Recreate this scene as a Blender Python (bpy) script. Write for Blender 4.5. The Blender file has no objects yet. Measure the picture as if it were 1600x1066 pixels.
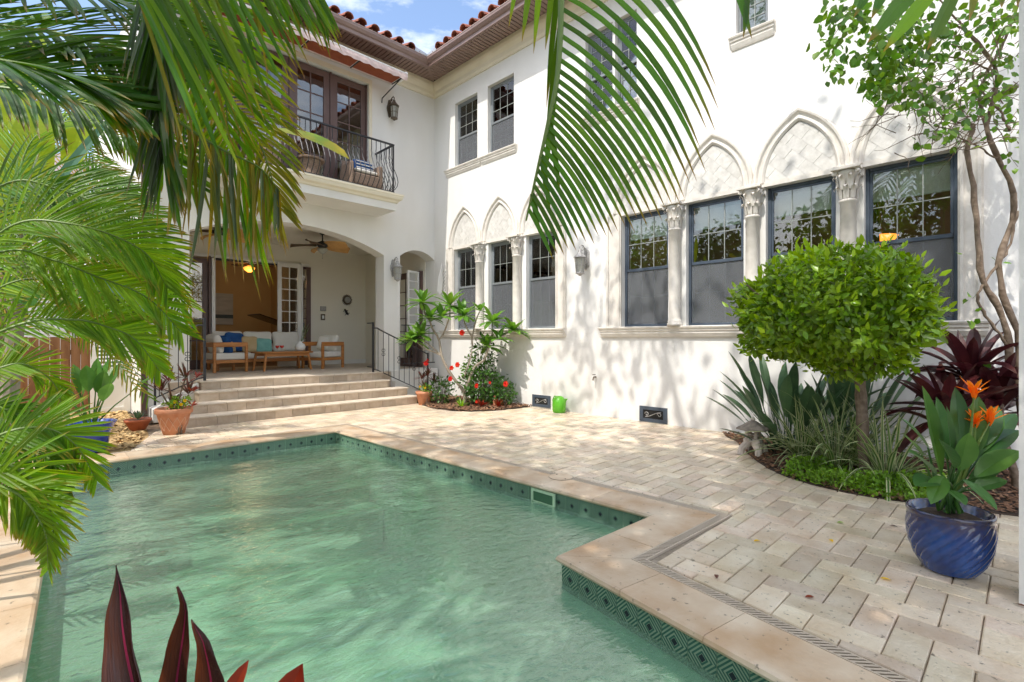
import bpy, math, random
import numpy as np
from mathutils import Vector, Matrix, Quaternion, noise as mnoise
random.seed(7)
rnd = random.random
def ru(a, b): return a + (b-a)*rnd()
PI = math.pi
S = bpy.context.scene
COL = S.collection
# ------------------------------------------------------------------ camera, light, exposure
EYE = 1.4
AZ = math.atan2(775, 790)
cam = bpy.data.cameras.new('camera')
camo = bpy.data.objects.new('camera', cam); COL.objects.link(camo)
camo.location = (0, 0, EYE); camo.rotation_euler = (PI/2, 0, -AZ)
cam.lens = 17.775; cam.sensor_width = 36; cam.shift_y = -0.0025
cam.clip_start = 0.03; cam.clip_end = 3000
S.camera = camo
SUN = Vector((1.0, 0.1, -1.5)).normalized()
w = bpy.data.worlds.new('World'); S.world = w; w.use_nodes = True
wn = w.node_tree.nodes; wl = w.node_tree.links
bg = wn['Background']; bg.inputs[1].default_value = 0.15
sky = wn.new('ShaderNodeTexSky'); sky.sky_type = 'NISHITA'; sky.sun_disc = False
sky.sun_elevation = math.asin(-SUN.z); sky.sun_rotation = math.atan2(-SUN.x, -SUN.y)
sky.air_density = 1.0; sky.dust_density = 2.0; sky.ozone_density = 1.5
tcw = wn.new('ShaderNodeTexCoord'); mpw = wn.new('ShaderNodeMapping'); mpw.inputs[3].default_value = (1, 1, 2.6); mpw.inputs[1].default_value = (.9, .35, 0)
nzw = wn.new('ShaderNodeTexNoise'); nzw.inputs['Scale'].default_value = 2.6; nzw.inputs['Detail'].default_value = 8; nzw.inputs['Roughness'].default_value = .6
rmw = wn.new('ShaderNodeValToRGB'); rmw.color_ramp.elements[0].position = .44; rmw.color_ramp.elements[1].position = .66
mxw = wn.new('ShaderNodeMixRGB'); mxw.inputs[2].default_value = (9.4, 9.1, 8.8, 1)
wl.new(tcw.outputs['Generated'], mpw.inputs[0]); wl.new(mpw.outputs[0], nzw.inputs['Vector']); wl.new(nzw.outputs[0], rmw.inputs[0])
mlw = wn.new('ShaderNodeMath'); mlw.operation = 'MULTIPLY'; mlw.inputs[1].default_value = .75
wl.new(rmw.outputs[0], mlw.inputs[0]); wl.new(mlw.outputs[0], mxw.inputs[0]); wl.new(sky.outputs[0], mxw.inputs[1]); wl.new(mxw.outputs[0], bg.inputs[0])
sl = bpy.data.lights.new('sun', 'SUN'); sl.energy = 2.0; sl.angle = math.radians(.55); sl.color = (1, .95, .87)
so = bpy.data.objects.new('sun', sl); COL.objects.link(so); so.location = (-8, 0, 14)
so.rotation_euler = SUN.to_track_quat('-Z', 'Y').to_euler()
S.view_settings.view_transform = 'Standard'; S.view_settings.look = 'None'
S.view_settings.exposure = 1.15; S.view_settings.gamma = 1; S.view_settings.use_curve_mapping = False
try:
    S.cycles.max_bounces = 10; S.cycles.transparent_max_bounces = 24; S.cycles.diffuse_bounces = 5
except Exception: pass

# ------------------------------------------------------------------ materials
def _n(nt, t, **k):
    n = nt.nodes.new(t)
    for a, b in k.items(): setattr(n, a, b)
    return n
def M(name, c1, c2=None, scale=6., rough=.5, bump=0., bscale=60., metal=0., rand=0., spec=.5, stretch=(1, 1, 1), coat=0., detail=4., pits=0., pitscale=30., trans=0., tipc=None, alpha=None, hue=0.):
    m = bpy.data.materials.new(name); m.use_nodes = True
    nt = m.node_tree; L = nt.links; b = nt.nodes['Principled BSDF']
    b.inputs['Roughness'].default_value = rough; b.inputs['Metallic'].default_value = metal
    b.inputs['Specular IOR Level'].default_value = spec
    if coat: b.inputs['Coat Weight'].default_value = coat; b.inputs['Coat Roughness'].default_value = .06
    geo = _n(nt, 'ShaderNodeNewGeometry')
    mp = _n(nt, 'ShaderNodeMapping'); mp.inputs[3].default_value = stretch
    L.new(geo.outputs['Position'], mp.inputs[0])
    col = None
    if c2 is not None:
        nz = _n(nt, 'ShaderNodeTexNoise'); nz.inputs['Scale'].default_value = scale; nz.inputs['Detail'].default_value = detail
        L.new(mp.outputs[0], nz.inputs['Vector'])
        rp = _n(nt, 'ShaderNodeValToRGB'); rp.color_ramp.elements[0].position = .33; rp.color_ramp.elements[1].position = .67
        rp.color_ramp.elements[0].color = (*c1, 1); rp.color_ramp.elements[1].color = (*c2, 1)
        L.new(nz.outputs[0], rp.inputs[0]); col = rp.outputs[0]
    else:
        rg = _n(nt, 'ShaderNodeRGB'); rg.outputs[0].default_value = (*c1, 1); col = rg.outputs[0]
    if rand or hue:
        oi = _n(nt, 'ShaderNodeObjectInfo'); ad = _n(nt, 'ShaderNodeMath', operation='ADD'); fr = _n(nt, 'ShaderNodeMath', operation='FRACT')
        L.new(oi.outputs['Random'], ad.inputs[0]); L.new(geo.outputs['Random Per Island'], ad.inputs[1]); L.new(ad.outputs[0], fr.inputs[0])
        mr = _n(nt, 'ShaderNodeMapRange'); mr.inputs[3].default_value = 1-rand; mr.inputs[4].default_value = 1+rand
        L.new(fr.outputs[0], mr.inputs[0])
        hs = _n(nt, 'ShaderNodeHueSaturation'); L.new(col, hs.inputs['Color']); L.new(mr.outputs[0], hs.inputs['Value'])
        if hue:
            m2 = _n(nt, 'ShaderNodeMath', operation='MULTIPLY'); m2.inputs[1].default_value = 7.31
            f2 = _n(nt, 'ShaderNodeMath', operation='FRACT'); L.new(fr.outputs[0], m2.inputs[0]); L.new(m2.outputs[0], f2.inputs[0])
            m3 = _n(nt, 'ShaderNodeMapRange'); m3.inputs[3].default_value = .5-hue; m3.inputs[4].default_value = .5+hue
            L.new(f2.outputs[0], m3.inputs[0]); L.new(m3.outputs[0], hs.inputs['Hue'])
        col = hs.outputs[0]
    if tipc is not None:      # leaf tips dry out: uv.y runs from stalk to tip
        uv = _n(nt, 'ShaderNodeUVMap'); sp = _n(nt, 'ShaderNodeSeparateXYZ'); L.new(uv.outputs[0], sp.inputs[0])
        r2 = _n(nt, 'ShaderNodeMapRange'); r2.inputs[1].default_value = .8; r2.inputs[2].default_value = 1.0; r2.clamp = True
        L.new(sp.outputs[1], r2.inputs[0])
        mx = _n(nt, 'ShaderNodeMixRGB'); mx.inputs[2].default_value = (*tipc, 1); L.new(r2.outputs[0], mx.inputs[0]); L.new(col, mx.inputs[1]); col = mx.outputs[0]
    height = None
    if pits:
        n3 = _n(nt, 'ShaderNodeTexNoise'); n3.inputs['Scale'].default_value = pitscale; n3.inputs['Detail'].default_value = 6; n3.inputs['Roughness'].default_value = .65
        L.new(mp.outputs[0], n3.inputs['Vector'])
        r3 = _n(nt, 'ShaderNodeMapRange'); r3.inputs[1].default_value = .66-pits*.1; r3.inputs[2].default_value = .72-pits*.1
        L.new(n3.outputs[0], r3.inputs[0])
        mx = _n(nt, 'ShaderNodeMixRGB'); mx.inputs[2].default_value = (.09, .07, .05, 1)
        m4 = _n(nt, 'ShaderNodeMath', operation='MULTIPLY'); m4.inputs[1].default_value = .75; L.new(r3.outputs[0], m4.inputs[0])
        L.new(m4.outputs[0], mx.inputs[0]); L.new(col, mx.inputs[1]); col = mx.outputs[0]
    L.new(col, b.inputs['Base Color'])
    if bump:
        n4 = _n(nt, 'ShaderNodeTexNoise'); n4.inputs['Scale'].default_value = bscale; n4.inputs['Detail'].default_value = 5
        L.new(mp.outputs[0], n4.inputs['Vector'])
        bp = _n(nt, 'ShaderNodeBump'); bp.inputs['Strength'].default_value = bump; bp.inputs['Distance'].default_value = .01
        L.new(n4.outputs[0], bp.inputs['Height']); L.new(bp.outputs[0], b.inputs['Normal'])
    if trans:
        tr = _n(nt, 'ShaderNodeBsdfTranslucent'); hs2 = _n(nt, 'ShaderNodeHueSaturation'); hs2.inputs['Value'].default_value = 1.5; hs2.inputs['Hue'].default_value = .485; hs2.inputs['Saturation'].default_value = 1.1
        L.new(col, hs2.inputs['Color']); L.new(hs2.outputs[0], tr.inputs[0])
        ms = _n(nt, 'ShaderNodeMixShader'); ms.inputs[0].default_value = trans
        L.new(b.outputs[0], ms.inputs[1]); L.new(tr.outputs[0], ms.inputs[2]); L.new(ms.outputs[0], nt.nodes['Material Output'].inputs[0])
    return m
def emit(name, c, s):
    m = bpy.data.materials.new(name); m.use_nodes = True; b = m.node_tree.nodes['Principled BSDF']
    b.inputs['Base Color'].default_value = (*c, 1); b.inputs['Emission Color'].default_value = (*c, 1); b.inputs['Emission Strength'].default_value = s
    return m
def glassmat(name, tint=(.9, .95, .93), ior=1.5, gain=1.6, base=.04):
    m = bpy.data.materials.new(name); m.use_nodes = True; nt = m.node_tree; nt.nodes.clear(); L = nt.links
    o = _n(nt, 'ShaderNodeOutputMaterial'); t = _n(nt, 'ShaderNodeBsdfTransparent'); t.inputs[0].default_value = (*tint, 1)
    g = _n(nt, 'ShaderNodeBsdfGlossy'); g.inputs['Roughness'].default_value = .01
    fz = _n(nt, 'ShaderNodeFresnel'); fz.inputs[0].default_value = ior
    ma = _n(nt, 'ShaderNodeMath', operation='MULTIPLY_ADD'); ma.inputs[1].default_value = gain; ma.inputs[2].default_value = base; ma.use_clamp = True
    L.new(fz.outputs[0], ma.inputs[0]); ms = _n(nt, 'ShaderNodeMixShader')
    L.new(ma.outputs[0], ms.inputs[0]); L.new(t.outputs[0], ms.inputs[1]); L.new(g.outputs[0], ms.inputs[2]); L.new(ms.outputs[0], o.inputs[0])
    return m
mt = {}
mt['stucco'] = M('white stucco', (.70, .685, .65), (.78, .77, .745), scale=1.1, stretch=(1, 1, .4), rough=.8, bump=.35, bscale=70, spec=.2)
mt['stuccod'] = M('porch stucco', (.80, .76, .66), (.83, .79, .69), scale=1.5, rough=.85, bump=.2, bscale=80, spec=.2)
mt['cast'] = M('cast stone', (.63, .59, .53), (.72, .68, .62), scale=9, rough=.75, bump=.3, bscale=60, spec=.25)
mt['castl'] = M('cast stone tile', (.56, .54, .50), (.68, .66, .62), scale=14, rough=.7, bump=.3, bscale=70, spec=.25, rand=.05)
mt['cornice'] = M('cream cornice', (.70, .64, .50), (.75, .69, .55), scale=3, rough=.7, spec=.25)
mt['soffit'] = M('brown soffit board', (.25, .17, .145), (.29, .20, .17), scale=5, rough=.55, rand=.06)
mt['gutter'] = M('brown gutter metal', (.23, .155, .135), (.27, .185, .16), scale=3, rough=.35, spec=.5)
mt['flash'] = M('grey roof flashing', (.34, .37, .40), (.42, .45, .48), scale=6, rough=.45, metal=.4)
mt['rooftile'] = M('barrel roof tile', (.36, .11, .055), (.20, .075, .05), scale=9, rough=.75, bump=.5, bscale=50, rand=.22)
mt['mortar'] = M('dark roof mortar', (.05, .045, .04), (.08, .07, .06), scale=20, rough=.9)
mt['paver'] = M('travertine paver', (.58, .455, .32), (.70, .605, .475), scale=5, rough=.33, bump=.6, bscale=45, rand=.17, pits=.58, pitscale=26, hue=.012, spec=.4)
mt['grout'] = M('sand joint', (.26, .21, .155), (.38, .32, .25), scale=18, rough=.95, bump=.6)
mt['coping'] = M('honey travertine coping', (.46, .30, .175), (.63, .52, .39), scale=3.2, rough=.42, bump=.3, bscale=40, rand=.12, pits=.35, pitscale=20, detail=9)
mt['riser'] = M('travertine riser', (.44, .34, .25), (.55, .45, .35), scale=7, rough=.6, bump=.4, rand=.14, pits=.1)
mt['tread'] = M('travertine tread', (.58, .49, .39), (.66, .58, .48), scale=6, rough=.5, bump=.4, rand=.08, pits=.15)
mt['drain'] = M('ivory drain plastic', (.52, .43, .33), (.56, .47, .37), scale=5, rough=.45)
mt['dark'] = M('dark void', (.012, .011, .01), rough=.9)
mt['iron'] = M('wrought iron', (.025, .026, .03), (.045, .045, .05), scale=20, rough=.42, metal=.4)
mt['bronze'] = M('weathered bronze', (.10, .075, .055), (.19, .15, .11), scale=40, rough=.5, metal=.5)
mt['silver'] = M('antique silver', (.30, .29, .28), (.50, .49, .47), scale=45, rough=.5, metal=.5, bump=.5, bscale=120)
mt['lglass'] = M('seeded lamp glass', (.42, .42, .38), (.55, .55, .5), scale=60, rough=.2, trans=.4)
mt['brown'] = M('brown painted door', (.105, .06, .052), (.125, .075, .065), scale=4, rough=.45)
mt['white'] = M('white painted wood', (.78, .77, .73), (.80, .79, .76), scale=4, rough=.4)
mt['frame'] = M('slate window frame', (.055, .075, .105), (.075, .095, .125), scale=8, rough=.4, metal=.2)
mt['frameg'] = M('grey window frame', (.20, .22, .235), (.24, .26, .27), scale=8, rough=.4, metal=.2)
mt['muntin'] = M('pale muntin bar', (.27, .29, .27), rough=.4)
mt['blind'] = M('pale slatted blind', (.74, .78, .74), (.80, .83, .79), scale=3, rough=.6, trans=.2)
mt['glass'] = glassmat('window glass', (.95, .975, .96), gain=1.2, base=.03)
mt['glassd'] = glassmat('door glass', (.88, .9, .86), gain=1.5, base=.05)
mt['teak'] = M('oiled teak', (.42, .155, .035), (.56, .24, .07), scale=3, stretch=(1, 1, 12), rough=.42, bump=.15, bscale=40)
mt['cushion'] = M('ivory canvas', (.74, .71, .64), (.78, .75, .69), scale=8, rough=.9, bump=.3, bscale=180, spec=.1)
mt['blue'] = M('royal blue canvas', (.018, .07, .22), (.03, .10, .28), scale=8, rough=.85, bump=.2, bscale=150, spec=.15)
mt['tanc'] = M('tan canvas', (.52, .38, .20), (.58, .44, .26), scale=8, rough=.9, spec=.1)
mt['teal'] = M('teal canvas', (.18, .42, .38), (.24, .50, .45), scale=10, rough=.9, spec=.1)
mt['ceramic'] = M('white ceramic', (.78, .78, .76), rough=.25)
mt['red'] = M('red glaze', (.55, .03, .02), rough=.3)
mt['tanwall'] = M('tan interior wall', (.44, .29, .13), (.47, .32, .15), scale=2, rough=.8)
mt['ceil'] = M('room ceiling', (.30, .25, .18), rough=.9)
mt['intfloor'] = M('interior floor', (.20, .12, .07), (.25, .15, .09), scale=3, rough=.4)
mt['piano'] = M('dark piano lacquer', (.03, .012, .008), (.06, .025, .012), scale=4, rough=.2)
mt['terra'] = M('terracotta', (.52, .20, .10), (.62, .29, .17), scale=10, rough=.8, bump=.3)
mt['terrad'] = M('deep terracotta', (.42, .11, .045), (.50, .15, .07), scale=10, rough=.7, bump=.2)
mt['soil'] = M('potting soil', (.035, .022, .014), (.07, .045, .03), scale=40, rough=.95, bump=1, bscale=60)
mt['mulch'] = M('bark mulch', (.13, .06, .03), (.26, .14, .08), scale=25, rough=.9, rand=.4, bump=.6)
mt['straw'] = M('pale wood chips', (.42, .26, .10), (.62, .44, .22), scale=20, rough=.9, rand=.3, bump=.6)
mt['soilg'] = M('garden soil', (.10, .06, .035), (.20, .13, .08), scale=9, rough=.95, bump=.8, bscale=30)
mt['fence'] = M('brown fence board', (.20, .085, .03), (.32, .16, .07), scale=3, stretch=(4, 4, .6), rough=.75, rand=.15)
mt['bark'] = M('grey brown bark', (.13, .09, .06), (.24, .18, .13), scale=18, rough=.9, bump=1, bscale=35)
mt['barkg'] = M('smooth grey stem', (.25, .21, .16), (.34, .29, .23), scale=20, rough=.8, bump=.5, bscale=40)
mt['palmbark'] = M('palm trunk', (.20, .15, .09), (.34, .27, .18), scale=8, rough=.85, bump=1, bscale=20, stretch=(1, 1, 5))
mt['plaster'] = M('pool plaster', (.38, .68, .46), (.48, .76, .56), scale=1.2, rough=.7)
mt['lanternst'] = M('pale cast lantern', (.55, .47, .40), (.68, .60, .53), scale=18, rough=.9, bump=.6)
mt['can'] = M('lime plastic', (.11, .42, .02), rough=.35)
mt['awn'] = M('pale pink canvas', (.70, .58, .55), (.76, .64, .60), scale=6, rough=.85, trans=.25)
mt['awnr'] = M('rust canvas', (.34, .09, .04), (.40, .11, .05), scale=6, rough=.85, trans=.2)
mt['wicker'] = M('brown wicker', (.16, .10, .07), (.30, .22, .16), scale=60, rough=.8, bump=1, bscale=80)
mt['fanwood'] = M('honey fan blade', (.52, .28, .09), (.60, .34, .12), scale=8, rough=.6)
mt['fandark'] = M('brown fan blade', (.09, .05, .025), (.12, .07, .035), scale=8, rough=.6)
mt['lamp'] = emit('warm lamp glass', (1.0, .30, .04), 1.1)
mt['spot'] = emit('recessed lamp', (1.0, .75, .4), 5.0)
mt['stem'] = M('green stalk', (.12, .20, .035), (.17, .26, .05), scale=10, rough=.5)
mt['palm'] = M('palm leaflet', (.05, .145, .012), (.115, .25, .022), scale=1.4, rough=.36, rand=.35, hue=.012, trans=.5, tipc=(.34, .19, .03))
mt['palmb'] = M('bright palm leaflet', (.13, .27, .016), (.22, .38, .028), scale=1.4, rough=.4, rand=.3, hue=.015, trans=.58, tipc=(.40, .26, .04))
mt['palmy'] = M('yellowing palm leaflet', (.12, .18, .02), (.36, .27, .03), scale=2.2, rough=.5, rand=.35, hue=.02, trans=.45, tipc=(.40, .24, .08))
mt['palmd'] = M('dry palm leaflet', (.07, .13, .05), (.16, .20, .10), scale=3, rough=.55, rand=.35, trans=.3, tipc=(.42, .30, .14))
mt['banana'] = M('lit banana leaf', (.24, .36, .03), (.36, .46, .05), scale=2, rough=.4, trans=.6, stretch=(1, 1, 6))
mt['bluegreen'] = M('blue green leaf', (.07, .17, .11), (.12, .24, .16), scale=4, rough=.4, trans=.3)
mt['topi'] = M('box leaf', (.10, .21, .010), (.21, .35, .02), scale=2.0, rough=.32, rand=.42, hue=.012, trans=.35)
mt['broad'] = M('glossy broad leaf', (.035, .11, .03), (.075, .19, .045), scale=5, rough=.28, rand=.25, trans=.25)
mt['broadg'] = M('fresh broad leaf', (.06, .17, .03), (.12, .27, .05), scale=6, rough=.33, rand=.25, trans=.35)
mt['plum'] = M('plumeria leaf', (.08, .20, .025), (.16, .33, .05), scale=5, rough=.4, rand=.25, hue=.01, trans=.4)
mt['bop'] = M('dull green strap leaf', (.045, .10, .05), (.085, .16, .07), scale=4, rough=.35, rand=.25, trans=.25)
mt['cover'] = M('lime ground cover', (.15, .31, .02), (.24, .42, .05), scale=6, rough=.5, rand=.3, trans=.4)
mt['bush'] = M('hibiscus leaf', (.035, .10, .018), (.08, .18, .03), scale=6, rough=.35, rand=.4, trans=.3)
mt['ti'] = M('burgundy ti leaf', (.035, .008, .012), (.10, .022, .022), scale=4, rough=.28, rand=.4, trans=.15, tipc=(.07, .03, .02))
mt['tinear'] = M('maroon ti leaf with orange flush', (.014, .006, .007), (.06, .014, .008), scale=9, rough=.25, trans=.12, stretch=(1, 1, .35))
def _flush():
    m = mt['tinear']; nt = m.node_tree; L = nt.links; b = nt.nodes['Principled BSDF']; src = b.inputs['Base Color'].links[0].from_socket
    uv = _n(nt, 'ShaderNodeUVMap'); sp = _n(nt, 'ShaderNodeSeparateXYZ'); L.new(uv.outputs[0], sp.inputs[0])
    nz = _n(nt, 'ShaderNodeTexNoise'); nz.inputs['Scale'].default_value = 3; mp = _n(nt, 'ShaderNodeMapping'); mp.inputs[3].default_value = (6, 1.2, 1); L.new(uv.outputs[0], mp.inputs[0]); L.new(mp.outputs[0], nz.inputs['Vector'])
    r = _n(nt, 'ShaderNodeMapRange'); r.inputs[1].default_value = .52; r.inputs[2].default_value = .0; L.new(sp.outputs[0], r.inputs[0])
    m2 = _n(nt, 'ShaderNodeMath', operation='MULTIPLY'); L.new(r.outputs[0], m2.inputs[0]); L.new(nz.outputs[0], m2.inputs[1]); m3 = _n(nt, 'ShaderNodeMath', operation='MULTIPLY'); m3.inputs[1].default_value = .8; m3.use_clamp = True; L.new(m2.outputs[0], m3.inputs[0])
    mx = _n(nt, 'ShaderNodeMixRGB'); mx.inputs[2].default_value = (.26, .06, .008, 1); L.new(m3.outputs[0], mx.inputs[0]); L.new(src, mx.inputs[1])
    c = _n(nt, 'ShaderNodeMath', operation='SUBTRACT'); c.inputs[1].default_value = .53; L.new(sp.outputs[0], c.inputs[0]); ca = _n(nt, 'ShaderNodeMath', operation='ABSOLUTE'); L.new(c.outputs[0], ca.inputs[0]); cl = _n(nt, 'ShaderNodeMath', operation='LESS_THAN'); cl.inputs[1].default_value = .035; L.new(ca.outputs[0], cl.inputs[0])
    m4 = _n(nt, 'ShaderNodeMixRGB'); m4.inputs[2].default_value = (.22, .012, .05, 1); L.new(cl.outputs[0], m4.inputs[0]); L.new(mx.outputs[0], m4.inputs[1]); L.new(m4.outputs[0], b.inputs['Base Color'])
_flush()
def _veins(m, n_, st):
    nt = m.node_tree; L = nt.links; b = nt.nodes['Principled BSDF']; uv = _n(nt, 'ShaderNodeUVMap'); mp = _n(nt, 'ShaderNodeMapping'); mp.inputs[3].default_value = (n_, 1.5, 1); L.new(uv.outputs[0], mp.inputs[0])
    nz = _n(nt, 'ShaderNodeTexNoise'); nz.inputs['Scale'].default_value = 3; nz.inputs['Detail'].default_value = 4; L.new(mp.outputs[0], nz.inputs['Vector']); bp = _n(nt, 'ShaderNodeBump'); bp.inputs['Strength'].default_value = st; bp.inputs['Distance'].default_value = .002; L.new(nz.outputs[0], bp.inputs['Height']); L.new(bp.outputs[0], b.inputs['Normal'])
for _k, _c, _s in (('tinear', 16, .7), ('palm', 5, .5), ('palmb', 5, .5), ('broad', 14, .5), ('ti', 10, .5), ('bop', 10, .5), ('plum', 10, .4)): _veins(mt[_k], _c, _s)
mt['redleaf'] = M('scarlet leaf', (.17, .015, .008), (.28, .05, .012), scale=7, rough=.35, trans=.3)
mt['croton'] = M('croton leaf', (.04, .06, .02), (.20, .03, .03), scale=14, rough=.4, rand=.5, trans=.2)
mt['orange'] = M('orange petal', (.90, .36, .012), (.88, .22, .01), scale=12, rough=.5, trans=.4)
mt['redp'] = M('red petal', (.70, .03, .02), (.75, .08, .02), scale=12, rough=.5, trans=.35)
mt['yellow'] = M('yellow petal', (.75, .55, .02), rough=.5, trans=.4)
mt['vine'] = M('vine leaf', (.07, .17, .02), (.14, .28, .03), scale=5, rough=.4, rand=.4, hue=.02, trans=.45)
mt['pic'] = M('seascape paint', (.32, .33, .33), (.42, .42, .41), scale=2, rough=.6, stretch=(1, 1, 6))
mt['picd'] = M('seascape dark water', (.02, .04, .05), (.05, .08, .10), scale=4, rough=.6, stretch=(1, 1, 6))
mt['neigh'] = M('neighbour white wall', (.80, .80, .78), rough=.9)

def stripemat():
    m = M('variegated leaf', (.06, .15, .03), (.10, .22, .05), scale=5, rough=.4, rand=.2, trans=.3)
    nt = m.node_tree; L = nt.links; b = nt.nodes['Principled BSDF']
    src = b.inputs['Base Color'].links[0].from_socket
    uv = _n(nt, 'ShaderNodeUVMap'); sp = _n(nt, 'ShaderNodeSeparateXYZ'); L.new(uv.outputs[0], sp.inputs[0])
    a = _n(nt, 'ShaderNodeMath', operation='SUBTRACT'); a.inputs[1].default_value = .5; L.new(sp.outputs[0], a.inputs[0])
    ab = _n(nt, 'ShaderNodeMath', operation='ABSOLUTE'); L.new(a.outputs[0], ab.inputs[0])
    g = _n(nt, 'ShaderNodeMath', operation='GREATER_THAN'); g.inputs[1].default_value = .22; L.new(ab.outputs[0], g.inputs[0])
    mx = _n(nt, 'ShaderNodeMixRGB'); mx.inputs[2].default_value = (.62, .62, .34, 1)
    L.new(g.outputs[0], mx.inputs[0]); L.new(src, mx.inputs[1]); L.new(mx.outputs[0], b.inputs['Base Color'])
    return m
mt['stripe'] = stripemat()
def bluepot():
    m = M('cobalt drip glaze', (.006, .028, .15), (.012, .075, .30), scale=9, rough=.14, coat=.6, stretch=(1, 1, .5))
    nt = m.node_tree; L = nt.links; b = nt.nodes['Principled BSDF']; src = b.inputs['Base Color'].links[0].from_socket
    tc = _n(nt, 'ShaderNodeTexCoord'); sp = _n(nt, 'ShaderNodeSeparateXYZ'); L.new(tc.outputs['Generated'], sp.inputs[0])
    mr = _n(nt, 'ShaderNodeMapRange'); mr.inputs[1].default_value = .62; mr.inputs[2].default_value = 1.0; L.new(sp.outputs[2], mr.inputs[0])
    nz = _n(nt, 'ShaderNodeTexNoise'); nz.inputs['Scale'].default_value = 14; L.new(tc.outputs['Generated'], nz.inputs['Vector'])
    mu = _n(nt, 'ShaderNodeMath', operation='MULTIPLY'); L.new(mr.outputs[0], mu.inputs[0]); L.new(nz.outputs[0], mu.inputs[1])
    m2 = _n(nt, 'ShaderNodeMath', operation='MULTIPLY'); m2.inputs[1].default_value = 1.7; m2.use_clamp = True; L.new(mu.outputs[0], m2.inputs[0])
    mx = _n(nt, 'ShaderNodeMixRGB'); mx.inputs[2].default_value = (.05, .035, .05, 1); L.new(m2.outputs[0], mx.inputs[0]); L.new(src, mx.inputs[1]); L.new(mx.outputs[0], b.inputs['Base Color'])
    return m
mt['bluepot'] = bluepot()
mt['bluepot2'] = M('bright blue glaze', (.008, .035, .28), (.015, .06, .36), scale=4, rough=.2, coat=.5)
def screenmat():
    m = bpy.data.materials.new('insect screen over glass'); m.use_nodes = True; nt = m.node_tree; L = nt.links; b = nt.nodes['Principled BSDF']
    b.inputs['Base Color'].default_value = (.17, .18, .195, 1); b.inputs['Roughness'].default_value = .28
    t = _n(nt, 'ShaderNodeBsdfTransparent'); ms = _n(nt, 'ShaderNodeMixShader'); ms.inputs[0].default_value = .5
    L.new(t.outputs[0], ms.inputs[1]); L.new(b.outputs[0], ms.inputs[2]); L.new(ms.outputs[0], nt.nodes['Material Output'].inputs[0]); return m
mt['screen'] = screenmat()
def tilemat():
    m = bpy.data.materials.new('patterned waterline tile'); m.use_nodes = True; nt = m.node_tree; L = nt.links; b = nt.nodes['Principled BSDF']
    b.inputs['Roughness'].default_value = .2
    uv = _n(nt, 'ShaderNodeUVMap'); sp = _n(nt, 'ShaderNodeSeparateXYZ'); L.new(uv.outputs[0], sp.inputs[0])
    def ab(s):
        a = _n(nt, 'ShaderNodeMath', operation='SUBTRACT'); a.inputs[1].default_value = .5; L.new(s, a.inputs[0])
        c = _n(nt, 'ShaderNodeMath', operation='ABSOLUTE'); L.new(a.outputs[0], c.inputs[0]); return c.outputs[0]
    s = _n(nt, 'ShaderNodeMath', operation='ADD'); L.new(ab(sp.outputs[0]), s.inputs[0]); L.new(ab(sp.outputs[1]), s.inputs[1])
    k = _n(nt, 'ShaderNodeMath', operation='MULTIPLY'); k.inputs[1].default_value = 42; L.new(s.outputs[0], k.inputs[0])
    sn = _n(nt, 'ShaderNodeMath', operation='SINE'); L.new(k.outputs[0], sn.inputs[0])
    g = _n(nt, 'ShaderNodeMath', operation='GREATER_THAN'); g.inputs[1].default_value = -.1; L.new(sn.outputs[0], g.inputs[0])
    mx = _n(nt, 'ShaderNodeMixRGB'); mx.inputs[1].default_value = (.20, .29, .20, 1); mx.inputs[2].default_value = (.025, .10, .07, 1); L.new(g.outputs[0], mx.inputs[0])
    l2 = _n(nt, 'ShaderNodeMath', operation='LESS_THAN'); l2.inputs[1].default_value = .13; L.new(s.outputs[0], l2.inputs[0])
    m2 = _n(nt, 'ShaderNodeMixRGB'); m2.inputs[2].default_value = (.006, .012, .02, 1); L.new(l2.outputs[0], m2.inputs[0]); L.new(mx.outputs[0], m2.inputs[1])
    L.new(m2.outputs[0], b.inputs['Base Color']); return m
mt['wtile'] = tilemat()
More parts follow.
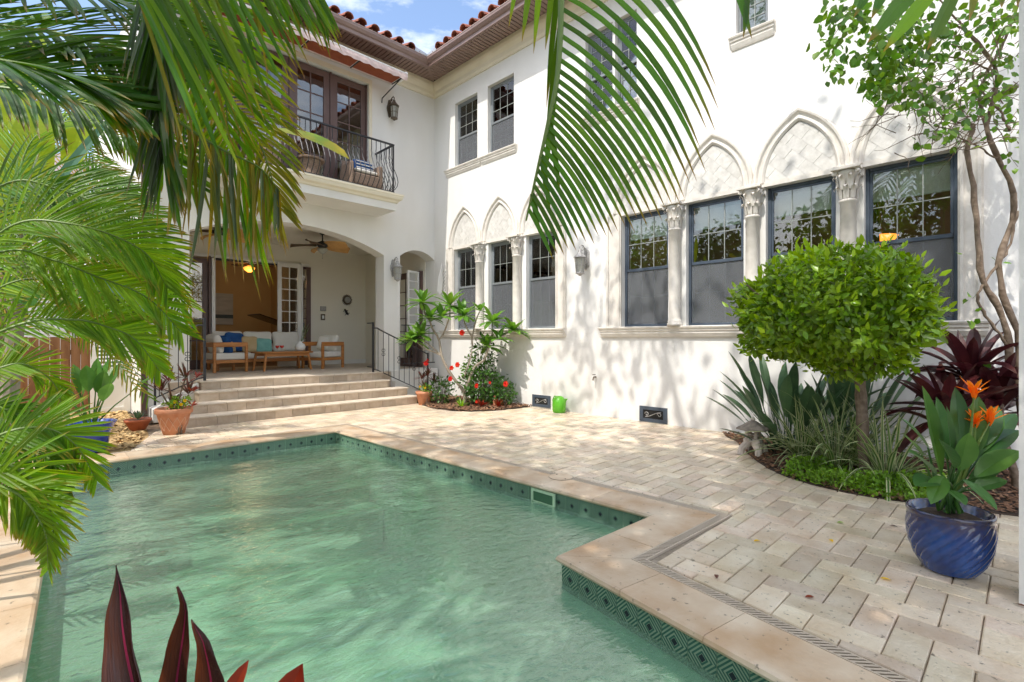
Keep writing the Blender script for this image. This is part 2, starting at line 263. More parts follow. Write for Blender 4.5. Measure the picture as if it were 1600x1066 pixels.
def watermat():
    m = bpy.data.materials.new('cloudy green pool water'); m.use_nodes = True; nt = m.node_tree; L = nt.links; nt.nodes.clear()
    o = _n(nt, 'ShaderNodeOutputMaterial')
    geo = _n(nt, 'ShaderNodeNewGeometry')
    mp = _n(nt, 'ShaderNodeMapping'); mp.inputs[2].default_value = (0, 0, .35); mp.inputs[3].default_value = (1.0, 1.6, 1); L.new(geo.outputs['Position'], mp.inputs[0])
    n1 = _n(nt, 'ShaderNodeTexNoise'); n1.inputs['Scale'].default_value = 2.6; n1.inputs['Detail'].default_value = 4; n1.inputs['Roughness'].default_value = .5; n1.inputs['Distortion'].default_value = .5
    L.new(mp.outputs[0], n1.inputs['Vector'])
    n2 = _n(nt, 'ShaderNodeTexNoise'); n2.inputs['Scale'].default_value = 15; n2.inputs['Detail'].default_value = 4; n2.inputs['Distortion'].default_value = .5; L.new(mp.outputs[0], n2.inputs['Vector'])
    b1 = _n(nt, 'ShaderNodeBump'); b1.inputs['Strength'].default_value = .32; b1.inputs['Distance'].default_value = .05; L.new(n1.outputs[0], b1.inputs['Height'])
    b2 = _n(nt, 'ShaderNodeBump'); b2.inputs['Strength'].default_value = .5; b2.inputs['Distance'].default_value = .018; L.new(n2.outputs[0], b2.inputs['Height']); L.new(b1.outputs[0], b2.inputs['Normal'])
    n3 = _n(nt, 'ShaderNodeTexNoise'); n3.inputs['Scale'].default_value = .9; n3.inputs['Detail'].default_value = 5; L.new(geo.outputs['Position'], n3.inputs['Vector'])
    rp = _n(nt, 'ShaderNodeValToRGB'); rp.color_ramp.elements[0].color = (.31, .58, .40, 1); rp.color_ramp.elements[1].color = (.40, .65, .48, 1); rp.color_ramp.elements[0].position = .35; rp.color_ramp.elements[1].position = .7
    L.new(n3.outputs[0], rp.inputs[0])
    d = _n(nt, 'ShaderNodeBsdfDiffuse'); L.new(rp.outputs[0], d.inputs[0])
    t = _n(nt, 'ShaderNodeBsdfTransparent'); t.inputs[0].default_value = (.58, .82, .64, 1)
    ms = _n(nt, 'ShaderNodeMixShader'); ms.inputs[0].default_value = .40; L.new(t.outputs[0], ms.inputs[1]); L.new(d.outputs[0], ms.inputs[2])
    g = _n(nt, 'ShaderNodeBsdfGlossy'); g.inputs['Roughness'].default_value = .06; L.new(b2.outputs[0], g.inputs['Normal'])
    fz = _n(nt, 'ShaderNodeFresnel'); fz.inputs[0].default_value = 1.62; L.new(b2.outputs[0], fz.inputs['Normal'])
    m2 = _n(nt, 'ShaderNodeMixShader'); gn = _n(nt, 'ShaderNodeMath', operation='MULTIPLY'); gn.inputs[1].default_value = 2.0; gn.use_clamp = True; L.new(fz.outputs[0], gn.inputs[0]); L.new(gn.outputs[0], m2.inputs[0]); L.new(ms.outputs[0], m2.inputs[1]); L.new(g.outputs[0], m2.inputs[2]); L.new(m2.outputs[0], o.inputs[0])
    return m
mt['water'] = watermat()

# ------------------------------------------------------------------ mesh helpers
def wpos(o):
    p = Vector((0, 0, 0))
    while o is not None: p = p + o.location; o = o.parent
    return p
class MB:
    def __init__(s): s.v = []; s.f = []; s.uv = []; s.hasuv = False
    def add(s, vs, fs, uvs=None):
        n = len(s.v); s.v += [tuple(q) for q in vs]; s.f += [tuple(i+n for i in f) for f in fs]
        if uvs is None: s.uv += [(0, 0)]*len(vs)
        else: s.uv += list(uvs); s.hasuv = True
    def box(s, x0, y0, z0, x1, y1, z1):
        if x0 > x1: x0, x1 = x1, x0
        if y0 > y1: y0, y1 = y1, y0
        if z0 > z1: z0, z1 = z1, z0
        s.add([(x0, y0, z0), (x1, y0, z0), (x1, y1, z0), (x0, y1, z0), (x0, y0, z1), (x1, y0, z1), (x1, y1, z1), (x0, y1, z1)],
              [(0, 3, 2, 1), (4, 5, 6, 7), (0, 1, 5, 4), (1, 2, 6, 5), (2, 3, 7, 6), (3, 0, 4, 7)]); return s
    def quad(s, a, b, c, d, uv=False):
        s.add([a, b, c, d], [(0, 1, 2, 3)], [(0, 0), (1, 0), (1, 1), (0, 1)] if uv else None); return s
    def prism(s, poly, z0, z1, fn=None):
        """polygon (u,w) extruded along third axis; fn maps (u,w,t)->xyz"""
        fn = fn or (lambda u, w, t: (u, w, t)); n = len(poly)
        s.add([fn(u, w_, z0) for u, w_ in poly]+[fn(u, w_, z1) for u, w_ in poly],
              [tuple(range(n-1, -1, -1)), tuple(range(n, 2*n))]+[(i, (i+1) % n, n+(i+1) % n, n+i) for i in range(n)]); return s
    def tube(s, pts, r, n=6, cap=True):
        pts = [Vector(p) for p in pts]; m = len(pts)
        rs = r if isinstance(r, (list, tuple)) else [r]*m
        up = Vector((0, 0, 1)); vs = []; X = None
        for i, p in enumerate(pts):
            T = (pts[min(i+1, m-1)]-pts[max(i-1, 0)])
            if T.length < 1e-9: T = Vector((0, 0, 1))
            T.normalize()
            if X is None:
                X = T.cross(up)
                if X.length < .05: X = T.cross(Vector((1, 0, 0)))
            X = X-T*X.dot(T); X.normalize(); Y = T.cross(X)
            for k in range(n):
                a = 2*PI*k/n; vs.append(p+(X*math.cos(a)+Y*math.sin(a))*rs[i])
        fs = [(i*n+k, i*n+(k+1) % n, (i+1)*n+(k+1) % n, (i+1)*n+k) for i in range(m-1) for k in range(n)]
        if cap: fs += [tuple(range(n-1, -1, -1)), tuple(range((m-1)*n, m*n))]
        s.add(vs, fs); return s
    def lathe(s, prof, c=(0, 0, 0), n=24, twist=0, rib=0, ribn=0, cap=True):
        vs = []; fs = []
        for j, (r, z) in enumerate(prof):
            for k in range(n):
                a = 2*PI*k/n; rr = r*(1+(rib*math.sin(ribn*(a+twist*z)) if rib else 0))
                vs.append((c[0]+rr*math.cos(a), c[1]+rr*math.sin(a), c[2]+z))
        for j in range(len(prof)-1):
            for k in range(n): fs.append((j*n+k, j*n+(k+1) % n, (j+1)*n+(k+1) % n, (j+1)*n+k))
        if cap: fs += [tuple(range(n-1, -1, -1)), tuple(range((len(prof)-1)*n, len(prof)*n))]
        s.add(vs, fs); return s
    def sweep(s, path, prof, closed=False):
        """path: list of (origin Vector, axisA Vector, axisB Vector); prof [(a,b)]"""
        n = len(prof); vs = [o+A*a+B*b for o, A, B in path for a, b in prof]; m = len(path)
        fs = [(i*n+k, i*n+(k+1) % n, (i+1)*n+(k+1) % n, (i+1)*n+k) for i in range(m-1) for k in range(n)]
        fs += [tuple(range(n-1, -1, -1)), tuple(range((m-1)*n, m*n))]
        s.add(vs, fs); return s
    def mesh(s, name, org=(0, 0, 0), smooth=False):
        me = bpy.data.meshes.new(name); ox, oy, oz = org
        me.from_pydata([(a-ox, b-oy, c-oz) for a, b, c in s.v], [], s.f)
        if s.hasuv:
            ul = me.uv_layers.new(name='UVMap'); idx = np.empty(len(me.loops), dtype=np.int32); me.loops.foreach_get('vertex_index', idx)
            ul.data.foreach_set('uv', np.array(s.uv, dtype=np.float32)[idx].ravel())
        if smooth: me.shade_smooth()
        return me
    def build(s, name, m, parent=None, smooth=False, loc=None, bevel=0, seg=2):
        """vertices are in world coordinates; with parent the mesh is stored relative to it"""
        if loc is None: loc = wpos(parent) if parent is not None else Vector((0, 0, 0)); me = s.mesh(name, loc, smooth); o = bpy.data.objects.new(name, me)
        else: me = s.mesh(name, loc, smooth); o = bpy.data.objects.new(name, me); o.location = Vector(loc)-(wpos(parent) if parent is not None else Vector((0, 0, 0)))
        COL.objects.link(o); me.materials.append(m)
        if parent is not None: o.parent = parent
        if bevel:
            b = o.modifiers.new('bevel', 'BEVEL'); b.width = bevel; b.segments = seg; b.limit_method = 'ANGLE'
            me.shade_smooth(); 
            try: me.set_sharp_from_angle(angle=math.radians(50))
            except Exception: pass
        return o
def tag(o, label=None, cat=None, group=None, kind=None):
    if label: o['label'] = label
    if cat: o['category'] = cat
    if group: o['group'] = group
    if kind: o['kind'] = kind
    return o
def thing(name, label, cat, loc=(0, 0, 0), group=None, kind=None, rz=0):
    o = bpy.data.objects.new(name, None); COL.objects.link(o); o.location = loc; o.rotation_euler = (0, 0, rz); o.empty_display_size = .1
    return tag(o, label, cat, group, kind)
def inst(name, me, parent, loc, rot=None, scale=None):
    o = bpy.data.objects.new(name, me); COL.objects.link(o); o.parent = parent; o.location = loc
    if rot is not None:
        if isinstance(rot, Quaternion): o.rotation_mode = 'QUATERNION'; o.rotation_quaternion = rot
        else: o.rotation_euler = rot
    if scale is not None: o.scale = (scale,)*3 if not isinstance(scale, (tuple, list)) else scale
    return o
def copy_tree(o, parent=None):
    c = o.copy(); COL.objects.link(c)
    if parent is not None: c.parent = parent
    for ch in list(o.children): copy_tree(ch, c)
    return c
def clip(poly, px, py, nx, ny):
    out = []; n = len(poly)
    for i in range(n):
        a = poly[i]; b = poly[(i+1) % n]; da = (a[0]-px)*nx+(a[1]-py)*ny; db = (b[0]-px)*nx+(b[1]-py)*ny
        if da >= 0: out.append(a)
        if (da >= 0) != (db >= 0): t = da/(da-db); out.append((a[0]+(b[0]-a[0])*t, a[1]+(b[1]-a[1])*t))
    return out
def clippoly(poly, conv):      # conv: counter-clockwise convex polygon
    for i in range(len(conv)):
        a = conv[i]; b = conv[(i+1) % len(conv)]
        poly = clip(poly, a[0], a[1], -(b[1]-a[1]), b[0]-a[0])
        if len(poly) < 3: return []
    return poly
def area(p): return abs(sum(p[i][0]*p[(i+1) % len(p)][1]-p[(i+1) % len(p)][0]*p[i][1] for i in range(len(p))))/2
def inpoly(x, y, p):
    r = False; j = len(p)-1
    for i in range(len(p)):
        if (p[i][1] > y) != (p[j][1] > y) and x < (p[j][0]-p[i][0])*(y-p[i][1])/(p[j][1]-p[i][1])+p[i][0]: r = not r
        j = i
    return r
def cr(pts, n):
    pts = [Vector(p) for p in pts]
    if len(pts) == 2: return [pts[0].lerp(pts[1], i/n) for i in range(n+1)]
    P = [pts[0]*2-pts[1]]+pts+[pts[-1]*2-pts[-2]]; out = []
    m = len(pts)-1
    for i in range(n+1):
        t = i/n*m; k = min(int(t), m-1); u = t-k; a, b, c, d = P[k], P[k+1], P[k+2], P[k+3]
        out.append(.5*((2*b)+(c-a)*u+(2*a-5*b+4*c-d)*u*u+(3*b-a-3*c+d)*u**3))
    return out
FX, FY = math.sin(AZ), math.cos(AZ); RX, RY = math.cos(AZ), -math.sin(AZ)
def V3(r, d, u):
    """a place in the garden: r metres to the right, d metres ahead of the terrace corner where one stands, u above its eye line"""
    return Vector((d*FX+r*RX, d*FY+r*RY, EYE+u))
def Q(u, v, d): return V3((u-800)/790*d, d, -(v-529)/790*d)

# ================================================================== ground, pool and patio
WX = 7.55; WY = 10.5; FZ = .66
PW = [(-.17, .55), (2.24, .55), (2.51, 2.11), (3.63, 2.07), (3.49, 7.41), (.33, 7.43)]   # pool outline, ccw
WZ = -.17
def offs(p, d):
    n = len(p); out = []
    for i in range(n):
        a = Vector(p[i-1]); b = Vector(p[i]); c = Vector(p[(i+1) % n])
        e1 = (b-a).normalized(); e2 = (c-b).normalized(); n1 = Vector((e1.y, -e1.x)); n2 = Vector((e2.y, -e2.x))
        k = 1+n1.dot(n2); out.append(tuple(b+(n1+n2)*(d/k)))
    return out
P1 = offs(PW, .01); PC = offs(PW, .335); PD = offs(PW, .412)
# ground sheet with the pool left open
g = MB(); big = 900
def ring(mb, inner, outer, z):
    n = len(inner); mb.add([(x, y, z) for x, y in inner]+[(x, y, z) for x, y in outer], [(i, (i+1) % n, n+(i+1) % n, n+i) for i in range(n)])
ring(g, offs(PW, .2), [(-big, -big), (big, -big), (big, -big+1), (big, big-1), (big, big), (-big, big)], -.03)
tag(g.build('ground', mt['soilg']), kind='structure')
patio_root = thing('patio', None, None, (5, 3, 0), kind='structure')
g = MB(); ring(g, PD, [(-.6, -3.5), (3, -3.5), (8.2, -3.5), (8.2, 3), (8.2, 9.5), (-.6, 9.5)], -.016)
g.build('paving_bed', mt['grout'], patio_root)
# beds (mulch) outlines
BED = [(7.5, 3.18), (7.2, 3.0), (6.98, 2.77), (6.5, 2.5), (6.04, 2.18), (5.75, 1.95), (5.58, 1.75), (5.42, 1.45), (5.36, 1.15), (5.38, .85), (5.45, .6), (5.52, .33), (5.62, .05), (5.7, -.5), (5.8, -2.0), (7.53, -2.0)]
BED2 = [(7.53, 9.6), (6.35, 9.6), (6.1, 9.0), (5.93, 8.3), (6.0, 7.8), (6.2, 7.42), (6.6, 7.2), (7.1, 7.12), (7.53, 7.12)]
REG = [[(PD[4][0]+.012, PD[4][1]), (PD[3][0]+.012, PD[3][1]-.01), (7.56, PD[3][1]-.01), (7.56, PD[4][1])],
       [(PD[1][0]+.01, -3.4), (7.7, -3.4), (7.56, PD[3][1]-.012), (PD[2][0]+.014, PD[3][1]-.012), (PD[1][0]+.014, PD[1][1])],
       [(-.2, 7.78), (7.56, 7.78), (7.56, 9.22), (-.2, 9.22)]]
REG[2] = [(1.0, 7.805), (7.56, 7.805), (7.56, 9.22), (1.5, 9.22)]
REG[0][0] = (3.9, 7.803); REG[0][3] = (7.56, 7.803)
PVS = .1525
def paver_shape(poly, z=0.0, gap=.0035):
    """one tumbled stone: inset outline, chamfered top, slightly irregular corners"""
    cx = sum(p[0] for p in poly)/len(poly); cy = sum(p[1] for p in poly)/len(poly)
    def ins(d, j=0):
        out = []
        n = len(poly)
        for i in range(n):
            a = Vector(poly[i-1]); b = Vector(poly[i]); c = Vector(poly[(i+1) % n])
            e1 = (b-a); e2 = (c-b)
            if e1.length < 1e-4 or e2.length < 1e-4: out.append(tuple(b)); continue
            e1.normalize(); e2.normalize(); n1 = Vector((-e1.y, e1.x)); n2 = Vector((-e2.y, e2.x)); k = max(.35, 1+n1.dot(n2))
            q = b+(n1+n2)*(d/k); out.append((q.x+ru(-j, j), q.y+ru(-j, j)))
        return out
    b0 = ins(gap*.6, .0012); b1 = ins(gap*.6+.0012, .001); b2 = ins(gap*.6+.0058, .0015); n = len(poly)
    vs = [(x, y, z-.03) for x, y in b0]+[(x, y, z-.006) for x, y in b1]+[(x, y, z) for x, y in b2]
    fs = [(k*n+i, k*n+(i+1) % n, (k+1)*n+(i+1) % n, (k+1)*n+i) for k in range(2) for i in range(n)]+[tuple(range(2*n, 3*n))]
    return vs, fs
stones = []
s = PVS
for i in range(-30, 80):
    for j in range(-40, 90):
        # herringbone of 2:1 stones, cell (i,j)
        k = (i-j) % 4
        if k == 0: r = [(i*s, j*s), ((i+2)*s, j*s), ((i+2)*s, (j+1)*s), (i*s, (j+1)*s)]
        elif k == 3: r = [(i*s, j*s), ((i+1)*s, j*s), ((i+1)*s, (j+2)*s), (i*s, (j+2)*s)]
        else: continue
        cx = (r[0][0]+r[2][0])/2; cy = (r[0][1]+r[2][1])/2
        if not (.5 < cx < 7.9 and -3.6 < cy < 9.6): continue
        whole = all(any(inpoly(q[0], q[1], rg) for rg in REG) for q in r)
        for rg in (REG[:1] if whole else REG):
            p = r if whole else clippoly(r, rg)
            if len(p) < 3 or area(p) < .0012: continue
            mx_ = sum(q[0] for q in p)/len(p); my_ = sum(q[1] for q in p)/len(p)
            if inpoly(mx_, my_, BED) and all(inpoly(q[0], q[1], BED) for q in p): continue
            if inpoly(mx_, my_, BED2) and all(inpoly(q[0], q[1], BED2) for q in p): continue
            d = mx_*FX+my_*FY; l = mx_*RX+my_*RY
            vis = d > .4 and abs(l) < d*1.06 and EYE/d*790 < 545
            stones.append((0 if vis else 1, d, p, vis, (mx_, my_)))
stones.sort(key=lambda t: (t[0], t[1]))
rest = MB(); shared = {}
for q, (fl, d, p, vis, c) in enumerate(stones):
    dz = ru(-.0015, .0015)
    if vis and q < 296:
        full = abs(area(p)-2*s*s) < 1e-6; key = None
        if full:
            w_ = max(x for x, y in p)-min(x for x, y in p); key = ('h' if w_ > s*1.5 else 'v', int(ru(0, 5)))
        if key and key in shared: me = shared[key]
        else:
            vs, fs = paver_shape([(x-c[0], y-c[1]) for x, y in p]); mb = MB(); mb.add(vs, fs); me = mb.mesh('paver'); me.materials.append(mt['paver'])
            if key: shared[key] = me
        inst('paver', me, patio_root, (c[0]-5, c[1]-3, dz))
    elif fl == 0 or c[1] > -1: vs, fs = paver_shape(p, dz); rest.add(vs, fs)
tag(rest.build('far_pavers', mt['paver'], patio_root), kind='stuff')

# pool
pool = thing('pool', None, None, (1.8, 4, 0), kind='structure')
g = MB(); n = len(P1)
vs = [(x, y, -.045) for x, y in P1]+[(x, y, -1.45) for x, y in P1]
g.add(vs, [(i, n+i, n+(i+1) % n, (i+1) % n) for i in range(n)]+[tuple(range(n, 2*n))]); g.build('pool_shell', mt['plaster'], pool)
for k, (r, z) in enumerate(((.75, -.38), (1.15, -.62), (1.55, -.86))):     # curved entry steps in the far corner
    g = MB(); pl = [(3.5, 7.43)]+[(3.5-r*1.25*math.sin(a), 7.43-r*math.cos(a)*.9) for a in [PI/2*t/14 for t in range(15)]]
    g.prism(pl, -1.44, z); g.build('pool_step', mt['plaster'], pool)
g = MB(); g.add([(x, y, WZ) for x, y in offs(PW, .012)], [tuple(range(6))]); water = tag(g.build('water', mt['water']), kind='structure')
# coping stones with rounded nose, edge by edge with mitred corners
CW = .335
profc = [(0, -.045), (-.018, -.040), (-.026, -.024), (-.018, -.006), (-.004, 0), (CW-.004, 0), (CW, -.005), (CW, -.045)]
for e in range(6):
    a = Vector(PW[e]); b = Vector(PW[(e+1) % 6]); ao = Vector(PC[e]); bo = Vector(PC[(e+1) % 6]); L_ = (b-a).length
    cnt = max(1, round(L_/.61)); cuts = [0]+[(k+ru(-.02, .02))/cnt for k in range(1, cnt)]+[1]
    dr = (b-a).normalized(); nr = Vector((dr.y, -dr.x))
    for k in range(cnt):
        vs = []; g = MB()
        for (t, end) in ((cuts[k], 0), (cuts[k+1], 1)):
            for (o_, z) in profc:
                fr_ = o_/CW
                base = a+(b-a)*t+nr*o_
                if t == 0: base = a+(ao-a)*fr_
                if t == 1: base = b+(bo-b)*fr_
                base = base+dr*(.0018 if end == 0 else -.0018)
                vs.append((base.x, base.y, z))
        m_ = len(profc); g.add(vs, [(i, (i+1) % m_, m_+(i+1) % m_, m_+i) for i in range(m_)]+[tuple(range(m_-1, -1, -1)), tuple(range(m_, 2*m_))])
        g.build('coping_stone', mt['coping'], pool)
# waterline tiles, each its own piece, .152 m wide
mbt = MB(); mbt.quad((0, 0, 0), (1, 0, 0), (1, 0, 1), (0, 0, 1), uv=True); mbt.add([(0, 0, 0), (1, 0, 0), (1, .006, 0), (0, .006, 0)], [(0, 1, 2, 3)]); tme = mbt.mesh('waterline_tile'); tme.materials.append(mt['wtile'])
ntile = 0
for e in (1, 3, 4, 2):
    a = Vector(P1[e]); b = Vector(P1[(e+1) % 6]); L_ = (b-a).length; cnt = round(L_/.152); wd = L_/cnt; dr = (b-a)/L_; ang = math.atan2(dr.y, dr.x); nr = Vector((-dr.y, dr.x))
    for k in range(cnt):
        p = a+dr*(k*wd+.0012)+nr*.008
        o = inst('waterline_tile', tme, pool, (p.x-1.8, p.y-4, -.205), (0, 0, ang+0), (wd-.0024, 1, .16)); ntile += 1
# skimmer mouth on the right-hand wall and its lid in the deck
def edgeX(y): return PW[3][0]+(PW[4][0]-PW[3][0])*(y-PW[3][1])/(PW[4][1]-PW[3][1])
g = MB(); x = edgeX(3.23)-.012
for (ya, yb, za, zb) in ((3.08, 3.38, -.19, -.165), (3.08, 3.38, -.075, -.05), (3.08, 3.105, -.165, -.075), (3.355, 3.38, -.165, -.075)): g.box(x-.012, ya, za, x+.006, yb, zb)
sk = g.build('skimmer', M('pale green plastic', (.36, .52, .34), rough=.4), pool)
MB().box(x-.004, 3.1, -.17, x+.004, 3.36, -.07).build('skimmer_mouth', M('dark green inside', (.03, .11, .05), rough=.5), pool)
g = MB(); g.lathe([(.118, 0), (.12, .004), (.0, .0045)], (3.93, 3.30, .0005), 28, cap=False); g.build('skimmer_lid', mt['coping'], pool)
g = MB(); g.lathe([(.122, 0), (.125, .003), (.119, .003)], (3.93, 3.30, .0005), 28, cap=False); g.build('lid_ring', mt['grout'], pool)
g = MB()
for a_ in (0, PI): g.lathe([(.009, 0), (.009, .0008)], (3.93+.09*math.cos(a_+1.2), 3.3+.09*math.sin(a_+1.2), .0052), 10)
g.build('finger_hole', mt['dark'], pool)
# slotted drain following the outer edge of the coping
dr_root = thing('slot_drain', 'ivory slotted drain channel running along the outer edge of the pool coping', 'drain', (3.2, 1.7, 0))
ch = MB(); fr = MB(); bars = MB()
for e in range(6):
    if e in (5,): continue
    a = Vector(PC[e]); b = Vector(PC[(e+1) % 6]); c = Vector(PD[e]); d_ = Vector(PD[(e+1) % 6])
    def lp(t0, t1, z): 
        p = [a.lerp(c, t0), b.lerp(d_, t0), b.lerp(d_, t1), a.lerp(c, t1)]; return [(q.x, q.y, z) for q in p]
    ch.quad(*lp(.02, .98, -.034))
    for t0, t1 in ((.02, .13), (.87, .98)):
        v = lp(t0, t1, .001); fr.quad(*v); v2 = [(x, y, -.034) for x, y, z in v]; fr.add(v+v2, [(0, 1, 5, 4), (2, 3, 7, 6)])
    if e == 0: continue
    L_ = (b-a).length; cnt = int(L_/.029); dr = (b-a)/L_
    for k in range(cnt):
        t = (k+.5)/cnt; p0 = a.lerp(b, t); q0 = c.lerp(d_, t); w_ = dr*.0068
        v = [p0.lerp(q0, .13)-w_, p0.lerp(q0, .13)+w_, p0.lerp(q0, .87)+w_, p0.lerp(q0, .87)-w_]
        bars.add([(q.x, q.y, .0005) for q in v]+[(q.x, q.y, -.0025) for q in v], [(0, 1, 2, 3), (0, 4, 5, 1), (1, 5, 6, 2), (2, 6, 7, 3), (3, 7, 4, 0)])
ch.build('channel', mt['dark'], dr_root); fr.build('side_rail', mt['drain'], dr_root); tag(bars.build('grate_bar', mt['drain'], dr_root), kind='stuff')

# mulch beds and loose chips
def chips(name, poly, m, n, z0=.0, size=.03, hgt=.03, label=None, base=None, kind='stuff'):
    xs = [p[0] for p in poly]; ys = [p[1] for p in poly]; mb = MB(); k = 0
    while k < n:
        x = ru(min(xs), max(xs)); y = ru(min(ys), max(ys))
        if not inpoly(x, y, poly): continue
        k += 1; a = ru(0, PI); l = size*ru(.5, 1.4); w_ = l*ru(.25, .6); z = z0+ru(.2, 1)*hgt; t = ru(-.5, .5); ca, sa = math.cos(a), math.sin(a)
        c = [(l, w_, l*t), (l, -w_, l*t+.006), (-l, -w_, -l*t), (-l, w_, -l*t+.004)]
        mb.add([(x+p*ca-q*sa, y+p*sa+q*ca, z+r) for p, q, r in c]+[(x, y, z+.008)], [(0, 1, 4), (1, 2, 4), (2, 3, 4), (3, 0, 4)])
    o = mb.build(name, m); tag(o, kind=kind); return o
def bedmesh(name, poly, z):
    mb = MB(); n = len(poly); mb.add([(x, y, -.02) for x, y in poly]+[(x*.985+.015*sum(p[0] for p in poly)/n, y*.985+.015*sum(p[1] for p in poly)/n, z) for x, y in poly], [(i, (i+1) % n, n+(i+1) % n, n+i) for i in range(n)]+[tuple(range(n, 2*n))])
    return tag(mb.build(name, mt['soil']), kind='structure')
bedmesh('planting_bed', BED, .012); bedmesh('planting_bed', BED2, .012)
chips('mulch', BED, mt['mulch'], 7000, .008, .022, .03); chips('mulch', BED2, mt['mulch'], 2500, .008, .03, .04)
SY = [(-3, 7.9), (1.0, 7.85), (1.35, 8.75), (1.45, 9.6), (1.5, 12.5), (-3, 12.5)]
g = MB(); g.prism(SY, -.03, -.005); tag(g.build('side_yard', mt['straw']), kind='structure')
chips('wood_chips', [(-.6, 8.0), (1.1, 8.0), (1.4, 9.3), (1.5, 12.4), (-.6, 12.4)], mt['straw'], 5000, -.005, .035, .03)

# ================================================================== the house
house = thing('house', 'white two storey stucco house with arched porch, brown eaves and cast stone window arches', 'house', (5, 10.5, 0))
def wall(mb, fn, us, u1, z0, z1, holes, t0, t1):
    """flat wall with rectangular openings: front face at t0, back at t1, reveals in between. holes (ua,ub,za,zb)"""
    U = sorted(set([us, u1]+[h[0] for h in holes]+[h[1] for h in holes])); Z = sorted(set([z0, z1]+[h[2] for h in holes]+[h[3] for h in holes]))
    for i in range(len(U)-1):
        for j in range(len(Z)-1):
            cu = (U[i]+U[i+1])/2; cz = (Z[j]+Z[j+1])/2
            if any(h[0] < cu < h[1] and h[2] < cz < h[3] for h in holes): continue
            for t in (t0, t1): mb.add([fn(U[i], Z[j], t), fn(U[i+1], Z[j], t), fn(U[i+1], Z[j+1], t), fn(U[i], Z[j+1], t)], [(0, 1, 2, 3)])
    for a, b, c, d in holes:
        for (p, q) in (((a, c), (b, c)), ((b, c), (b, d)), ((b, d), (a, d)), ((a, d), (a, c))):
            mb.add([fn(p[0], p[1], t0), fn(q[0], q[1], t0), fn(q[0], q[1], t1), fn(p[0], p[1], t1)], [(0, 1, 2, 3)])
    for (p, q) in (((us, z0), (u1, z0)), ((u1, z0), (u1, z1)), ((u1, z1), (us, z1)), ((us, z1), (us, z0))):
        mb.add([fn(p[0], p[1], t0), fn(q[0], q[1], t0), fn(q[0], q[1], t1), fn(p[0], p[1], t1)], [(0, 1, 2, 3)])
fr_ = lambda u, z, t: (WX+t, u, z)         # right wing wall
fb = lambda u, z, t: (u, WY+t, z)          # back wing wall
G1 = [(8.895, 9.656), (7.677, 8.453), (6.445, 7.279)]
G2 = [(4.08, 4.953), (2.888, 3.773), (1.73, 2.585), (.545, 1.427)]
UPW = [(8.83, 9.656, 5.5, 7.05), (7.638, 8.475, 5.5, 7.05), (5.15, 5.75, 5.47, 7.02), (4.66, 5.10, 5.47, 7.02), (2.555, 2.997, 5.83, 7.1)]
holes = [(a, b, 1.6, 3.53) for a, b in G1]+[(a, b, 1.6, 3.53) for a, b in G2]+UPW
mb = MB(); wall(mb, fr_, -2.2, WY+3.6, -.02, 7.9, holes, 0, .28); mb.build('wall', mt['stucco'], house)
# back wing: arches are cut from the wall below z 3.8
AX0, AX1, ASP, ACR = 2.215, 6.12, 3.34, 3.756
BX0, BX1, BSP, BCR = 6.55, 7.548, 3.372, 3.56
def arc(x0, x1, zs, zc, n=24):
    h = (x1-x0)/2; r = zc-zs; R = (h*h+r*r)/(2*r); c = (x0+x1)/2
    return [(c+h*(2*i/n-1), zc-R+math.sqrt(R*R-(h*(2*i/n-1))**2)) for i in range(n+1)]
UD = (2.25, 5.73, 4.58, 7.19)
mb = MB(); wall(mb, fb, 1.6, WX, -.02, 7.9, [(AX0, AX1, .0, ACR), (BX0, BX1, .0, BCR), UD], 0, .38)
for ar, top in ((arc(AX0, AX1, ASP, ACR), ACR), (arc(BX0, BX1, BSP, BCR), BCR)):
    for i in range(len(ar)-1):
        (xa, za), (xb, zb) = ar[i], ar[i+1]
        for t in (0, .38): mb.add([fb(xa, za, t), fb(xb, zb, t), fb(xb, top, t), fb(xa, top, t)], [(0, 1, 2, 3)])
        mb.add([fb(xa, za, 0), fb(xb, zb, 0), fb(xb, zb, .38), fb(xa, za, .38)], [(0, 1, 2, 3)])
mb.build('wall', mt['stucco'], house)
MB().box(1.58, WY+.02, -.02, 1.9, 18.6, 7.9).build('wall', mt['stucco'], house)         # left flank
# porch shell
mb = MB(); fp = lambda u, z, t: (u, 14+t, z)
wall(mb, fp, 1.9, WX, .3, 3.95, [(3.0, 5.80, FZ, 3.38)], 0, .25); mb.build('porch_wall', mt['stuccod'], house)
MB().box(7.535, 10.88, .5, 7.549, 14, 3.95).build('porch_side_wall', mt['stuccod'], house)
MB().box(1.9, 10.88, 3.9, 7.534, 14, 4.1).build('porch_ceiling', mt['stuccod'], house)
MB().box(5.85, 13.97, FZ, 7.53, 13.999, FZ+.12).build('skirting', mt['white'], house)
# interior room behind the porch
mb = MB(); mb.box(2.4, 18.2, .5, 9, 18.3, 4); mb.box(2.0, 14.26, .5, 2.1, 18.2, 4); mb.box(7.7, 14.26, .5, 7.8, 18.2, 4); mb.box(6.25, 17.0, .5, 6.4, 18.2, 4); mb.build('room_wall', mt['tanwall'], house)
MB().box(2.0, 14.26, 3.9, 7.8, 18.2, 4.0).build('room_ceiling', mt['ceil'], house)
MB().box(2.0, 14.0, .5, 7.8, 18.2, FZ-.004).build('room_floor', mt['intfloor'], house)
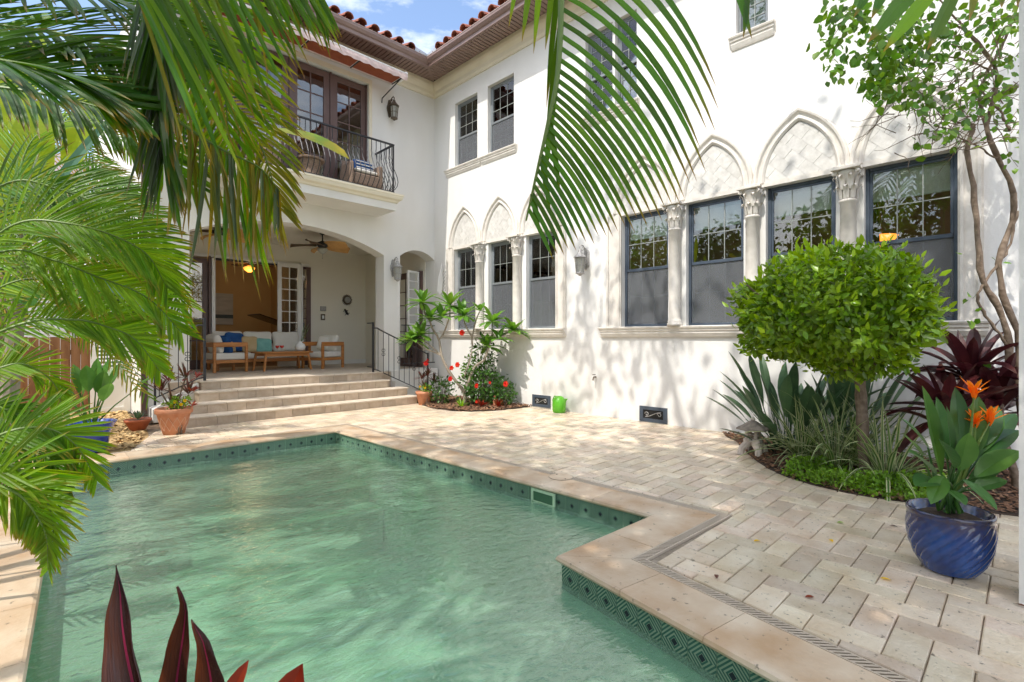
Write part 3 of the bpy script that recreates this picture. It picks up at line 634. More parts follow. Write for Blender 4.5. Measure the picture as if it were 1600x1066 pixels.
# upstairs room behind the balcony doors and rooms behind the right wing
mb = MB(); mb.box(1.9, 14.2, 4.2, 7.8, 14.3, 7.9); mb.box(7.84, 10.3, 4.2, 7.94, 14.2, 7.9); mb.build('room_wall', mt['tanwall'], house)
mb = MB(); mb.box(1.9, 10.9, 7.3, 7.8, 14.2, 7.4); mb.build('room_ceiling', mt['ceil'], house)
MB().box(1.9, 10.9, 4.3, 7.8, 14.2, 4.55).build('room_floor', mt['intfloor'], house)
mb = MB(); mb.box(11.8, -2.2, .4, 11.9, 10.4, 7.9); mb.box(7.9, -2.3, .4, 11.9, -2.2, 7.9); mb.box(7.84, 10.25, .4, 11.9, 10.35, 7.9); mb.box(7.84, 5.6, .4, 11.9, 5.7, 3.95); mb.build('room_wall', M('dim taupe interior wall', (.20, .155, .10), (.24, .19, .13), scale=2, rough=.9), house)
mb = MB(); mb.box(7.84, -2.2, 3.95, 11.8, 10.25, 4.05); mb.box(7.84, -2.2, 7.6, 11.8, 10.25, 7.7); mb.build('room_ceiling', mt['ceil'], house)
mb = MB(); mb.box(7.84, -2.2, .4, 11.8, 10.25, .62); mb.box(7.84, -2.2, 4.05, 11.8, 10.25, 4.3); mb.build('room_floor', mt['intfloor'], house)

# ---- eaves: cornice, soffit boards, gutter, tiles
corn = [(0, 7.44), (-.03, 7.44), (-.035, 7.48), (-.05, 7.50), (-.055, 7.58), (-.10, 7.66), (-.12, 7.72), (-.125, 7.795), (0, 7.795)]
def corner_sweep(prof, x_end, y_end, xs, ys, name, m, par):
    """prof (outward offset negative, z); runs along the back wing from x_end to the inner corner then along the right wing to y_end"""
    g = MB(); V = []
    for (ox, oy, kx, ky) in ((x_end, ys, 0, 1), (xs, ys, 1, 1), (xs, y_end, 1, 0)):
        V.append([(ox+d*kx, oy+d*ky, z) for d, z in prof])
    n = len(prof); vs = sum(V, []); g.add(vs, [(i*n+k, i*n+(k+1) % n, (i+1)*n+(k+1) % n, (i+1)*n+k) for i in range(2) for k in range(n)]+[tuple(range(n)), tuple(range(2*n, 3*n))])
    return g.build(name, m, par)
corner_sweep(corn, 1.35, -2.4, WX, WY, 'cornice', mt['cornice'], house)
soff = MB().box(1.0, WY-.5, 7.86, WX+.2, WY+.3, 7.88); soff.box(WX-.5, -2.5, 7.86, WX+.3, WY-.5, 7.88); soff_o = soff.build('soffit', mt['dark'], house)
bw = .098
k = 0; x = 1.0
while x < WX-.0:     # boards across the back wing's eave, mitred at the corner
    lim = WY-.62; y0 = max(lim, lim+max(0, (x+bw)-(WX-.62)))
    if x+bw < WX-.13:
        g = MB(); xa, xb = x+.009, x+bw-.009
        ya = lim+max(0, xa-(WX-.62)); yb = lim+max(0, xb-(WX-.62))
        if WY-.11-max(ya, yb) > .02: g.prism([(xa, ya), (xb, yb), (xb, WY-.11), (xa, WY-.11)], 7.80, 7.815); g.build('plank', mt['soffit'], soff_o)
    x += bw
y = WY-.02
while y > -2.4:
    ya, yb = y-bw+.009, y-.009; lim = WX-.62
    xa = lim+max(0, ya-(WY-.62)); xb = lim+max(0, yb-(WY-.62))
    if WX-.11-max(xa, xb) > .02: g = MB(); g.prism([(xa, ya), (WX-.11, ya), (WX-.11, yb), (xb, yb)], 7.80, 7.815); g.build('plank', mt['soffit'], soff_o)
    y -= bw
g = MB(); g.sweep([(Vector((WX-.62, WY-.62, 7.797)), Vector((.02, -.02, 0)), Vector((0, 0, 1))), (Vector((WX-.11, WY-.11, 7.797)), Vector((.02, -.02, 0)), Vector((0, 0, 1)))], [(-1, 0), (1, 0), (1, .015), (-1, .015)]); g.build('mitre_strip', mt['gutter'], soff_o)
gut = [(-.60, 7.76), (-.635, 7.745), (-.66, 7.76), (-.665, 7.82), (-.70, 7.84), (-.735, 7.89), (-.74, 7.93), (-.725, 7.935), (-.60, 7.90)]
corner_sweep(gut, .85, -2.5, WX, WY, 'gutter', mt['gutter'], house)
corner_sweep([(-.70, 7.935), (-.745, 7.935), (-.748, 7.95), (-.70, 7.95)], .85, -2.5, WX, WY, 'gutter_lip', M('pale gutter lip', (.42, .33, .30), rough=.4), house)
g = MB()     # inner corner flashing
for sgn in (0, 1):
    pts = [(-.70, 7.90), (-.70, 8.06), (-.5, 8.12)]
    a = [(WX-.72, WY-.72, 7.9), (WX-.72, WY-.72, 8.02), (WX-.35, WY-.35, 8.16)]
    b = [(WX-1.05, WY-.715, 7.92), (WX-1.05, WY-.71, 8.07), (WX-1.0, WY-.3, 8.2)] if sgn == 0 else [(WX-.715, WY-1.05, 7.92), (WX-.71, WY-1.05, 8.07), (WX-.3, WY-1.0, 8.2)]
    g.add(a+b, [(0, 1, 4, 3), (1, 2, 5, 4)])
g.build('valley_flashing', mt['flash'], house)
# roof deck with one barrel tile after another
SLP = .32
g = MB()
g.add([(.8, WY-.66, 7.93), (WX-.66, WY-.66, 7.93), (WX+4, WY+4, 7.93+4.66*SLP), (.8, WY+4, 7.93+4.66*SLP), (WX-.66, -2.6, 7.93), (WX+4, -2.6, 7.93+4.66*SLP)], [(0, 1, 2, 3), (1, 4, 5, 2)])
roof = g.build('roof', mt['mortar'], house)
def barrel(r0, r1, l, th=.016):
    g = MB(); n = 8; vs = []
    for (y, r) in ((0, r0), (l, r1)):
        for rr in (r, r-th):
            for k in range(n+1): a = PI*k/n; vs.append((rr*math.cos(a), y, rr*math.sin(a)*.9))
    m_ = n+1
    for k in range(n): g.f += []
    fs = []
    for k in range(n): fs += [(k, k+1, 2*m_+k+1, 2*m_+k), (m_+k, m_+k+1, 3*m_+k+1, 3*m_+k), (k, k+1, m_+k+1, m_+k)]
    fs += [(0, m_, 3*m_, 2*m_), (n, m_+n, 3*m_+n, 2*m_+n)]
    g.add(vs, fs); return g
bt = barrel(.105, .085, .42); btm = bt.mesh('roof_tile', smooth=False); btm.materials.append(mt['rooftile'])
cv = barrel(.095, .11, .42); cvm = cv.mesh('roof_tile'); cvm.materials.append(mt['rooftile'])
tl = math.atan(SLP)
wr = wpos(roof)
for (rows, base, along, rot) in ((3, 'b', 1, 0), (3, 'r', 1, 0)):
    sp = .30; cnt = 22 if base == 'b' else 32
    for k in range(cnt):
        for r in range(3):
            d = -.74+r*.36
            j = ru(-.012, .012)
            if base == 'b':
                x = WX-1.16-k*sp
                z = 7.965+(d+.74)*SLP*1.0
                q = Quaternion((1, 0, 0), tl)*1 if False else Quaternion((1, 0, 0), tl)
                inst('roof_tile', btm, roof, Vector((x+j, WY+d+j, z+.045))-wr, q)
                inst('roof_tile', cvm, roof, Vector((x+.15, WY+d+.02, z+.035))-wr, q @ Quaternion((0, 1, 0), PI)) if r == 0 else None
            else:
                y = WY-1.16-k*sp
                z = 7.965+(d+.74)*SLP
                q = Quaternion((0, 0, 1), -PI/2) @ Quaternion((1, 0, 0), tl)
                inst('roof_tile', btm, roof, Vector((WX+d+j, y+j, z+.045))-wr, q)
                inst('roof_tile', cvm, roof, Vector((WX+d+.02, y+.15, z+.035))-wr, q @ Quaternion((0, 1, 0), PI)) if r == 0 else None

# ---- windows
def window(y0, y1, z0, z1, fmat, cols, screen=True, blind=.34, split=None, bl_full=False, rec=.085, cross=2):
    fw = .042; zs = split if split else (z0+z1)/2; x = WX+rec
    g = MB()
    for (a, b, c, d) in ((y0, y0+fw, z0, z1), (y1-fw, y1, z0, z1), (y0+fw, y1-fw, z1-fw, z1), (y0+fw, y1-fw, z0, z0+fw)): g.box(x, a+.001, c+.001, x+.07, b-.001, d-.001)
    w_ = g.build('window', fmat, house, bevel=.004, seg=1)
    i0, i1 = y0+fw, y1-fw; sw = .032
    for nm, zb, zt, xx in (('upper_sash', zs-.02, z1-fw, x+.012), ('lower_sash', z0+fw, zs+.02, x+.035)):
        g = MB()
        for (a, b, c, d) in ((i0, i0+sw, zb, zt), (i1-sw, i1, zb, zt), (i0+sw, i1-sw, zt-sw, zt), (i0+sw, i1-sw, zb, zb+sw)): g.box(xx, a, c, xx+.022, b, d)
        g.build(nm, fmat, w_, bevel=.003, seg=1)
        g = MB(); g.box(xx+.010, i0+.01, zb+.01, xx+.014, i1-.01, zt-.01); g.build('pane', mt['glass'], w_)
        g = MB(); nv = cols
        for k in range(1, nv): yy = i0+sw+(i1-i0-2*sw)*k/nv; g.box(xx+.001, yy-.006, zb+sw, xx+.008, yy+.006, zt-sw)
        for k in range(1, cross+1): zz = zb+sw+(zt-zb-2*sw)*k/(cross+1); g.box(xx+.0016, i0+sw, zz-.006, xx+.0074, i1-sw, zz+.006)
        g.build('muntin', mt['muntin'], w_)
    MB().box(x+.002, i0+.006, zs-.024, x+.045, i1-.006, zs+.024).build('meeting_rail', fmat, w_, bevel=.004, seg=1)
    if screen: MB().box(x+.018, i0+.004, z0+fw, x+.020, i1-.004, zs-.02).build('insect_screen', mt['screen'], w_)
    g = MB(); zt = z1-fw-.01; nb = z1-fw-blind if not bl_full else z0+fw; sp = .045; zz = zt
    g.box(x+.09, i0+.01, zt-.05, x+.13, i1-.01, zt)
    zz = zt-.06
    while zz > nb: g.add([(x+.098, i0+.012, zz-.026), (x+.098, i1-.012, zz-.026), (x+.108, i1-.012, zz+.022), (x+.108, i0+.012, zz+.022)], [(0, 1, 2, 3)]); zz -= sp
    g.box(x+.09, i0+.012, nb-.03, x+.125, i1-.012, nb-.005)
    bo = g.build('blind', mt['blind'], w_)
    return w_
for a, b in G1: window(a, b, 1.6, 3.53, mt['frameg'], 3, split=2.62, cross=1)
for a, b in G2: window(a, b, 1.6, 3.53, mt['frame'], 3, split=2.58, cross=1)
window(*UPW[0], mt['frameg'], 3, split=6.22); window(*UPW[1], mt['frameg'], 3, split=6.22)
window(*UPW[2], mt['frameg'], 2, split=6.2, screen=False); window(*UPW[3], mt['frameg'], 2, split=6.2, screen=False)
window(*UPW[4], mt['frameg'], 2, split=6.45, bl_full=True, screen=False)
# sills
def sill(y0, y1, zt, h=.17, out=.13, name='window_sill'):
    pf = [(0, zt), (-out, zt), (-out-.008, zt-.012), (-out, zt-.035), (-out+.018, zt-.045), (-out+.02, zt-.075), (-out+.04, zt-.09), (-out+.035, zt-.115), (-out+.055, zt-h+.02), (-out+.065, zt-h), (0, zt-h)]
    g = MB(); n = len(pf); vs = []
    for (y, s_) in ((y0, 1), (y1, -1)): vs += [(WX+.02+d, y+s_*((out+d)*.6 if d < 0 else 0)*1.0, z) for d, z in pf]
    g.add(vs, [(k, (k+1) % n, n+(k+1) % n, n+k) for k in range(n)]+[tuple(range(n)), tuple(range(n, 2*n))]); return g.build(name, mt['cast'], house)
sill(6.2, 10.15, 1.6); sill(.27, 5.39, 1.6)
sill(8.68, 10.0, 5.5, .17, .10); sill(7.53, 8.67, 5.5, .17, .10); sill(4.6, 5.85, 5.47, .17, .10); sill(2.45, 3.08, 5.82, .19, .10)
# cast stone surrounds, lancet mouldings and diagonal tiles in their heads
def surround(y0, y1, hs):
    g = MB()
    for a, b in ((y0, hs[-1][0]), (hs[0][1], y1)):
        g = MB(); g.box(WX-.045, a, 1.6, WX-.001, b, 3.56)
        g.box(WX-.065, a+.02, 1.6, WX-.046, a+.05, 3.56); g.box(WX-.065, b-.05, 1.6, WX-.046, b-.02, 3.56)
        g.build('jamb_casing', mt['cast'], house)
    MB().box(WX-.03, y0+.01, 3.531, WX-.001, y1-.01, 3.60).build('head_band', mt['cast'], house)
surround(6.2, 9.95, G1); surround(.33, 5.25, G2)
def lancet(c, w_, H, n=14):
    a = (H*H-w_*w_)/(2*w_); R = w_+a; pts = []
    th = math.atan2(H, a)
    for k in range(n+1): t = th*k/n; pts.append((c-(-a+R*math.cos(t)), R*math.sin(t)))
    return pts+[(2*c-y, z) for y, z in pts[-2::-1]]
def blind_arch(c, w_, H, z0, tiles, ts=.19):
    path = lancet(c, w_-.07, H-.09); g = MB(); rows = []
    prof = [(-.075, 0), (-.075, .03), (-.05, .055), (-.03, .05), (-.015, .035), (.01, .04), (.03, .07), (.055, .075), (.075, .05), (.075, 0)]
    m_ = len(path)
    for i, (y, z) in enumerate(path):
        p0 = Vector(path[max(i-1, 0)]); p1 = Vector(path[min(i+1, m_-1)]); t = (p1-p0).normalized(); nn = Vector((-t.y, t.x))
        if i == m_//2: nn = Vector((0, 1)); k = 1.25
        else: k = 1
        rows.append((Vector((WX-.001, y, z0+z)), Vector((0, nn.x, nn.y))*k*(-1 if False else 1), Vector((-1, 0, 0))))
    g.sweep(rows, [(a, b) for a, b in prof]); ar = g.build('blind_arch', mt['cast'], house)
    inner = lancet(c, w_-.14, H-.19); poly = [(y, z0+z) for y, z in inner]
    if sum(poly[i][0]*poly[(i+1) % len(poly)][1]-poly[(i+1) % len(poly)][0]*poly[i][1] for i in range(len(poly))) < 0: poly = poly[::-1]
    mb = MB(); mb.prism(poly, 0, .012, fn=lambda u, w2, t: (WX-.001-t, u, w2)); mb.build('arch_panel', mt['castl'], ar)
    cs, sn = math.cos(PI/4), math.sin(PI/4); L_ = ts*1.6
    for i in range(-14, 14):
        for j in range(-10, 10):
            a0 = j*L_+(i % 2)*L_/2; b0 = i*ts
            q = [(a0, b0), (a0+L_, b0), (a0+L_, b0+ts), (a0, b0+ts)]
            q = [(c+(u*cs-v*sn), z0+.3+(u*sn+v*cs)) for u, v in q]
            p = clippoly(q, poly)
            if len(p) < 3 or area(p) < .0008: continue
            cx = sum(t[0] for t in p)/len(p); cz = sum(t[1] for t in p)/len(p); k = 1-.0035/math.sqrt(area(p)); p = [(cx+(t[0]-cx)*k, cz+(t[1]-cz)*k) for t in p]
            dz = ru(.004, .0065); tiles.append((p, dz, ar))
    return ar
t1 = []; t2 = []
for c in (9.26, 8.06, 6.87): blind_arch(c, .59, .94, 3.585, t1, .16)
for c in (4.52, 3.33, 2.155, .985): blind_arch(c, .585, .93, 3.585, t2, .15)
for p, dz, ar in t1+t2:
    g = MB(); g.prism(p, .012, .012+dz, fn=lambda u, w2, t: (WX-.001-t, u, w2)); g.build('tile', mt['castl'], ar)
# columns with leafy capitals between the windows
def column(y, x=WX-.075, r=.088):
    g = MB(); g.lathe([(r*1.35, 0), (r*1.35, .04), (r*1.2, .05), (r*1.28, .075), (r*1.05, .10), (r, .12), (r*1.02, .7), (r*.98, 1.5), (r*1.12, 1.51), (r*1.16, 1.53), (r*1.05, 1.545), (r*.9, 1.55)], (x, y, 1.6), 20)
    col = g.build('column', mt['cast'], house, smooth=False); 
    for p in col.data.polygons: p.use_smooth = True
    c = MB(); z = 3.15
    c.lathe([(r*.95, 0), (r*1.0, .15), (r*1.35, .30), (r*1.6, .34)], (x, y, z), 20)
    for ring_, (n_, zz, h, ro) in enumerate(((8, z, .15, .0), (8, z+.11, .17, PI/8))):
        for k in range(n_):
            a = 2*PI*k/n_+ro; ca, sa = math.cos(a), math.sin(a); ta, tb = -sa, ca; vs = []
            for q, (o_, hh, wd) in enumerate(((r*1.02, 0, .030), (r*1.12, h*.5, .036), (r*1.30, h*.9, .030), (r*1.62, h*1.05, .020), (r*1.72, h*.92, .010), (r*1.6, h*.80, .004))):
                ex = ring_*.012
                for s_ in (-1, 0, 1): vs.append((x+ca*(o_+ex+(.008 if s_ == 0 else 0))+ta*wd*s_, y+sa*(o_+ex+(.008 if s_ == 0 else 0))+tb*wd*s_, zz+hh))
            c.add(vs, [(q*3+s_, q*3+s_+1, q*3+4+s_, q*3+3+s_) for q in range(5) for s_ in (0, 1)])
    for k in range(4):      # corner volutes
        a = PI/4+k*PI/2; ca, sa = math.cos(a), math.sin(a)
        sp = [Vector((x+ca*(r*1.05+.085*u_+.028*math.cos(t)*(1-u_*.2)), y+sa*(r*1.05+.085*u_+.028*math.cos(t)), z+.33+.030*math.sin(t)*1.0-.02*(1-u_))) for u_, t in [(min(1, q/6), PI*.9-q*.62) for q in range(14)]]
        c.tube(sp, [.016]*10+[.013, .011, .009, .007], 6)
    for k in range(4):
        a = k*PI/2; c.lathe([(.0, 0), (.022, .01), (.025, .03), (.012, .045), (0, .05)], (x+math.cos(a)*r*1.55, y+math.sin(a)*r*1.55, z+.345), 8, cap=False)
    o2 = c.build('capital', mt['cast'], col)
    for p in o2.data.polygons: p.use_smooth = True
    g = MB(); q = .165
    g.prism([(x-q, y-q), (x, y-q+.035), (x+.07, y-q+.02), (x+.07, y+q-.02), (x, y+q-.035), (x-q, y+q)], 3.50, 3.545); g.build('abacus', mt['cast'], col, bevel=.006)
for y in (8.672, 7.478, 3.925, 2.738, 1.58): column(y)

# ================================================================== steps, doors and porch
steps = thing('porch_steps', None, None, (4, 9.6, 0), kind='structure')
TR = [(9.20, .165, 1.72, 6.17), (9.50, .33, 1.95, 6.12), (9.80, .495, 2.2, 5.84), (10.10, .66, 2.3, 5.84)]
for k, (y, z, xa, xb) in enumerate(TR):
    ye = 10.5 if k < 3 else 14.0
    MB().box(xa+.012, y+.012, -.02, xb-.012, 10.5, z-.032).build('step_core', mt['riser'], steps)
    x = xa+.01; i = 0
    while x < xb-.02:      # riser tiles
        x2 = min(x+.30, xb-.01)
        MB().box(x+.003, y, z-.165+.002, x2-.003, y+.012, z-.034).build('riser_tile', mt['riser'], steps); x = x2
    yy = y
    while yy < min(ye, 10.4)-.05 and k < 3:
        y2 = min(yy+.3, 10.5); MB().box(xb-.012, yy+.014, z-.165+.002, xb, y2-.003, z-.034).build('riser_tile', mt['riser'], steps); yy = y2
    x = xa-.02; 
    while x < xb+.015:
        x2 = min(x+.61, xb+.02)
        g = MB(); yb = y+.31 if k < 3 else y+.61; g.box(x+.0015, y-.022, z-.032, x2-.0015, yb, z); g.build('tread_slab', mt['tread'], steps, bevel=.009); x = x2
porch = thing('porch_floor', None, None, (4.7, 12, FZ), kind='structure')
MB().box(1.9, 10.3, .3, 6.18, 10.879, FZ-.03).build('floor_core', mt['riser'], porch); MB().box(1.9, 10.881, .3, 7.54, 14.0, FZ-.03).build('floor_core', mt['riser'], porch)
for j in range(6):
    for i in range(10):
        xa = 1.92+i*.61; ya = 10.712+j*.61; xb = min(xa+.607, 7.53); yb = min(ya+.607, 13.99)
        if xb-xa < .05 or yb-ya < .05: continue
        if xa < 2.25 and ya < 10.9 or (6.1 < xa < 6.5 and ya < 10.9): pass
        MB().box(xa, ya, FZ-.028, xb, yb, FZ-ru(0, .0012)).build('floor_slab', mt['tread'], porch)
# low white wing walls beside the steps that follow the hand rails
for nm, pl in (('left', [(1.62, .0), (2.28, .0), (2.28, .62), (1.62, .22)]), ('right', [(6.18, 0), (7.3, 0), (7.3, .02), (6.2, .42)])):
    g = MB(); g.prism(pl, 0, .34, fn=lambda u, z, t: (u, 10.14+t, z)); g.build('stair_wing', mt['stucco'], house)
MB().box(6.19, 10.28, .0, 7.5, 10.88, FZ-.004).build('plinth', mt['stucco'], house)

def door_leaf(name, par, org, ang, wdt, z0, z1, mout, cols, rows, thick=.045, stile=.11, bot=.22, minner=None, mb_m=None):
    """glazed leaf hinged at org (x,y), running at angle ang in plan"""
    ca, sa = math.cos(ang), math.sin(ang); fn = lambda u, z, t: (org[0]+u*ca-t*sa, org[1]+u*sa+t*ca, z)
    def bx(mb, u0, u1, za, zb, t0, t1): mb.prism([(u0, za), (u1, za), (u1, zb), (u0, zb)], t0, t1, fn=lambda u, w2, t: fn(u, w2, t))
    g = MB(); bx(g, 0, stile, z0, z1, 0, thick); bx(g, wdt-stile, wdt, z0, z1, 0, thick); bx(g, stile, wdt-stile, z1-stile, z1, .001, thick-.001); bx(g, stile, wdt-stile, z0, z0+bot, .001, thick-.001)
    o = g.build(name, mout, par)
    g = MB(); bx(g, stile, wdt-stile, z0+bot, z1-stile, thick*.45, thick*.55); g.build('pane', mt['glassd'], o)
    g = MB(); iu = wdt-2*stile; iz = z1-stile-z0-bot
    for k in range(1, cols): u = stile+iu*k/cols; bx(g, u-.011, u+.011, z0+bot, z1-stile, thick*.2, thick*.8)
    for k in range(1, rows): z = z0+bot+iz*k/rows; bx(g, stile, wdt-stile, z-.011, z+.011, thick*.22, thick*.78)
    g.build('muntin', mb_m or mout, o)
    return o
# porch door set: brown outer leaves against the wall, white bifold leaf standing open
MB().box(3.0, 13.9, 3.38, 5.80, 13.999, 3.45).build('door_head', mt['white'], house); MB().box(3.35, 13.88, 3.33, 5.1, 13.96, 3.365).build('door_track', mt['iron'], house)
door_leaf('door', house, (2.72, 13.93), 0, .60, FZ, 3.33, mt['brown'], 1, 5)
MB().box(3.33, 13.86, FZ, 3.37, 13.97, 3.40).build('door_jamb', mt['brown'], house)
MB().box(3.39, 13.84, FZ, 3.465, 13.97, 3.36).build('door_jamb', mt['white'], house)
dl = door_leaf('door', house, (4.92, 13.82), .0, .62, FZ, 3.40, mt['white'], 2, 8, stile=.10, bot=.28)
MB().box(5.545, 13.80, FZ, 5.575, 13.9, 3.44).build('door_jamb', mt['white'], house)
door_leaf('door', house, (5.56, 13.955), 0, .28, FZ, 3.37, mt['brown'], 1, 9, stile=.06, bot=.2)
MB().box(5.72, 13.92, FZ, 5.84, 13.955, 3.37).build('door_jamb', mt['brown'], house)
# side door seen through the small arch
MB().box(7.46, 10.98, FZ, 7.534, 12.6, 3.15).build('door_frame', mt['brown'], house)
door_leaf('door', house, (7.44, 11.1), PI/2, 1.0, FZ, 3.10, mt['brown'], 2, 6, stile=.12)
door_leaf('door', house, (7.43, 11.05), PI+.25, .42, FZ+.9, 3.12, mt['white'], 1, 6, stile=.05)
# wall fittings in the porch
t = thing('sun_plaque', 'dark round sun plaque with pointed rays on the porch wall', 'wall ornament', (6.94, 13.98, 2.55))
g = MB(); pl = []
for k in range(40): a = 2*PI*k/40; r = .165 if k % 2 else .125; pl.append((6.94+r*math.cos(a), 2.53+r*math.sin(a)))
g.prism(pl, 0, .02, fn=lambda u, z, t_: (u, 13.995-t_, z)); g.build('ray_disc', mt['bronze'], t)
g = MB(); g.prism([(6.94+.09*math.cos(2*PI*k/20), 2.53+.09*math.sin(2*PI*k/20)) for k in range(20)], 0, .03, fn=lambda u, z, t_: (u, 13.974-t_, z)); g.build('face_disc', mt['silver'], t)
t = thing('gecko_plaque', 'small dark gecko ornament below the sun plaque', 'wall ornament', (6.9, 13.98, 2.1))
g = MB(); g.tube([(6.86, 13.985, 2.26), (6.90, 13.98, 2.20), (6.93, 13.98, 2.13), (6.98, 13.985, 2.09)], [.02, .035, .035, .012], 6)
for a, b in (((6.88, 2.22), (6.82, 2.19)), ((6.90, 2.21), (6.97, 2.23)), ((6.93, 2.12), (6.87, 2.08)), ((6.95, 2.12), (7.01, 2.15))): g.tube([(a[0], 13.985, a[1]), (b[0], 13.985, b[1])], .010, 5)
g.build('gecko', mt['iron'], t)
tag(MB().box(6.13, 13.96, 2.18, 6.30, 13.998, 2.31).build('keypad', mt['silver'], bevel=.01), 'grey thermostat panel, upper of the two on the porch wall', 'keypad')
t = thing('light_switch', 'dark framed light switch below the grey thermostat', 'light switch', (6.2, 13.98, 2.0))
MB().box(6.15, 13.97, 1.92, 6.27, 13.998, 2.09).build('plate', mt['bronze'], t, bevel=.006); MB().box(6.18, 13.96, 1.96, 6.24, 13.969, 2.05).build('rocker', mt['ceramic'], t)
# ceiling fans
def fan(loc, rz, label, grp='ceiling fans'):
    t = thing('ceiling_fan', label, 'ceiling fan', loc, 'fans under the porch ceiling', rz=rz)
    def b(mb, nm, m, **k):
        o = mb.build(nm, m, None, loc=(0, 0, 0), **k); o.parent = t; return o
    g = MB(); g.lathe([(.075, 0), (.07, -.05), (.03, -.08)], (0, 0, 0), 16); b(g, 'canopy', mt['iron'])
    g = MB(); g.lathe([(.015, -.07), (.015, -.24)], (0, 0, 0), 8); b(g, 'downrod', mt['iron'])
    g = MB(); g.lathe([(.03, -.22), (.12, -.26), (.14, -.31), (.10, -.36), (.07, -.40)], (0, 0, 0), 20); b(g, 'motor', mt['iron'], smooth=True)
    g = MB(); g.lathe([(.12, -.40), (.11, -.45), (.06, -.50), (.015, -.52)], (0, 0, 0), 18); b(g, 'light_bowl', mt['lglass'], smooth=True)
    g = MB(); g.tube([(0, 0, -.5), (0, 0, -.62)], .004, 4); g.lathe([(.0, 0), (.012, .01), (0, .025)], (0, 0, -.64), 6, cap=False); b(g, 'pull_chain', mt['silver'])
    for k in range(5):
        a = 2*PI*k/5; g = MB(); L_ = .58; n = 8; vs = []
        for i in range(n+1):
            u = i/n; wv = .05+.13*math.sin(PI*min(1, u*.93+.07))**.7; x = .12+u*L_
            for s_ in (-1, 0, 1): vs.append((x*math.cos(a)-s_*wv*math.sin(a), x*math.sin(a)+s_*wv*math.cos(a), -.30-.05*s_-.04*u-(.012 if s_ else 0)))
        for q in range(2): pass
        top = vs; bot = [(x, y, z-.012) for x, y, z in vs]; fs = [(i*3+s_, i*3+s_+1, i*3+s_+4, i*3+s_+3) for i in range(n) for s_ in (0, 1)]; m_ = len(vs)
        fs += [tuple(q+m_ for q in f) for f in fs]+[(i*3, i*3+3, m_+i*3+3, m_+i*3) for i in range(n)]+[(i*3+2, i*3+5, m_+i*3+5, m_+i*3+2) for i in range(n)]+[(n*3, n*3+1, n*3+2, m_+n*3+2, m_+n*3+1, m_+n*3)]
        g.add(top+bot, fs); b(g, 'blade', mt['fanwood'] if k in (0, 1, 4) else mt['fandark'])
    return t
fan((5.12, 11.55, 3.9), .1, 'palm leaf ceiling fan at the right of the porch, nearest the arch pier')
fan((3.0, 11.6, 3.9), .5, 'palm leaf ceiling fan at the left of the porch, half hidden by a frond')
t = thing('pendant_fan_light', 'dark indoor ceiling fan with glowing orange lamp in the room behind the porch', 'ceiling fan', (4.95, 16.2, 3.9))
g = MB(); g.tube([(4.95, 16.2, 3.9), (4.95, 16.2, 3.62)], .02, 6); g.build('downrod', mt['iron'], t)
g = MB(); g.lathe([(.04, .12), (.16, .06), (.14, 0), (.05, -.07)], (4.95, 16.2, 3.44), 14); g.build('lamp_shade', mt['lamp'], t)
for k in range(4): a = .3+PI/2*k; g = MB(); g.sweep([(Vector((4.95+r*math.cos(a), 16.2+r*math.sin(a), 3.6)), Vector((-math.sin(a), math.cos(a), 0)), Vector((0, 0, 1))) for r in (.1, .75)], [(-.08, 0), (.08, .03), (.08, .045), (-.08, .015)]); g.build('blade', mt['fandark'], t)
# room: painting and piano
t = thing('painting', 'grey abstract seascape canvas hung on the tan wall behind the porch', 'painting', (4.75, 18.15, 1.9))
MB().box(4.42, 18.16, 1.85, 5.06, 18.195, 2.85).build('canvas', mt['pic'], t); MB().box(4.42, 18.155, 2.05, 5.06, 18.159, 2.17).build('dark_band', mt['picd'], t)
t = thing('grand_piano', 'dark grand piano with raised lid in the room behind the porch', 'piano', (5.9, 16.6, FZ))
g = MB(); pl = [(5.2, 16.1), (6.9, 16.1), (6.9, 16.7), (6.3, 17.0), (6.0, 17.5), (5.5, 17.7), (5.2, 17.5)]
g.prism(pl, 1.26, 1.56); g.build('case', mt['piano'], t)
g = MB(); g.sweep([(Vector((5.22, 16.15, 2.12)), Vector((0, 1, 0)), Vector((0, 0, 1))), (Vector((6.7, 16.15, 1.62)), Vector((0, 1, 0)), Vector((0, 0, 1)))], [(0, 0), (1.1, 0), (1.1, .03), (0, .03)]); g.build('lid', mt['piano'], t)
for x, y in ((5.35, 16.25), (6.75, 16.25), (5.6, 17.4)): MB().box(x-.05, y-.05, FZ, x+.05, y+.05, 1.26).build('leg', mt['piano'], t)
MB().box(5.9, 15.95, 1.5, 6.5, 16.1, 1.9).build('music_desk', mt['piano'], t)

# ---- sofa set
def soft(mb, c, sx, sy, sz, rot=None, e=.35, n=12, puff=1.0):
    """pillow like superellipsoid"""
    R_ = rot or Matrix.Identity(3); vs = []; fs = []; c = Vector(c)
    def pw(v, p): return math.copysign(abs(v)**p, v)
    for j in range(n+1):
        ph = -PI/2+PI*j/n
        for i in range(2*n):
            th = PI*i/n; x = pw(math.cos(ph), e)*pw(math.cos(th), e); y = pw(math.cos(ph), e)*pw(math.sin(th), e); z = pw(math.sin(ph), .8)
            k = 1-.10*(1-abs(x*y)) if puff else 1
            vs.append(c+R_ @ Vector((x*sx*k, y*sy*k, z*sz*(1-.55*(abs(x*y))**2))))
    for j in range(n):
        for i in range(2*n): fs.append((j*2*n+i, j*2*n+(i+1) % (2*n), (j+1)*2*n+(i+1) % (2*n), (j+1)*2*n+i))
    mb.add(vs, fs)
def rotm(ax, an): return Matrix.Rotation(an, 3, ax)
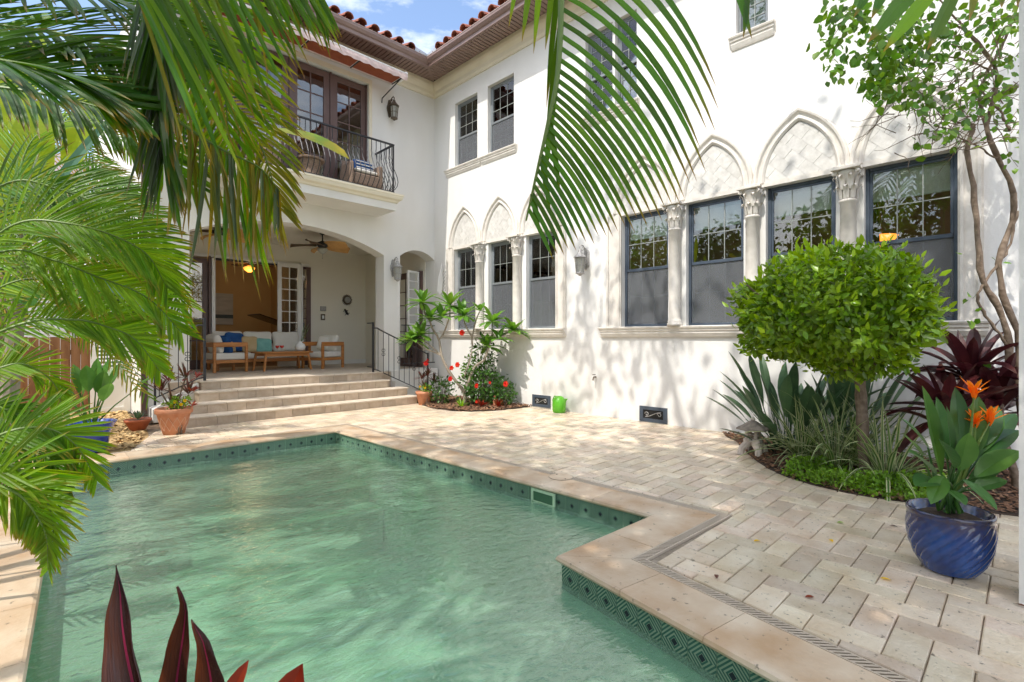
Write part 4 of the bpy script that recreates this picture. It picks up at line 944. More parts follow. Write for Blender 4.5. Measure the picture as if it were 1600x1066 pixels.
def placed(nm, label, cat, loc, rz, grp=None):
    t = thing(nm, label, cat, loc, grp, rz=rz)
    def b(mb, n_, m, **k): o = mb.build(n_, m, None, loc=(0, 0, 0), **k); o.parent = t; return o
    return t, b
def armchair(loc, rz, label, pill):
    t, b = placed('armchair', label, 'armchair', loc, rz, 'teak armchairs on the porch')   # faces local -y
    W_, D_ = .72, .72
    for sx in (-1, 1):
        for yy in (-D_/2+.03, D_/2-.03):
            g = MB(); g.prism([(sx*(W_/2-.03)-.028, yy-.028), (sx*(W_/2-.03)+.028, yy-.028), (sx*(W_/2-.03)+.028, yy+.028), (sx*(W_/2-.03)-.028, yy+.028)], 0, .60); b(g, 'leg', mt['teak'], bevel=.008)
        MB_ = MB(); MB_.box(sx*(W_/2-.03)-.022, -D_/2+.002, .555, sx*(W_/2-.03)+.022, D_/2, .655); b(MB_, 'armrest', mt['teak'], bevel=.012)
        g = MB(); g.box(sx*(W_/2-.03)-.018, -D_/2+.06, .20, sx*(W_/2-.03)+.018, D_/2-.06, .27); b(g, 'side_rail', mt['teak'], bevel=.006)
    g = MB(); g.box(-W_/2+.05, -D_/2+.012, .20, W_/2-.05, -D_/2+.05, .27); b(g, 'front_rail', mt['teak'], bevel=.006)
    g = MB(); g.box(-W_/2+.05, D_/2-.05, .20, W_/2-.05, D_/2-.012, .27); b(g, 'rear_rail', mt['teak'], bevel=.006)
    g = MB(); g.box(-W_/2+.05, D_/2-.05, .555, W_/2-.05, D_/2-.01, .655); b(g, 'back_rail', mt['teak'], bevel=.01)
    g = MB(); g.box(-W_/2+.055, -D_/2+.01, .27, W_/2-.055, D_/2-.06, .42); b(g, 'seat_cushion', mt['cushion'], bevel=.035, seg=3)
    g = MB(); soft(g, (0, D_/2-.16, .62), .29, .23, .10, rotm('X', PI/2-.25)); b(g, 'back_cushion', mt['cushion'], smooth=True)
    return t
armchair((3.32, 12.55, FZ), PI/2+.12, 'teak armchair at the left of the porch with ivory cushions', None)
armchair((5.52, 12.42, FZ), -PI/2+.35, 'teak armchair at the right of the coffee table, facing left', None)
t, b = placed('sofa', 'teak outdoor sofa with ivory cushions along the back of the porch', 'sofa', (4.3, 13.2, FZ), 0)
W_, D_ = 2.15, .80
for sx in (-1, 1):
    for yy in (-D_/2+.03, D_/2-.03):
        g = MB(); g.box(sx*(W_/2-.03)-.03, yy-.03, 0, sx*(W_/2-.03)+.03, yy+.03, .60); b(g, 'leg', mt['teak'], bevel=.008)
    g = MB(); g.box(sx*(W_/2-.03)-.024, -D_/2, .555, sx*(W_/2-.03)+.024, D_/2, .65); b(g, 'armrest', mt['teak'], bevel=.012)
g = MB(); g.box(-W_/2+.06, -D_/2+.012, .18, W_/2-.06, -D_/2+.05, .26); b(g, 'front_rail', mt['teak'], bevel=.006)
g = MB(); g.box(-W_/2+.06, D_/2-.05, .42, W_/2-.06, D_/2-.012, .62); b(g, 'back_rail', mt['teak'], bevel=.006)
g = MB(); g.box(-W_/2+.065, -D_/2+.0, .26, W_/2-.065, D_/2-.05, .41); b(g, 'seat_cushion', mt['cushion'], bevel=.04, seg=3)
for k in range(3):
    g = MB(); soft(g, (-.68+.68*k, D_/2-.18, .66), .35, .27, .11, rotm('X', PI/2-.2), e=.28); b(g, 'back_cushion', mt['cushion'], smooth=True)
def pillow(loc, sz, rx, rz, m, label, tilt=0):
    t_ = MB(); soft(t_, (0, 0, 0), sz, sz, .085, e=.42); o = t_.build('throw_pillow', m, None, smooth=True, loc=(0, 0, 0)); o.location = loc
    o.rotation_euler = (rx, tilt, rz); return tag(o, label, 'pillow', 'throw pillows on the porch seats')
pillow((3.28, 12.50, FZ+.60), .23, PI/2-.3, PI/2+.5, mt['blue'], 'royal blue pillow leaning in the left teak armchair')
pillow((3.66, 13.0, FZ+.66), .24, PI/2-.3, .25, mt['blue'], 'royal blue pillow on the left end of the sofa', .08)
pillow((3.98, 12.98, FZ+.60), .21, PI/2-.35, .1, mt['tanc'], 'tan pillow on the sofa between the blue and the teal one')
pillow((4.28, 12.93, FZ+.57), .19, PI/2-.4, -.1, mt['teal'], 'teal green pillow in the middle of the sofa', .06)
pillow((5.60, 12.52, FZ+.62), .19, PI/2-.35, -PI/2+.8, mt['cushion'], 'ivory pillow in the right teak armchair', .1)
pillow((3.44, 12.62, FZ+.54), .14, PI/2-.35, .6, mt['tanc'], 'small tan pillow tucked behind the left armchair blue one')
t, b = placed('coffee_table', 'low teak coffee table with splayed legs before the sofa', 'coffee table', (4.47, 12.25, FZ), .12)
g = MB(); g.box(-.60, -.31, .40, .60, .31, .435); b(g, 'table_top', mt['teak'], bevel=.012)
for sx in (-1, 1):
    for sy in (-1, 1):
        g = MB(); g.sweep([(Vector((sx*.56, sy*.27, 0)), Vector((1, 0, 0)), Vector((0, 1, 0))), (Vector((sx*.50, sy*.24, .40)), Vector((1, 0, 0)), Vector((0, 1, 0)))], [(-.02, -.02), (.02, -.02), (.024, .024), (-.02, .024)]); b(g, 'leg', mt['teak'])
for sy in (-1, 1): g = MB(); g.box(-.49, sy*.24-.012, .33, .49, sy*.24+.012, .399); b(g, 'apron', mt['teak'])
def leafblade(mb, p0, dr, L_, w_, droop, seg=6, up=None, fold=.15, prof=None, curl=0.):
    """a tapering blade with a folded midrib; uv = (across, along)"""
    p = Vector(p0); d = Vector(dr).normalized(); up = Vector(up) if up is not None else Vector((0, 0, 1)); vs = []; uv = []
    st = L_/seg
    for i in range(seg+1):
        u = i/seg; wd = w_*(prof(u) if prof else max(.03, math.sin(PI*min(1, (.12+.88*u))**.85 if u < 1 else PI)))
        if u >= 1: wd = w_*.02
        sd = d.cross(up)
        if sd.length < .05: sd = d.cross(Vector((1, 0, .1)))
        sd.normalize(); nn = sd.cross(d).normalized()
        vs += [p-sd*wd*.5+nn*wd*fold, p.copy(), p+sd*wd*.5+nn*wd*fold]; uv += [(0, u), (.5, u), (1, u)]
        p = p+d*st; d = (d+Vector((0, 0, -1))*droop*st+sd*curl*st).normalized()
    mb.add(vs, [(i*3+s_, i*3+s_+1, i*3+s_+4, i*3+s_+3) for i in range(seg) for s_ in (0, 1)], uv); return p
t = thing('vase', 'round white vase with two green leaf stems on the coffee table', 'vase', (4.86, 12.2, FZ+.435))
g = MB(); g.lathe([(.05, 0), (.10, .03), (.125, .10), (.10, .17), (.04, .21), (.032, .235), (.026, .235), (.03, .20)], (4.86, 12.2, FZ+.436), 20); g.build('body', mt['ceramic'], t, smooth=True)
for dx, L_ in ((.30, .44), (.42, .3), (.16, .36)):
    g = MB(); g.tube([(4.86, 12.2, FZ+.6), (4.86+dx*.3, 12.17, FZ+.86)], .005, 5); leafblade(g, (4.86+dx*.3, 12.17, FZ+.85), (dx, -.1, .9), L_*.7, .07, 1.0); g.build('leaf_stem', mt['broadg'], t)
for k, x in enumerate((4.32, 4.42)):
    t = thing('goblet', ('left', 'right')[k]+' of two small stemmed glasses of red drink on the coffee table', 'glass', (x, 12.16, FZ+.435), 'red drinks on the coffee table')
    g = MB(); g.lathe([(.03, 0), (.006, .008), (.006, .07)], (x, 12.16, FZ+.436), 12); g.build('stem', mt['lglass'], t)
    g = MB(); g.lathe([(.006, 0), (.04, .03), (.045, .07)], (x, 12.16, FZ+.506), 12); g.build('bowl', mt['red'], t)

# ================================================================== balcony
BY = 9.70
bal = thing('balcony', 'white stucco balcony with moulded edge over the porch arch', 'balcony', (4, 10.1, 4.2))
MB().box(1.95, BY, 4.20, 5.95, WY-.001, 4.46).build('slab', mt['stucco'], bal)
g = MB(); pf = [(0, 4.36), (.03, 4.36), (.05, 4.40), (.10, 4.43), (.115, 4.47), (.115, 4.50), (.13, 4.505), (.13, 4.545), (0, 4.545)]; V = []
for (x, y, kx, ky) in ((1.95, WY-.002, -1, 0), (1.95, BY, -1, -1), (5.95, BY, 1, -1), (5.95, WY-.002, 1, 0)): V += [(x+d*kx, y+d*ky, z) for d, z in pf]
n = len(pf); g.add(V, [(i*n+k, i*n+(k+1) % n, (i+1)*n+(k+1) % n, (i+1)*n+k) for i in range(3) for k in range(n)]+[tuple(range(n)), tuple(range(3*n, 4*n))])
g.add([(1.95, BY, 4.544), (5.95, BY, 4.544), (5.95, WY, 4.544), (1.95, WY, 4.544)], [(0, 1, 2, 3)]); g.build('moulding', mt['cornice'], bal)
rl = thing('balcony_railing', 'black wrought iron balcony railing with bellied balusters', 'railing', (4, BY, 4.55))
def bellied(mb, x, y, nx, ny):
    prof = [(0, 1.05), (0, .86), (-.012, .80), (.012, .74), (.0, .68), (.03, .60), (.09, .50), (.145, .38), (.165, .28), (.14, .18), (.08, .10), (.02, .045), (0, .0)]
    mb.tube([(x+nx*d, y+ny*d, 4.55+.04+z*1.0) for d, z in prof], .0085, 5)
first = MB(); bellied(first, 0, 0, 0, -1); bm1 = first.mesh('baluster'); bm1.materials.append(mt['iron'])
sec = MB(); bellied(sec, 0, 0, 1, 0); bm2 = sec.mesh('baluster'); bm2.materials.append(mt['iron'])
x = 2.03
while x < 5.86: inst('baluster', bm1, rl, (x-4, 9.73-BY, -4.55)); x += .108
for k in range(7): inst('baluster', bm2, rl, (5.90-4, 9.80+k*.105-BY, -4.55)); inst('baluster', bm2, rl, (1.99-4, 9.80+k*.105-BY, -4.55), (0, 0, PI))
for nm, z, h in (('top_rail', 5.62, .03), ('bottom_rail', 4.59, .02)):
    MB().box(1.97, 9.71, z, 5.92, 9.75, z+h).build(nm, mt['iron'], rl)
    for xx in (1.97, 5.88): MB().box(xx, 9.751, z, xx+.04, 10.49, z+h).build(nm, mt['iron'], rl)
for xx in (5.885, 1.975): MB().box(xx, 9.715, 4.55, xx+.03, 9.745, 5.65).build('post', mt['iron'], rl)
# upper doors
MB().box(2.25, 10.5-.03, 7.19, 5.80, 10.499, 7.29).build('door_head_casing', mt['cornice'], house); MB().box(5.731, 10.472, 4.6, 5.80, 10.499, 7.19).build('door_casing', mt['cornice'], house)
for k in range(4):
    xa = 2.26+k*.868; MB().box(xa-.0, 10.58, 4.58, xa+.035, 10.68, 7.18).build('door_jamb', mt['brown'], house)
    door_leaf('door', house, (xa+.04, 10.60), 0, .82, 4.58, 7.16, mt['brown'], 2, 5, stile=.13, bot=.3)
MB().box(5.70, 10.56, 4.58, 5.729, 10.7, 7.18).build('door_jamb', mt['brown'], house)
# lantern seen hanging inside and a fan upstairs
t = thing('hanging_lantern', 'small dark lantern hanging in the upstairs room behind the balcony doors', 'lantern', (3.6, 11.6, 7.3))
MB().tube([(3.6, 11.6, 7.3), (3.6, 11.6, 6.95)], .01, 5).build('chain', mt['iron'], t); g = MB(); g.lathe([(.03, .16), (.12, .12), (.12, 0), (.04, -.05)], (3.6, 11.6, 6.8), 8); g.build('cage', mt['bronze'], t)
# balcony furniture
t = thing('wicker_chair', 'brown wicker armchair with a blue and white cushion on the balcony', 'chair', (5.35, 10.05, 4.55), 'wicker chairs on the balcony')
MB().box(5.05, 9.85, 4.66, 5.65, 10.35, 4.90).build('seat', mt['wicker'], t, bevel=.03); MB().box(5.62, 9.85, 4.56, 5.73, 10.4, 5.15).build('side', mt['wicker'], t, bevel=.04); MB().box(5.0, 10.3, 4.6, 5.7, 10.42, 5.25).build('backrest', mt['wicker'], t, bevel=.05); MB().box(4.98, 9.85, 4.56, 5.05, 10.4, 5.12).build('side', mt['wicker'], t, bevel=.03)
MB().box(5.08, 9.86, 4.93, 5.6, 10.3, 5.0).build('seat_pad', mt['cushion'], t, bevel=.03)
t = thing('striped_pillow', 'blue and white striped pillow in the balcony wicker chair', 'pillow', (5.42, 10.15, 5.1))
g = MB(); soft(g, (5.42, 10.18, 5.16), .24, .15, .07, rotm('X', PI/2-.35)); g.build('cushion', mt['blue'], t, smooth=True)
for k in (-.07, .0, .07): g = MB(); g.box(5.22, 10.085+k*.1, 5.155+k, 5.62, 10.10+k*.1, 5.175+k); g.build('stripe', mt['white'], t)
t = thing('wicker_stool', 'round brown wicker side table on the balcony left of the chair', 'side table', (4.2, 10.05, 4.55))
g = MB(); g.lathe([(.20, 0), (.17, .2), (.22, .38)], (4.2, 10.05, 4.56), 20); g.build('drum', mt['wicker'], t); g = MB(); g.lathe([(.27, 0), (.28, .02), (.27, .04)], (4.2, 10.05, 4.945), 24); g.build('table_top', mt['wicker'], t)
t = thing('wicker_chair', 'brown wicker armchair at the left of the balcony behind palm leaflets', 'chair', (3.3, 10.05, 4.55), 'wicker chairs on the balcony')
MB().box(3.0, 9.9, 4.56, 3.6, 10.4, 4.95).build('seat', mt['wicker'], t, bevel=.03); MB().box(3.0, 10.3, 4.95, 3.6, 10.42, 5.3).build('backrest', mt['wicker'], t, bevel=.05)
# awning, rolled part way
aw = thing('awning', 'rust retractable awning with pale pink scalloped valance under the eave', 'awning', (4.5, 10.3, 7.3))
g = MB(); N = 60; xa, xb = 2.0, 6.30; vs = []
for i in range(N+1):
    x = xa+(xb-xa)*i/N; sc = .018*math.sin(i*1.9)+.008*math.sin(i*5.1)
    vs += [(x, 9.80, 7.36), (x, 9.785+.01*math.sin(i*2.3), 7.28), (x, 9.79, 7.215+sc*.7)]
g.add(vs, [(i*3+k, i*3+k+1, i*3+k+4, i*3+k+3) for i in range(N) for k in (0, 1)]); vo = g.build('valance', mt['awn'], aw)
vo.modifiers.new('thick', 'SOLIDIFY').thickness = .006
g = MB(); xs = [2.0, 3.08, 4.16, 5.24, 6.27]
for i in range(4):
    g = MB(); g.add([(xs[i]+.02, 9.82, 7.345), (xs[i+1]-.02, 9.82, 7.345), (xs[i+1]-.02, 10.38, 7.36), (xs[i]+.02, 10.38, 7.36)], [(0, 1, 2, 3)]); o = g.build('canopy_panel', mt['awnr'], aw); o.modifiers.new('thick', 'SOLIDIFY').thickness = .006
for x in xs: MB().tube([(x, 9.82, 7.33), (x, 10.40, 7.34)], .014, 6).build('rib', mt['iron'], aw)
MB().tube([(1.98, 9.815, 7.37), (6.32, 9.815, 7.37)], .022, 8).build('front_bar', mt['white'], aw); MB().tube([(2.0, 10.43, 7.41), (6.3, 10.43, 7.41)], .05, 10).build('roller', mt['awn'], aw)
MB().tube([(6.05, 10.47, 6.86), (6.05, 10.46, 6.96), (6.22, 9.83, 7.30)], .013, 6).build('arm', mt['iron'], aw)
MB().tube([(2.05, 10.47, 6.86), (2.05, 10.46, 6.96), (2.1, 9.83, 7.30)], .013, 6).build('arm', mt['iron'], aw)
MB().box(6.30, 9.86, 7.33, 6.36, 10.2, 7.45).build('end_bracket', mt['white'], aw, bevel=.008)

# ---- carriage wall lanterns (built once facing local -x, then copied)
def wall_lantern(label, loc, rz, m, grp='wall lanterns'):
    t = thing('wall_lantern', label, 'wall lantern', loc, grp, rz=rz)
    def b(mb, nm, mm, **k): o = mb.build(nm, mm, None, loc=(0, 0, 0), **k); o.parent = t; return o
    g = MB(); pl = []
    for k in range(24): a = 2*PI*k/24; r = 1+.10*math.cos(5*a); pl.append((.075*r*math.cos(a), .20*r*math.sin(a)-.06))
    g.prism(pl, 0, .022, fn=lambda u, z, q: (-q, u, z)); b(g, 'back_plate', m, bevel=.006)
    g = MB(); g.tube([(-.02, 0, -.18), (-.05, 0, -.10), (-.04, 0, 0), (-.05, 0, .10), (-.10, 0, .17), (-.16, 0, .18), (-.205, 0, .14), (-.20, 0, .085)], [.010, .012, .014, .014, .013, .012, .011, .010], 7)
    for s_ in (-1, 1):
        g.tube([(-.10+.035*math.cos(q*.5)*(1-q*.05), s_*.02, .11+.035*math.sin(q*.5)*(1-q*.05)) for q in range(12)], .006, 5)
        g.tube([(-.035, s_*(.02+.03*math.cos(q*.55)*(1-q*.05)), -.20+.03*math.sin(q*.55)) for q in range(10)], .006, 5)
    b(g, 'scroll_bracket', m)
    cx = -.20
    g = MB(); g.lathe([(.012, .10), (.03, .075), (.035, .05), (.05, .03), (.075, .0), (.115, -.045), (.118, -.055), (.10, -.055)], (cx, 0, 0), 8); b(g, 'roof_cap', m)
    g = MB()
    for k in range(6):
        a = 2*PI*k/6; g.tube([(cx+.092*math.cos(a), .092*math.sin(a), -.055), (cx+.068*math.cos(a), .068*math.sin(a), -.33)], .008, 5)
    for zz, r in ((-.07, .092), (-.20, .081), (-.325, .070)):
        g.tube([(cx+r*math.cos(2*PI*k/6), r*math.sin(2*PI*k/6), zz) for k in range(7)], .006, 5)
    b(g, 'cage', m)
    g = MB(); g.lathe([(.082, -.06), (.060, -.325)], (cx, 0, 0), 6, cap=False); b(g, 'glass', mt['lglass'])
    g = MB(); g.lathe([(.078, -.33), (.085, -.345), (.05, -.36), (.015, -.39)], (cx, 0, 0), 8); b(g, 'base', m)
    return t
wall_lantern('silver lantern mounted on the white wall between the two groups of arched windows', (WX-.001, 5.72, 2.93), 0, mt['silver'])
wall_lantern('silver lantern on the pier between the large and the small porch arch', (6.36, WY-.001, 3.12), PI/2, mt['silver'])
wall_lantern('dark bronze lantern high on the wall right of the balcony doors', (6.27, WY-.001, 6.85), PI/2, mt['bronze'])
t = thing('sunlit_patch_plate', 'narrow white plate with scrolls standing in for a sunlit patch on the wall near the inner corner of the house', 'wall ornament', (WX-.05, 10.12, 2.9))
g = MB(); g.prism([(0, .42), (-.10, .05), (-.14, -.30), (-.06, -.38), (.0, -.30), (.03, 0)], 0, .02, fn=lambda u, z, q: (WX-.06+u, 10.1+q, 2.85+z)); g.build('blade', mt['white'], t, bevel=.004)  # patch of sunlight by the corner, put in as a white plate
g = MB()
for k in range(6): z = 2.6+k*.09; g.tube([(WX-.03, 10.02+.045*math.cos(q*.6), z+.04*math.sin(q*.6)) for q in range(12)], .007, 5)
g.build('scrolls', mt['silver'], t)

# ---- hand rails
def handrail(name, label, sx, x0, grp, L_=1.45):
    """post at x0, the rail falls away in direction sx along the wing wall"""
    t = thing(name, label, 'railing', (x0, 10.1, FZ), grp); Y = 10.1; X = lambda d: x0+sx*d
    MB().box(X(-.018), Y-.018, FZ, X(.018), Y+.018, 1.76).build('post', mt['iron'], t)
    MB().tube([(X(0), Y, 1.745), (X(.05), Y+.1, 1.745), (X(.07), Y+.38, 1.745)], .014, 6).build('wall_return', mt['iron'], t)
    MB().tube([(X(0), Y, .76), (X(.05), Y+.1, .76), (X(.07), Y+.38, .76)], .012, 6).build('wall_return', mt['iron'], t)
    top = lambda d: 1.62-max(0, d-.1)*.44; bot = lambda d: .70-max(0, d-.1)*.46
    MB().tube([(X(0), Y, 1.63), (X(.1), Y, 1.63), (X(.2), Y, top(.2)), (X(L_), Y, top(L_))], .016, 6).build('hand_rail', mt['iron'], t)
    MB().tube([(X(0), Y, .72), (X(.1), Y, .70), (X(.2), Y, bot(.2)), (X(L_), Y, bot(L_))], .011, 6).build('lower_rail', mt['iron'], t)
    k = 0; d = .12
    while d < L_:
        MB().tube([(X(d), Y, bot(d)), (X(d), Y, top(d))], .007, 5).build('baluster', mt['iron'], t)
        if k % 3 == 1:
            g = MB(); zc = (top(d)+bot(d))/2
            for s1 in (-1, 1):
                for s2 in (-1, 1): g.tube([(X(d)+s1*(.012+.028*math.sin(q*.5)), Y, zc+s2*(.012+.032*(1-math.cos(q*.5)))) for q in range(9)], .006, 5)
            g.build('scroll', mt['iron'], t)
        d += .135; k += 1
    MB().box(X(L_-.015), Y-.015, bot(L_)-.12, X(L_+.015), Y+.015, top(L_)+.03).build('end_post', mt['iron'], t)
handrail('stair_railing', 'black iron stair railing with small scrolls right of the steps, behind the plumeria', 1, 5.62, 'stair railings')
handrail('stair_railing', 'black iron stair railing left of the steps, beside the large terracotta pot', -1, 2.36, 'stair railings', .72)
t = thing('arch_guard_rail', 'black iron guard rail across the small side arch', 'railing', (7, 10.45, FZ))
for z in (.80, 1.72): MB().tube([(6.57, 10.46, z), (7.53, 10.46, z)], .012, 6).build('rail', mt['iron'], t)
for k in range(8): MB().tube([(6.64+k*.12, 10.46, .8), (6.64+k*.12, 10.46, 1.72)], .007, 5).build('baluster', mt['iron'], t)

# ---- crawl space vents, tap, watering can
def vent(y0, y1, z0, z1, label):
    t = thing('wall_vent', label, 'vent', (WX-.01, (y0+y1)/2, z0), 'low wall vents'); x = WX
    g = MB(); f_ = .07
    for (a, b, c, d) in ((y0, y1, z0, z0+f_*.8), (y0, y1, z1-f_*.8, z1), (y0, y0+f_, z0+f_*.8, z1-f_*.8), (y1-f_, y1, z0+f_*.8, z1-f_*.8)): g.box(x-.018, a, c, x-.001, b, d)
    g.build('frame', mt['frame'], t); MB().box(x-.008, y0+f_, z0+f_*.8, x-.002, y1-f_, z1-f_*.8).build('backing', mt['dark'], t)
    g = MB(); cy = (y0+y1)/2; cz = (z0+z1)/2; L_ = (y1-y0)/2-f_-.04
    pts = [(x-.014, cy+L_*(1-2*q/12), cz+.045*math.sin((q/12-.5)*PI)) for q in range(13)]; g.tube(pts, .006, 5)
    for s_ in (-1, 1): g.tube([(x-.014, cy+s_*L_*.8+.04*math.cos(q*.6)*(1-q*.06), cz-s_*.0+.04*math.sin(q*.6)*(1-q*.06)) for q in range(12)], .006, 5)
    g.build('scroll', mt['silver'], t)
vent(6.60, 7.09, .02, .26, 'blue grey wall vent with scroll beside the green watering can'); vent(4.09, 4.60, .01, .265, 'blue grey wall vent with scroll under the long window sill')
t = thing('hose_tap', 'small dark garden tap sticking out of the white wall', 'tap', (WX, 5.51, .68))
MB().tube([(WX, 5.51, .70), (WX-.07, 5.51, .70), (WX-.09, 5.51, .64)], .014, 8).build('spout', mt['bronze'], t); g = MB(); g.lathe([(.03, 0), (.032, .012), (.0, .016)], (WX-.06, 5.51, .735), 10, cap=False); g.build('handle', mt['iron'], t)
t = thing('watering_can', 'lime green plastic watering can against the white wall', 'watering can', (7.33, 6.2, 0))
g = MB(); g.lathe([(.11, 0), (.125, .03), (.13, .15), (.12, .23), (.08, .29), (.045, .31), (.04, .30)], (7.33, 6.2, .001), 24); g.build('body', mt['can'], t, smooth=True)
g = MB(); g.tube([(7.30, 6.09, .05), (7.27, 6.02, .13), (7.24, 5.97, .25)], [.022, .016, .013], 8); g.build('spout', mt['can'], t); g = MB(); g.lathe([(.013, 0), (.035, .03), (.036, .035)], (7.235, 5.955, .255), 12); g.build('rose', mt['can'], t)
g = MB(); g.tube([(7.33, 6.24, .30), (7.33, 6.32, .30), (7.33, 6.36, .22), (7.33, 6.32, .1)], .012, 7); g.build('handle', mt['can'], t)
# white post of the lanai beside the viewer
MB().box(V3(0, 0, 0).x+0, 0, 0, 0, 0, 0) if False else None
pp = Q(1592, 943, 2.67)
t = thing('lanai_post', 'plain white post at the far right edge, partly out of view', 'post', (pp.x+.12, pp.y-.12, 0))
MB().box(pp.x, pp.y-.25, -.01, pp.x+.25, pp.y, 4.2).build('shaft', mt['white'], t); MB().box(pp.x-.002, pp.y-.252, 4.2, pp.x+.252, pp.y+.002, 4.3).build('cap', mt['white'], t)
# indoor lamps in view through the right wing windows
t = thing('pendant_lamp', 'glowing orange bowl lamp hanging behind the right-hand arched window', 'lamp', (10.0, 1.65, 3.95))
MB().tube([(10.0, 1.65, 3.95), (10.0, 1.65, 3.1)], .01, 5).build('chain', mt['bronze'], t); g = MB(); g.lathe([(.03, -.16), (.14, -.11), (.22, 0), (.2, .01)], (10.0, 1.65, 3.05), 20); g.build('bowl', mt['lamp'], t)
for k, (x, y, lb) in enumerate(((10.5, 2.3, 'recessed ceiling light just above the orange bowl lamp'), (9.8, 3.4, 'recessed ceiling light behind the third tall window'), (9.6, 5.0, 'recessed ceiling light behind the leftmost tall window of the right group'))):
    t = thing('ceiling_light', lb, 'ceiling light', (x, y, 3.94), 'recessed lights in the dining room'); g = MB(); g.lathe([(.09, 0), (.09, .01), (.06, .012)], (x, y, 3.925), 16); g.build('trim', mt['white'], t); g = MB(); g.lathe([(.058, 0), (.058, .004)], (x, y, 3.921), 14); g.build('lens', mt['spot'], t)
# room furniture glimpsed through glass
t = thing('curtain', 'deep red curtain hanging inside the third tall window', 'curtain', (9.4, 2.0, .7))
g = MB(); vs = [];
for i in range(31): vs += [(9.4+.05*math.sin(i*1.1), 1.6+i*.02, 3.6), (9.4+.07*math.sin(i*1.1), 1.5+i*.03, .75)]
g.add(vs, [(2*i, 2*i+1, 2*i+3, 2*i+2) for i in range(30)]); g.build('cloth', M('dull red cloth', (.30, .05, .03), rough=.9), t)
t = thing('dresser', 'brown wooden dresser in the room behind the tall windows', 'dresser', (11.4, 3.6, .62)); MB().box(11.2, 2.8, .62, 11.75, 4.6, 1.9).build('body', mt['teak'], t, bevel=.01)
for k in range(3): MB().box(11.18, 2.9+k*.56, .9, 11.199, 3.4+k*.56, 1.8).build('drawer', mt['piano'], t)
# the lit lamps of the house: indoor bulbs
for nm, loc, e_ in (('bulb_piano_room', (4.95, 16.0, 3.2), 8), ('bulb_dining_room', (10.0, 1.65, 2.8), 5), ('bulb_dining_room', (9.9, 4.4, 3.7), 4)):
    l = bpy.data.lights.new(nm, 'POINT'); l.energy = e_; l.color = (1, .72, .42); l.shadow_soft_size = .12
    o = bpy.data.objects.new(nm, l); COL.objects.link(o); o.location = loc

# ================================================================== plants
def leafcloud(name, C, N, D, size, m, parent, wr_=.45, jit=.3, kind='stuff'):
    """many small pointed leaves: centre C, normal N, direction D (numpy n x 3)"""
    n = len(C); rg = np.random.default_rng(len(C)); L_ = size*(1+jit*rg.uniform(-1, 1, (n, 1)))
    D = D/np.maximum(np.linalg.norm(D, axis=1, keepdims=True), 1e-6); Sd = np.cross(D, N); Sd /= np.maximum(np.linalg.norm(Sd, axis=1, keepdims=True), 1e-6); Nn = np.cross(Sd, D)
    W_ = L_*wr_
    P = [C, C+D*L_*.35+Sd*W_*.5+Nn*L_*.05, C+D*L_*.38, C+D*L_*.35-Sd*W_*.5+Nn*L_*.05, C+D*L_*.75+Sd*W_*.33+Nn*L_*.02, C+D*L_*.75-Sd*W_*.33+Nn*L_*.02, C+D*L_-Nn*L_*.06]
    V = np.stack(P, 1).reshape(-1, 3); o0 = np.array(wpos(parent) if parent is not None else (0, 0, 0)); V = V-o0
    b = (np.arange(n)*7)[:, None]; F = np.concatenate([b+np.array([[0, 1, 2]]), b+np.array([[0, 2, 3]]), b+np.array([[2, 1, 4]]), b+np.array([[2, 4, 6]]), b+np.array([[2, 6, 5]]), b+np.array([[2, 5, 3]])], 1).reshape(-1, 3)
    me = bpy.data.meshes.new(name); me.vertices.add(len(V)); me.vertices.foreach_set('co', V.astype(np.float32).ravel())
    me.loops.add(F.size); me.loops.foreach_set('vertex_index', F.astype(np.int32).ravel()); me.polygons.add(len(F))
    me.polygons.foreach_set('loop_start', (np.arange(len(F))*3).astype(np.int32)); me.update(calc_edges=True); me.validate()
    uvl = me.uv_layers.new(name='UVMap'); uvb = np.array([[.5, 0], [1, .35], [.5, .38], [0, .35], [.8, .75], [.2, .75], [.5, 1]], dtype=np.float32)
    uvl.data.foreach_set('uv', uvb[F.ravel() % 7].ravel())
    me.materials.append(m); o = bpy.data.objects.new(name, me); COL.objects.link(o)
    if parent is not None: o.parent = parent
    if kind: o['kind'] = kind
    return o
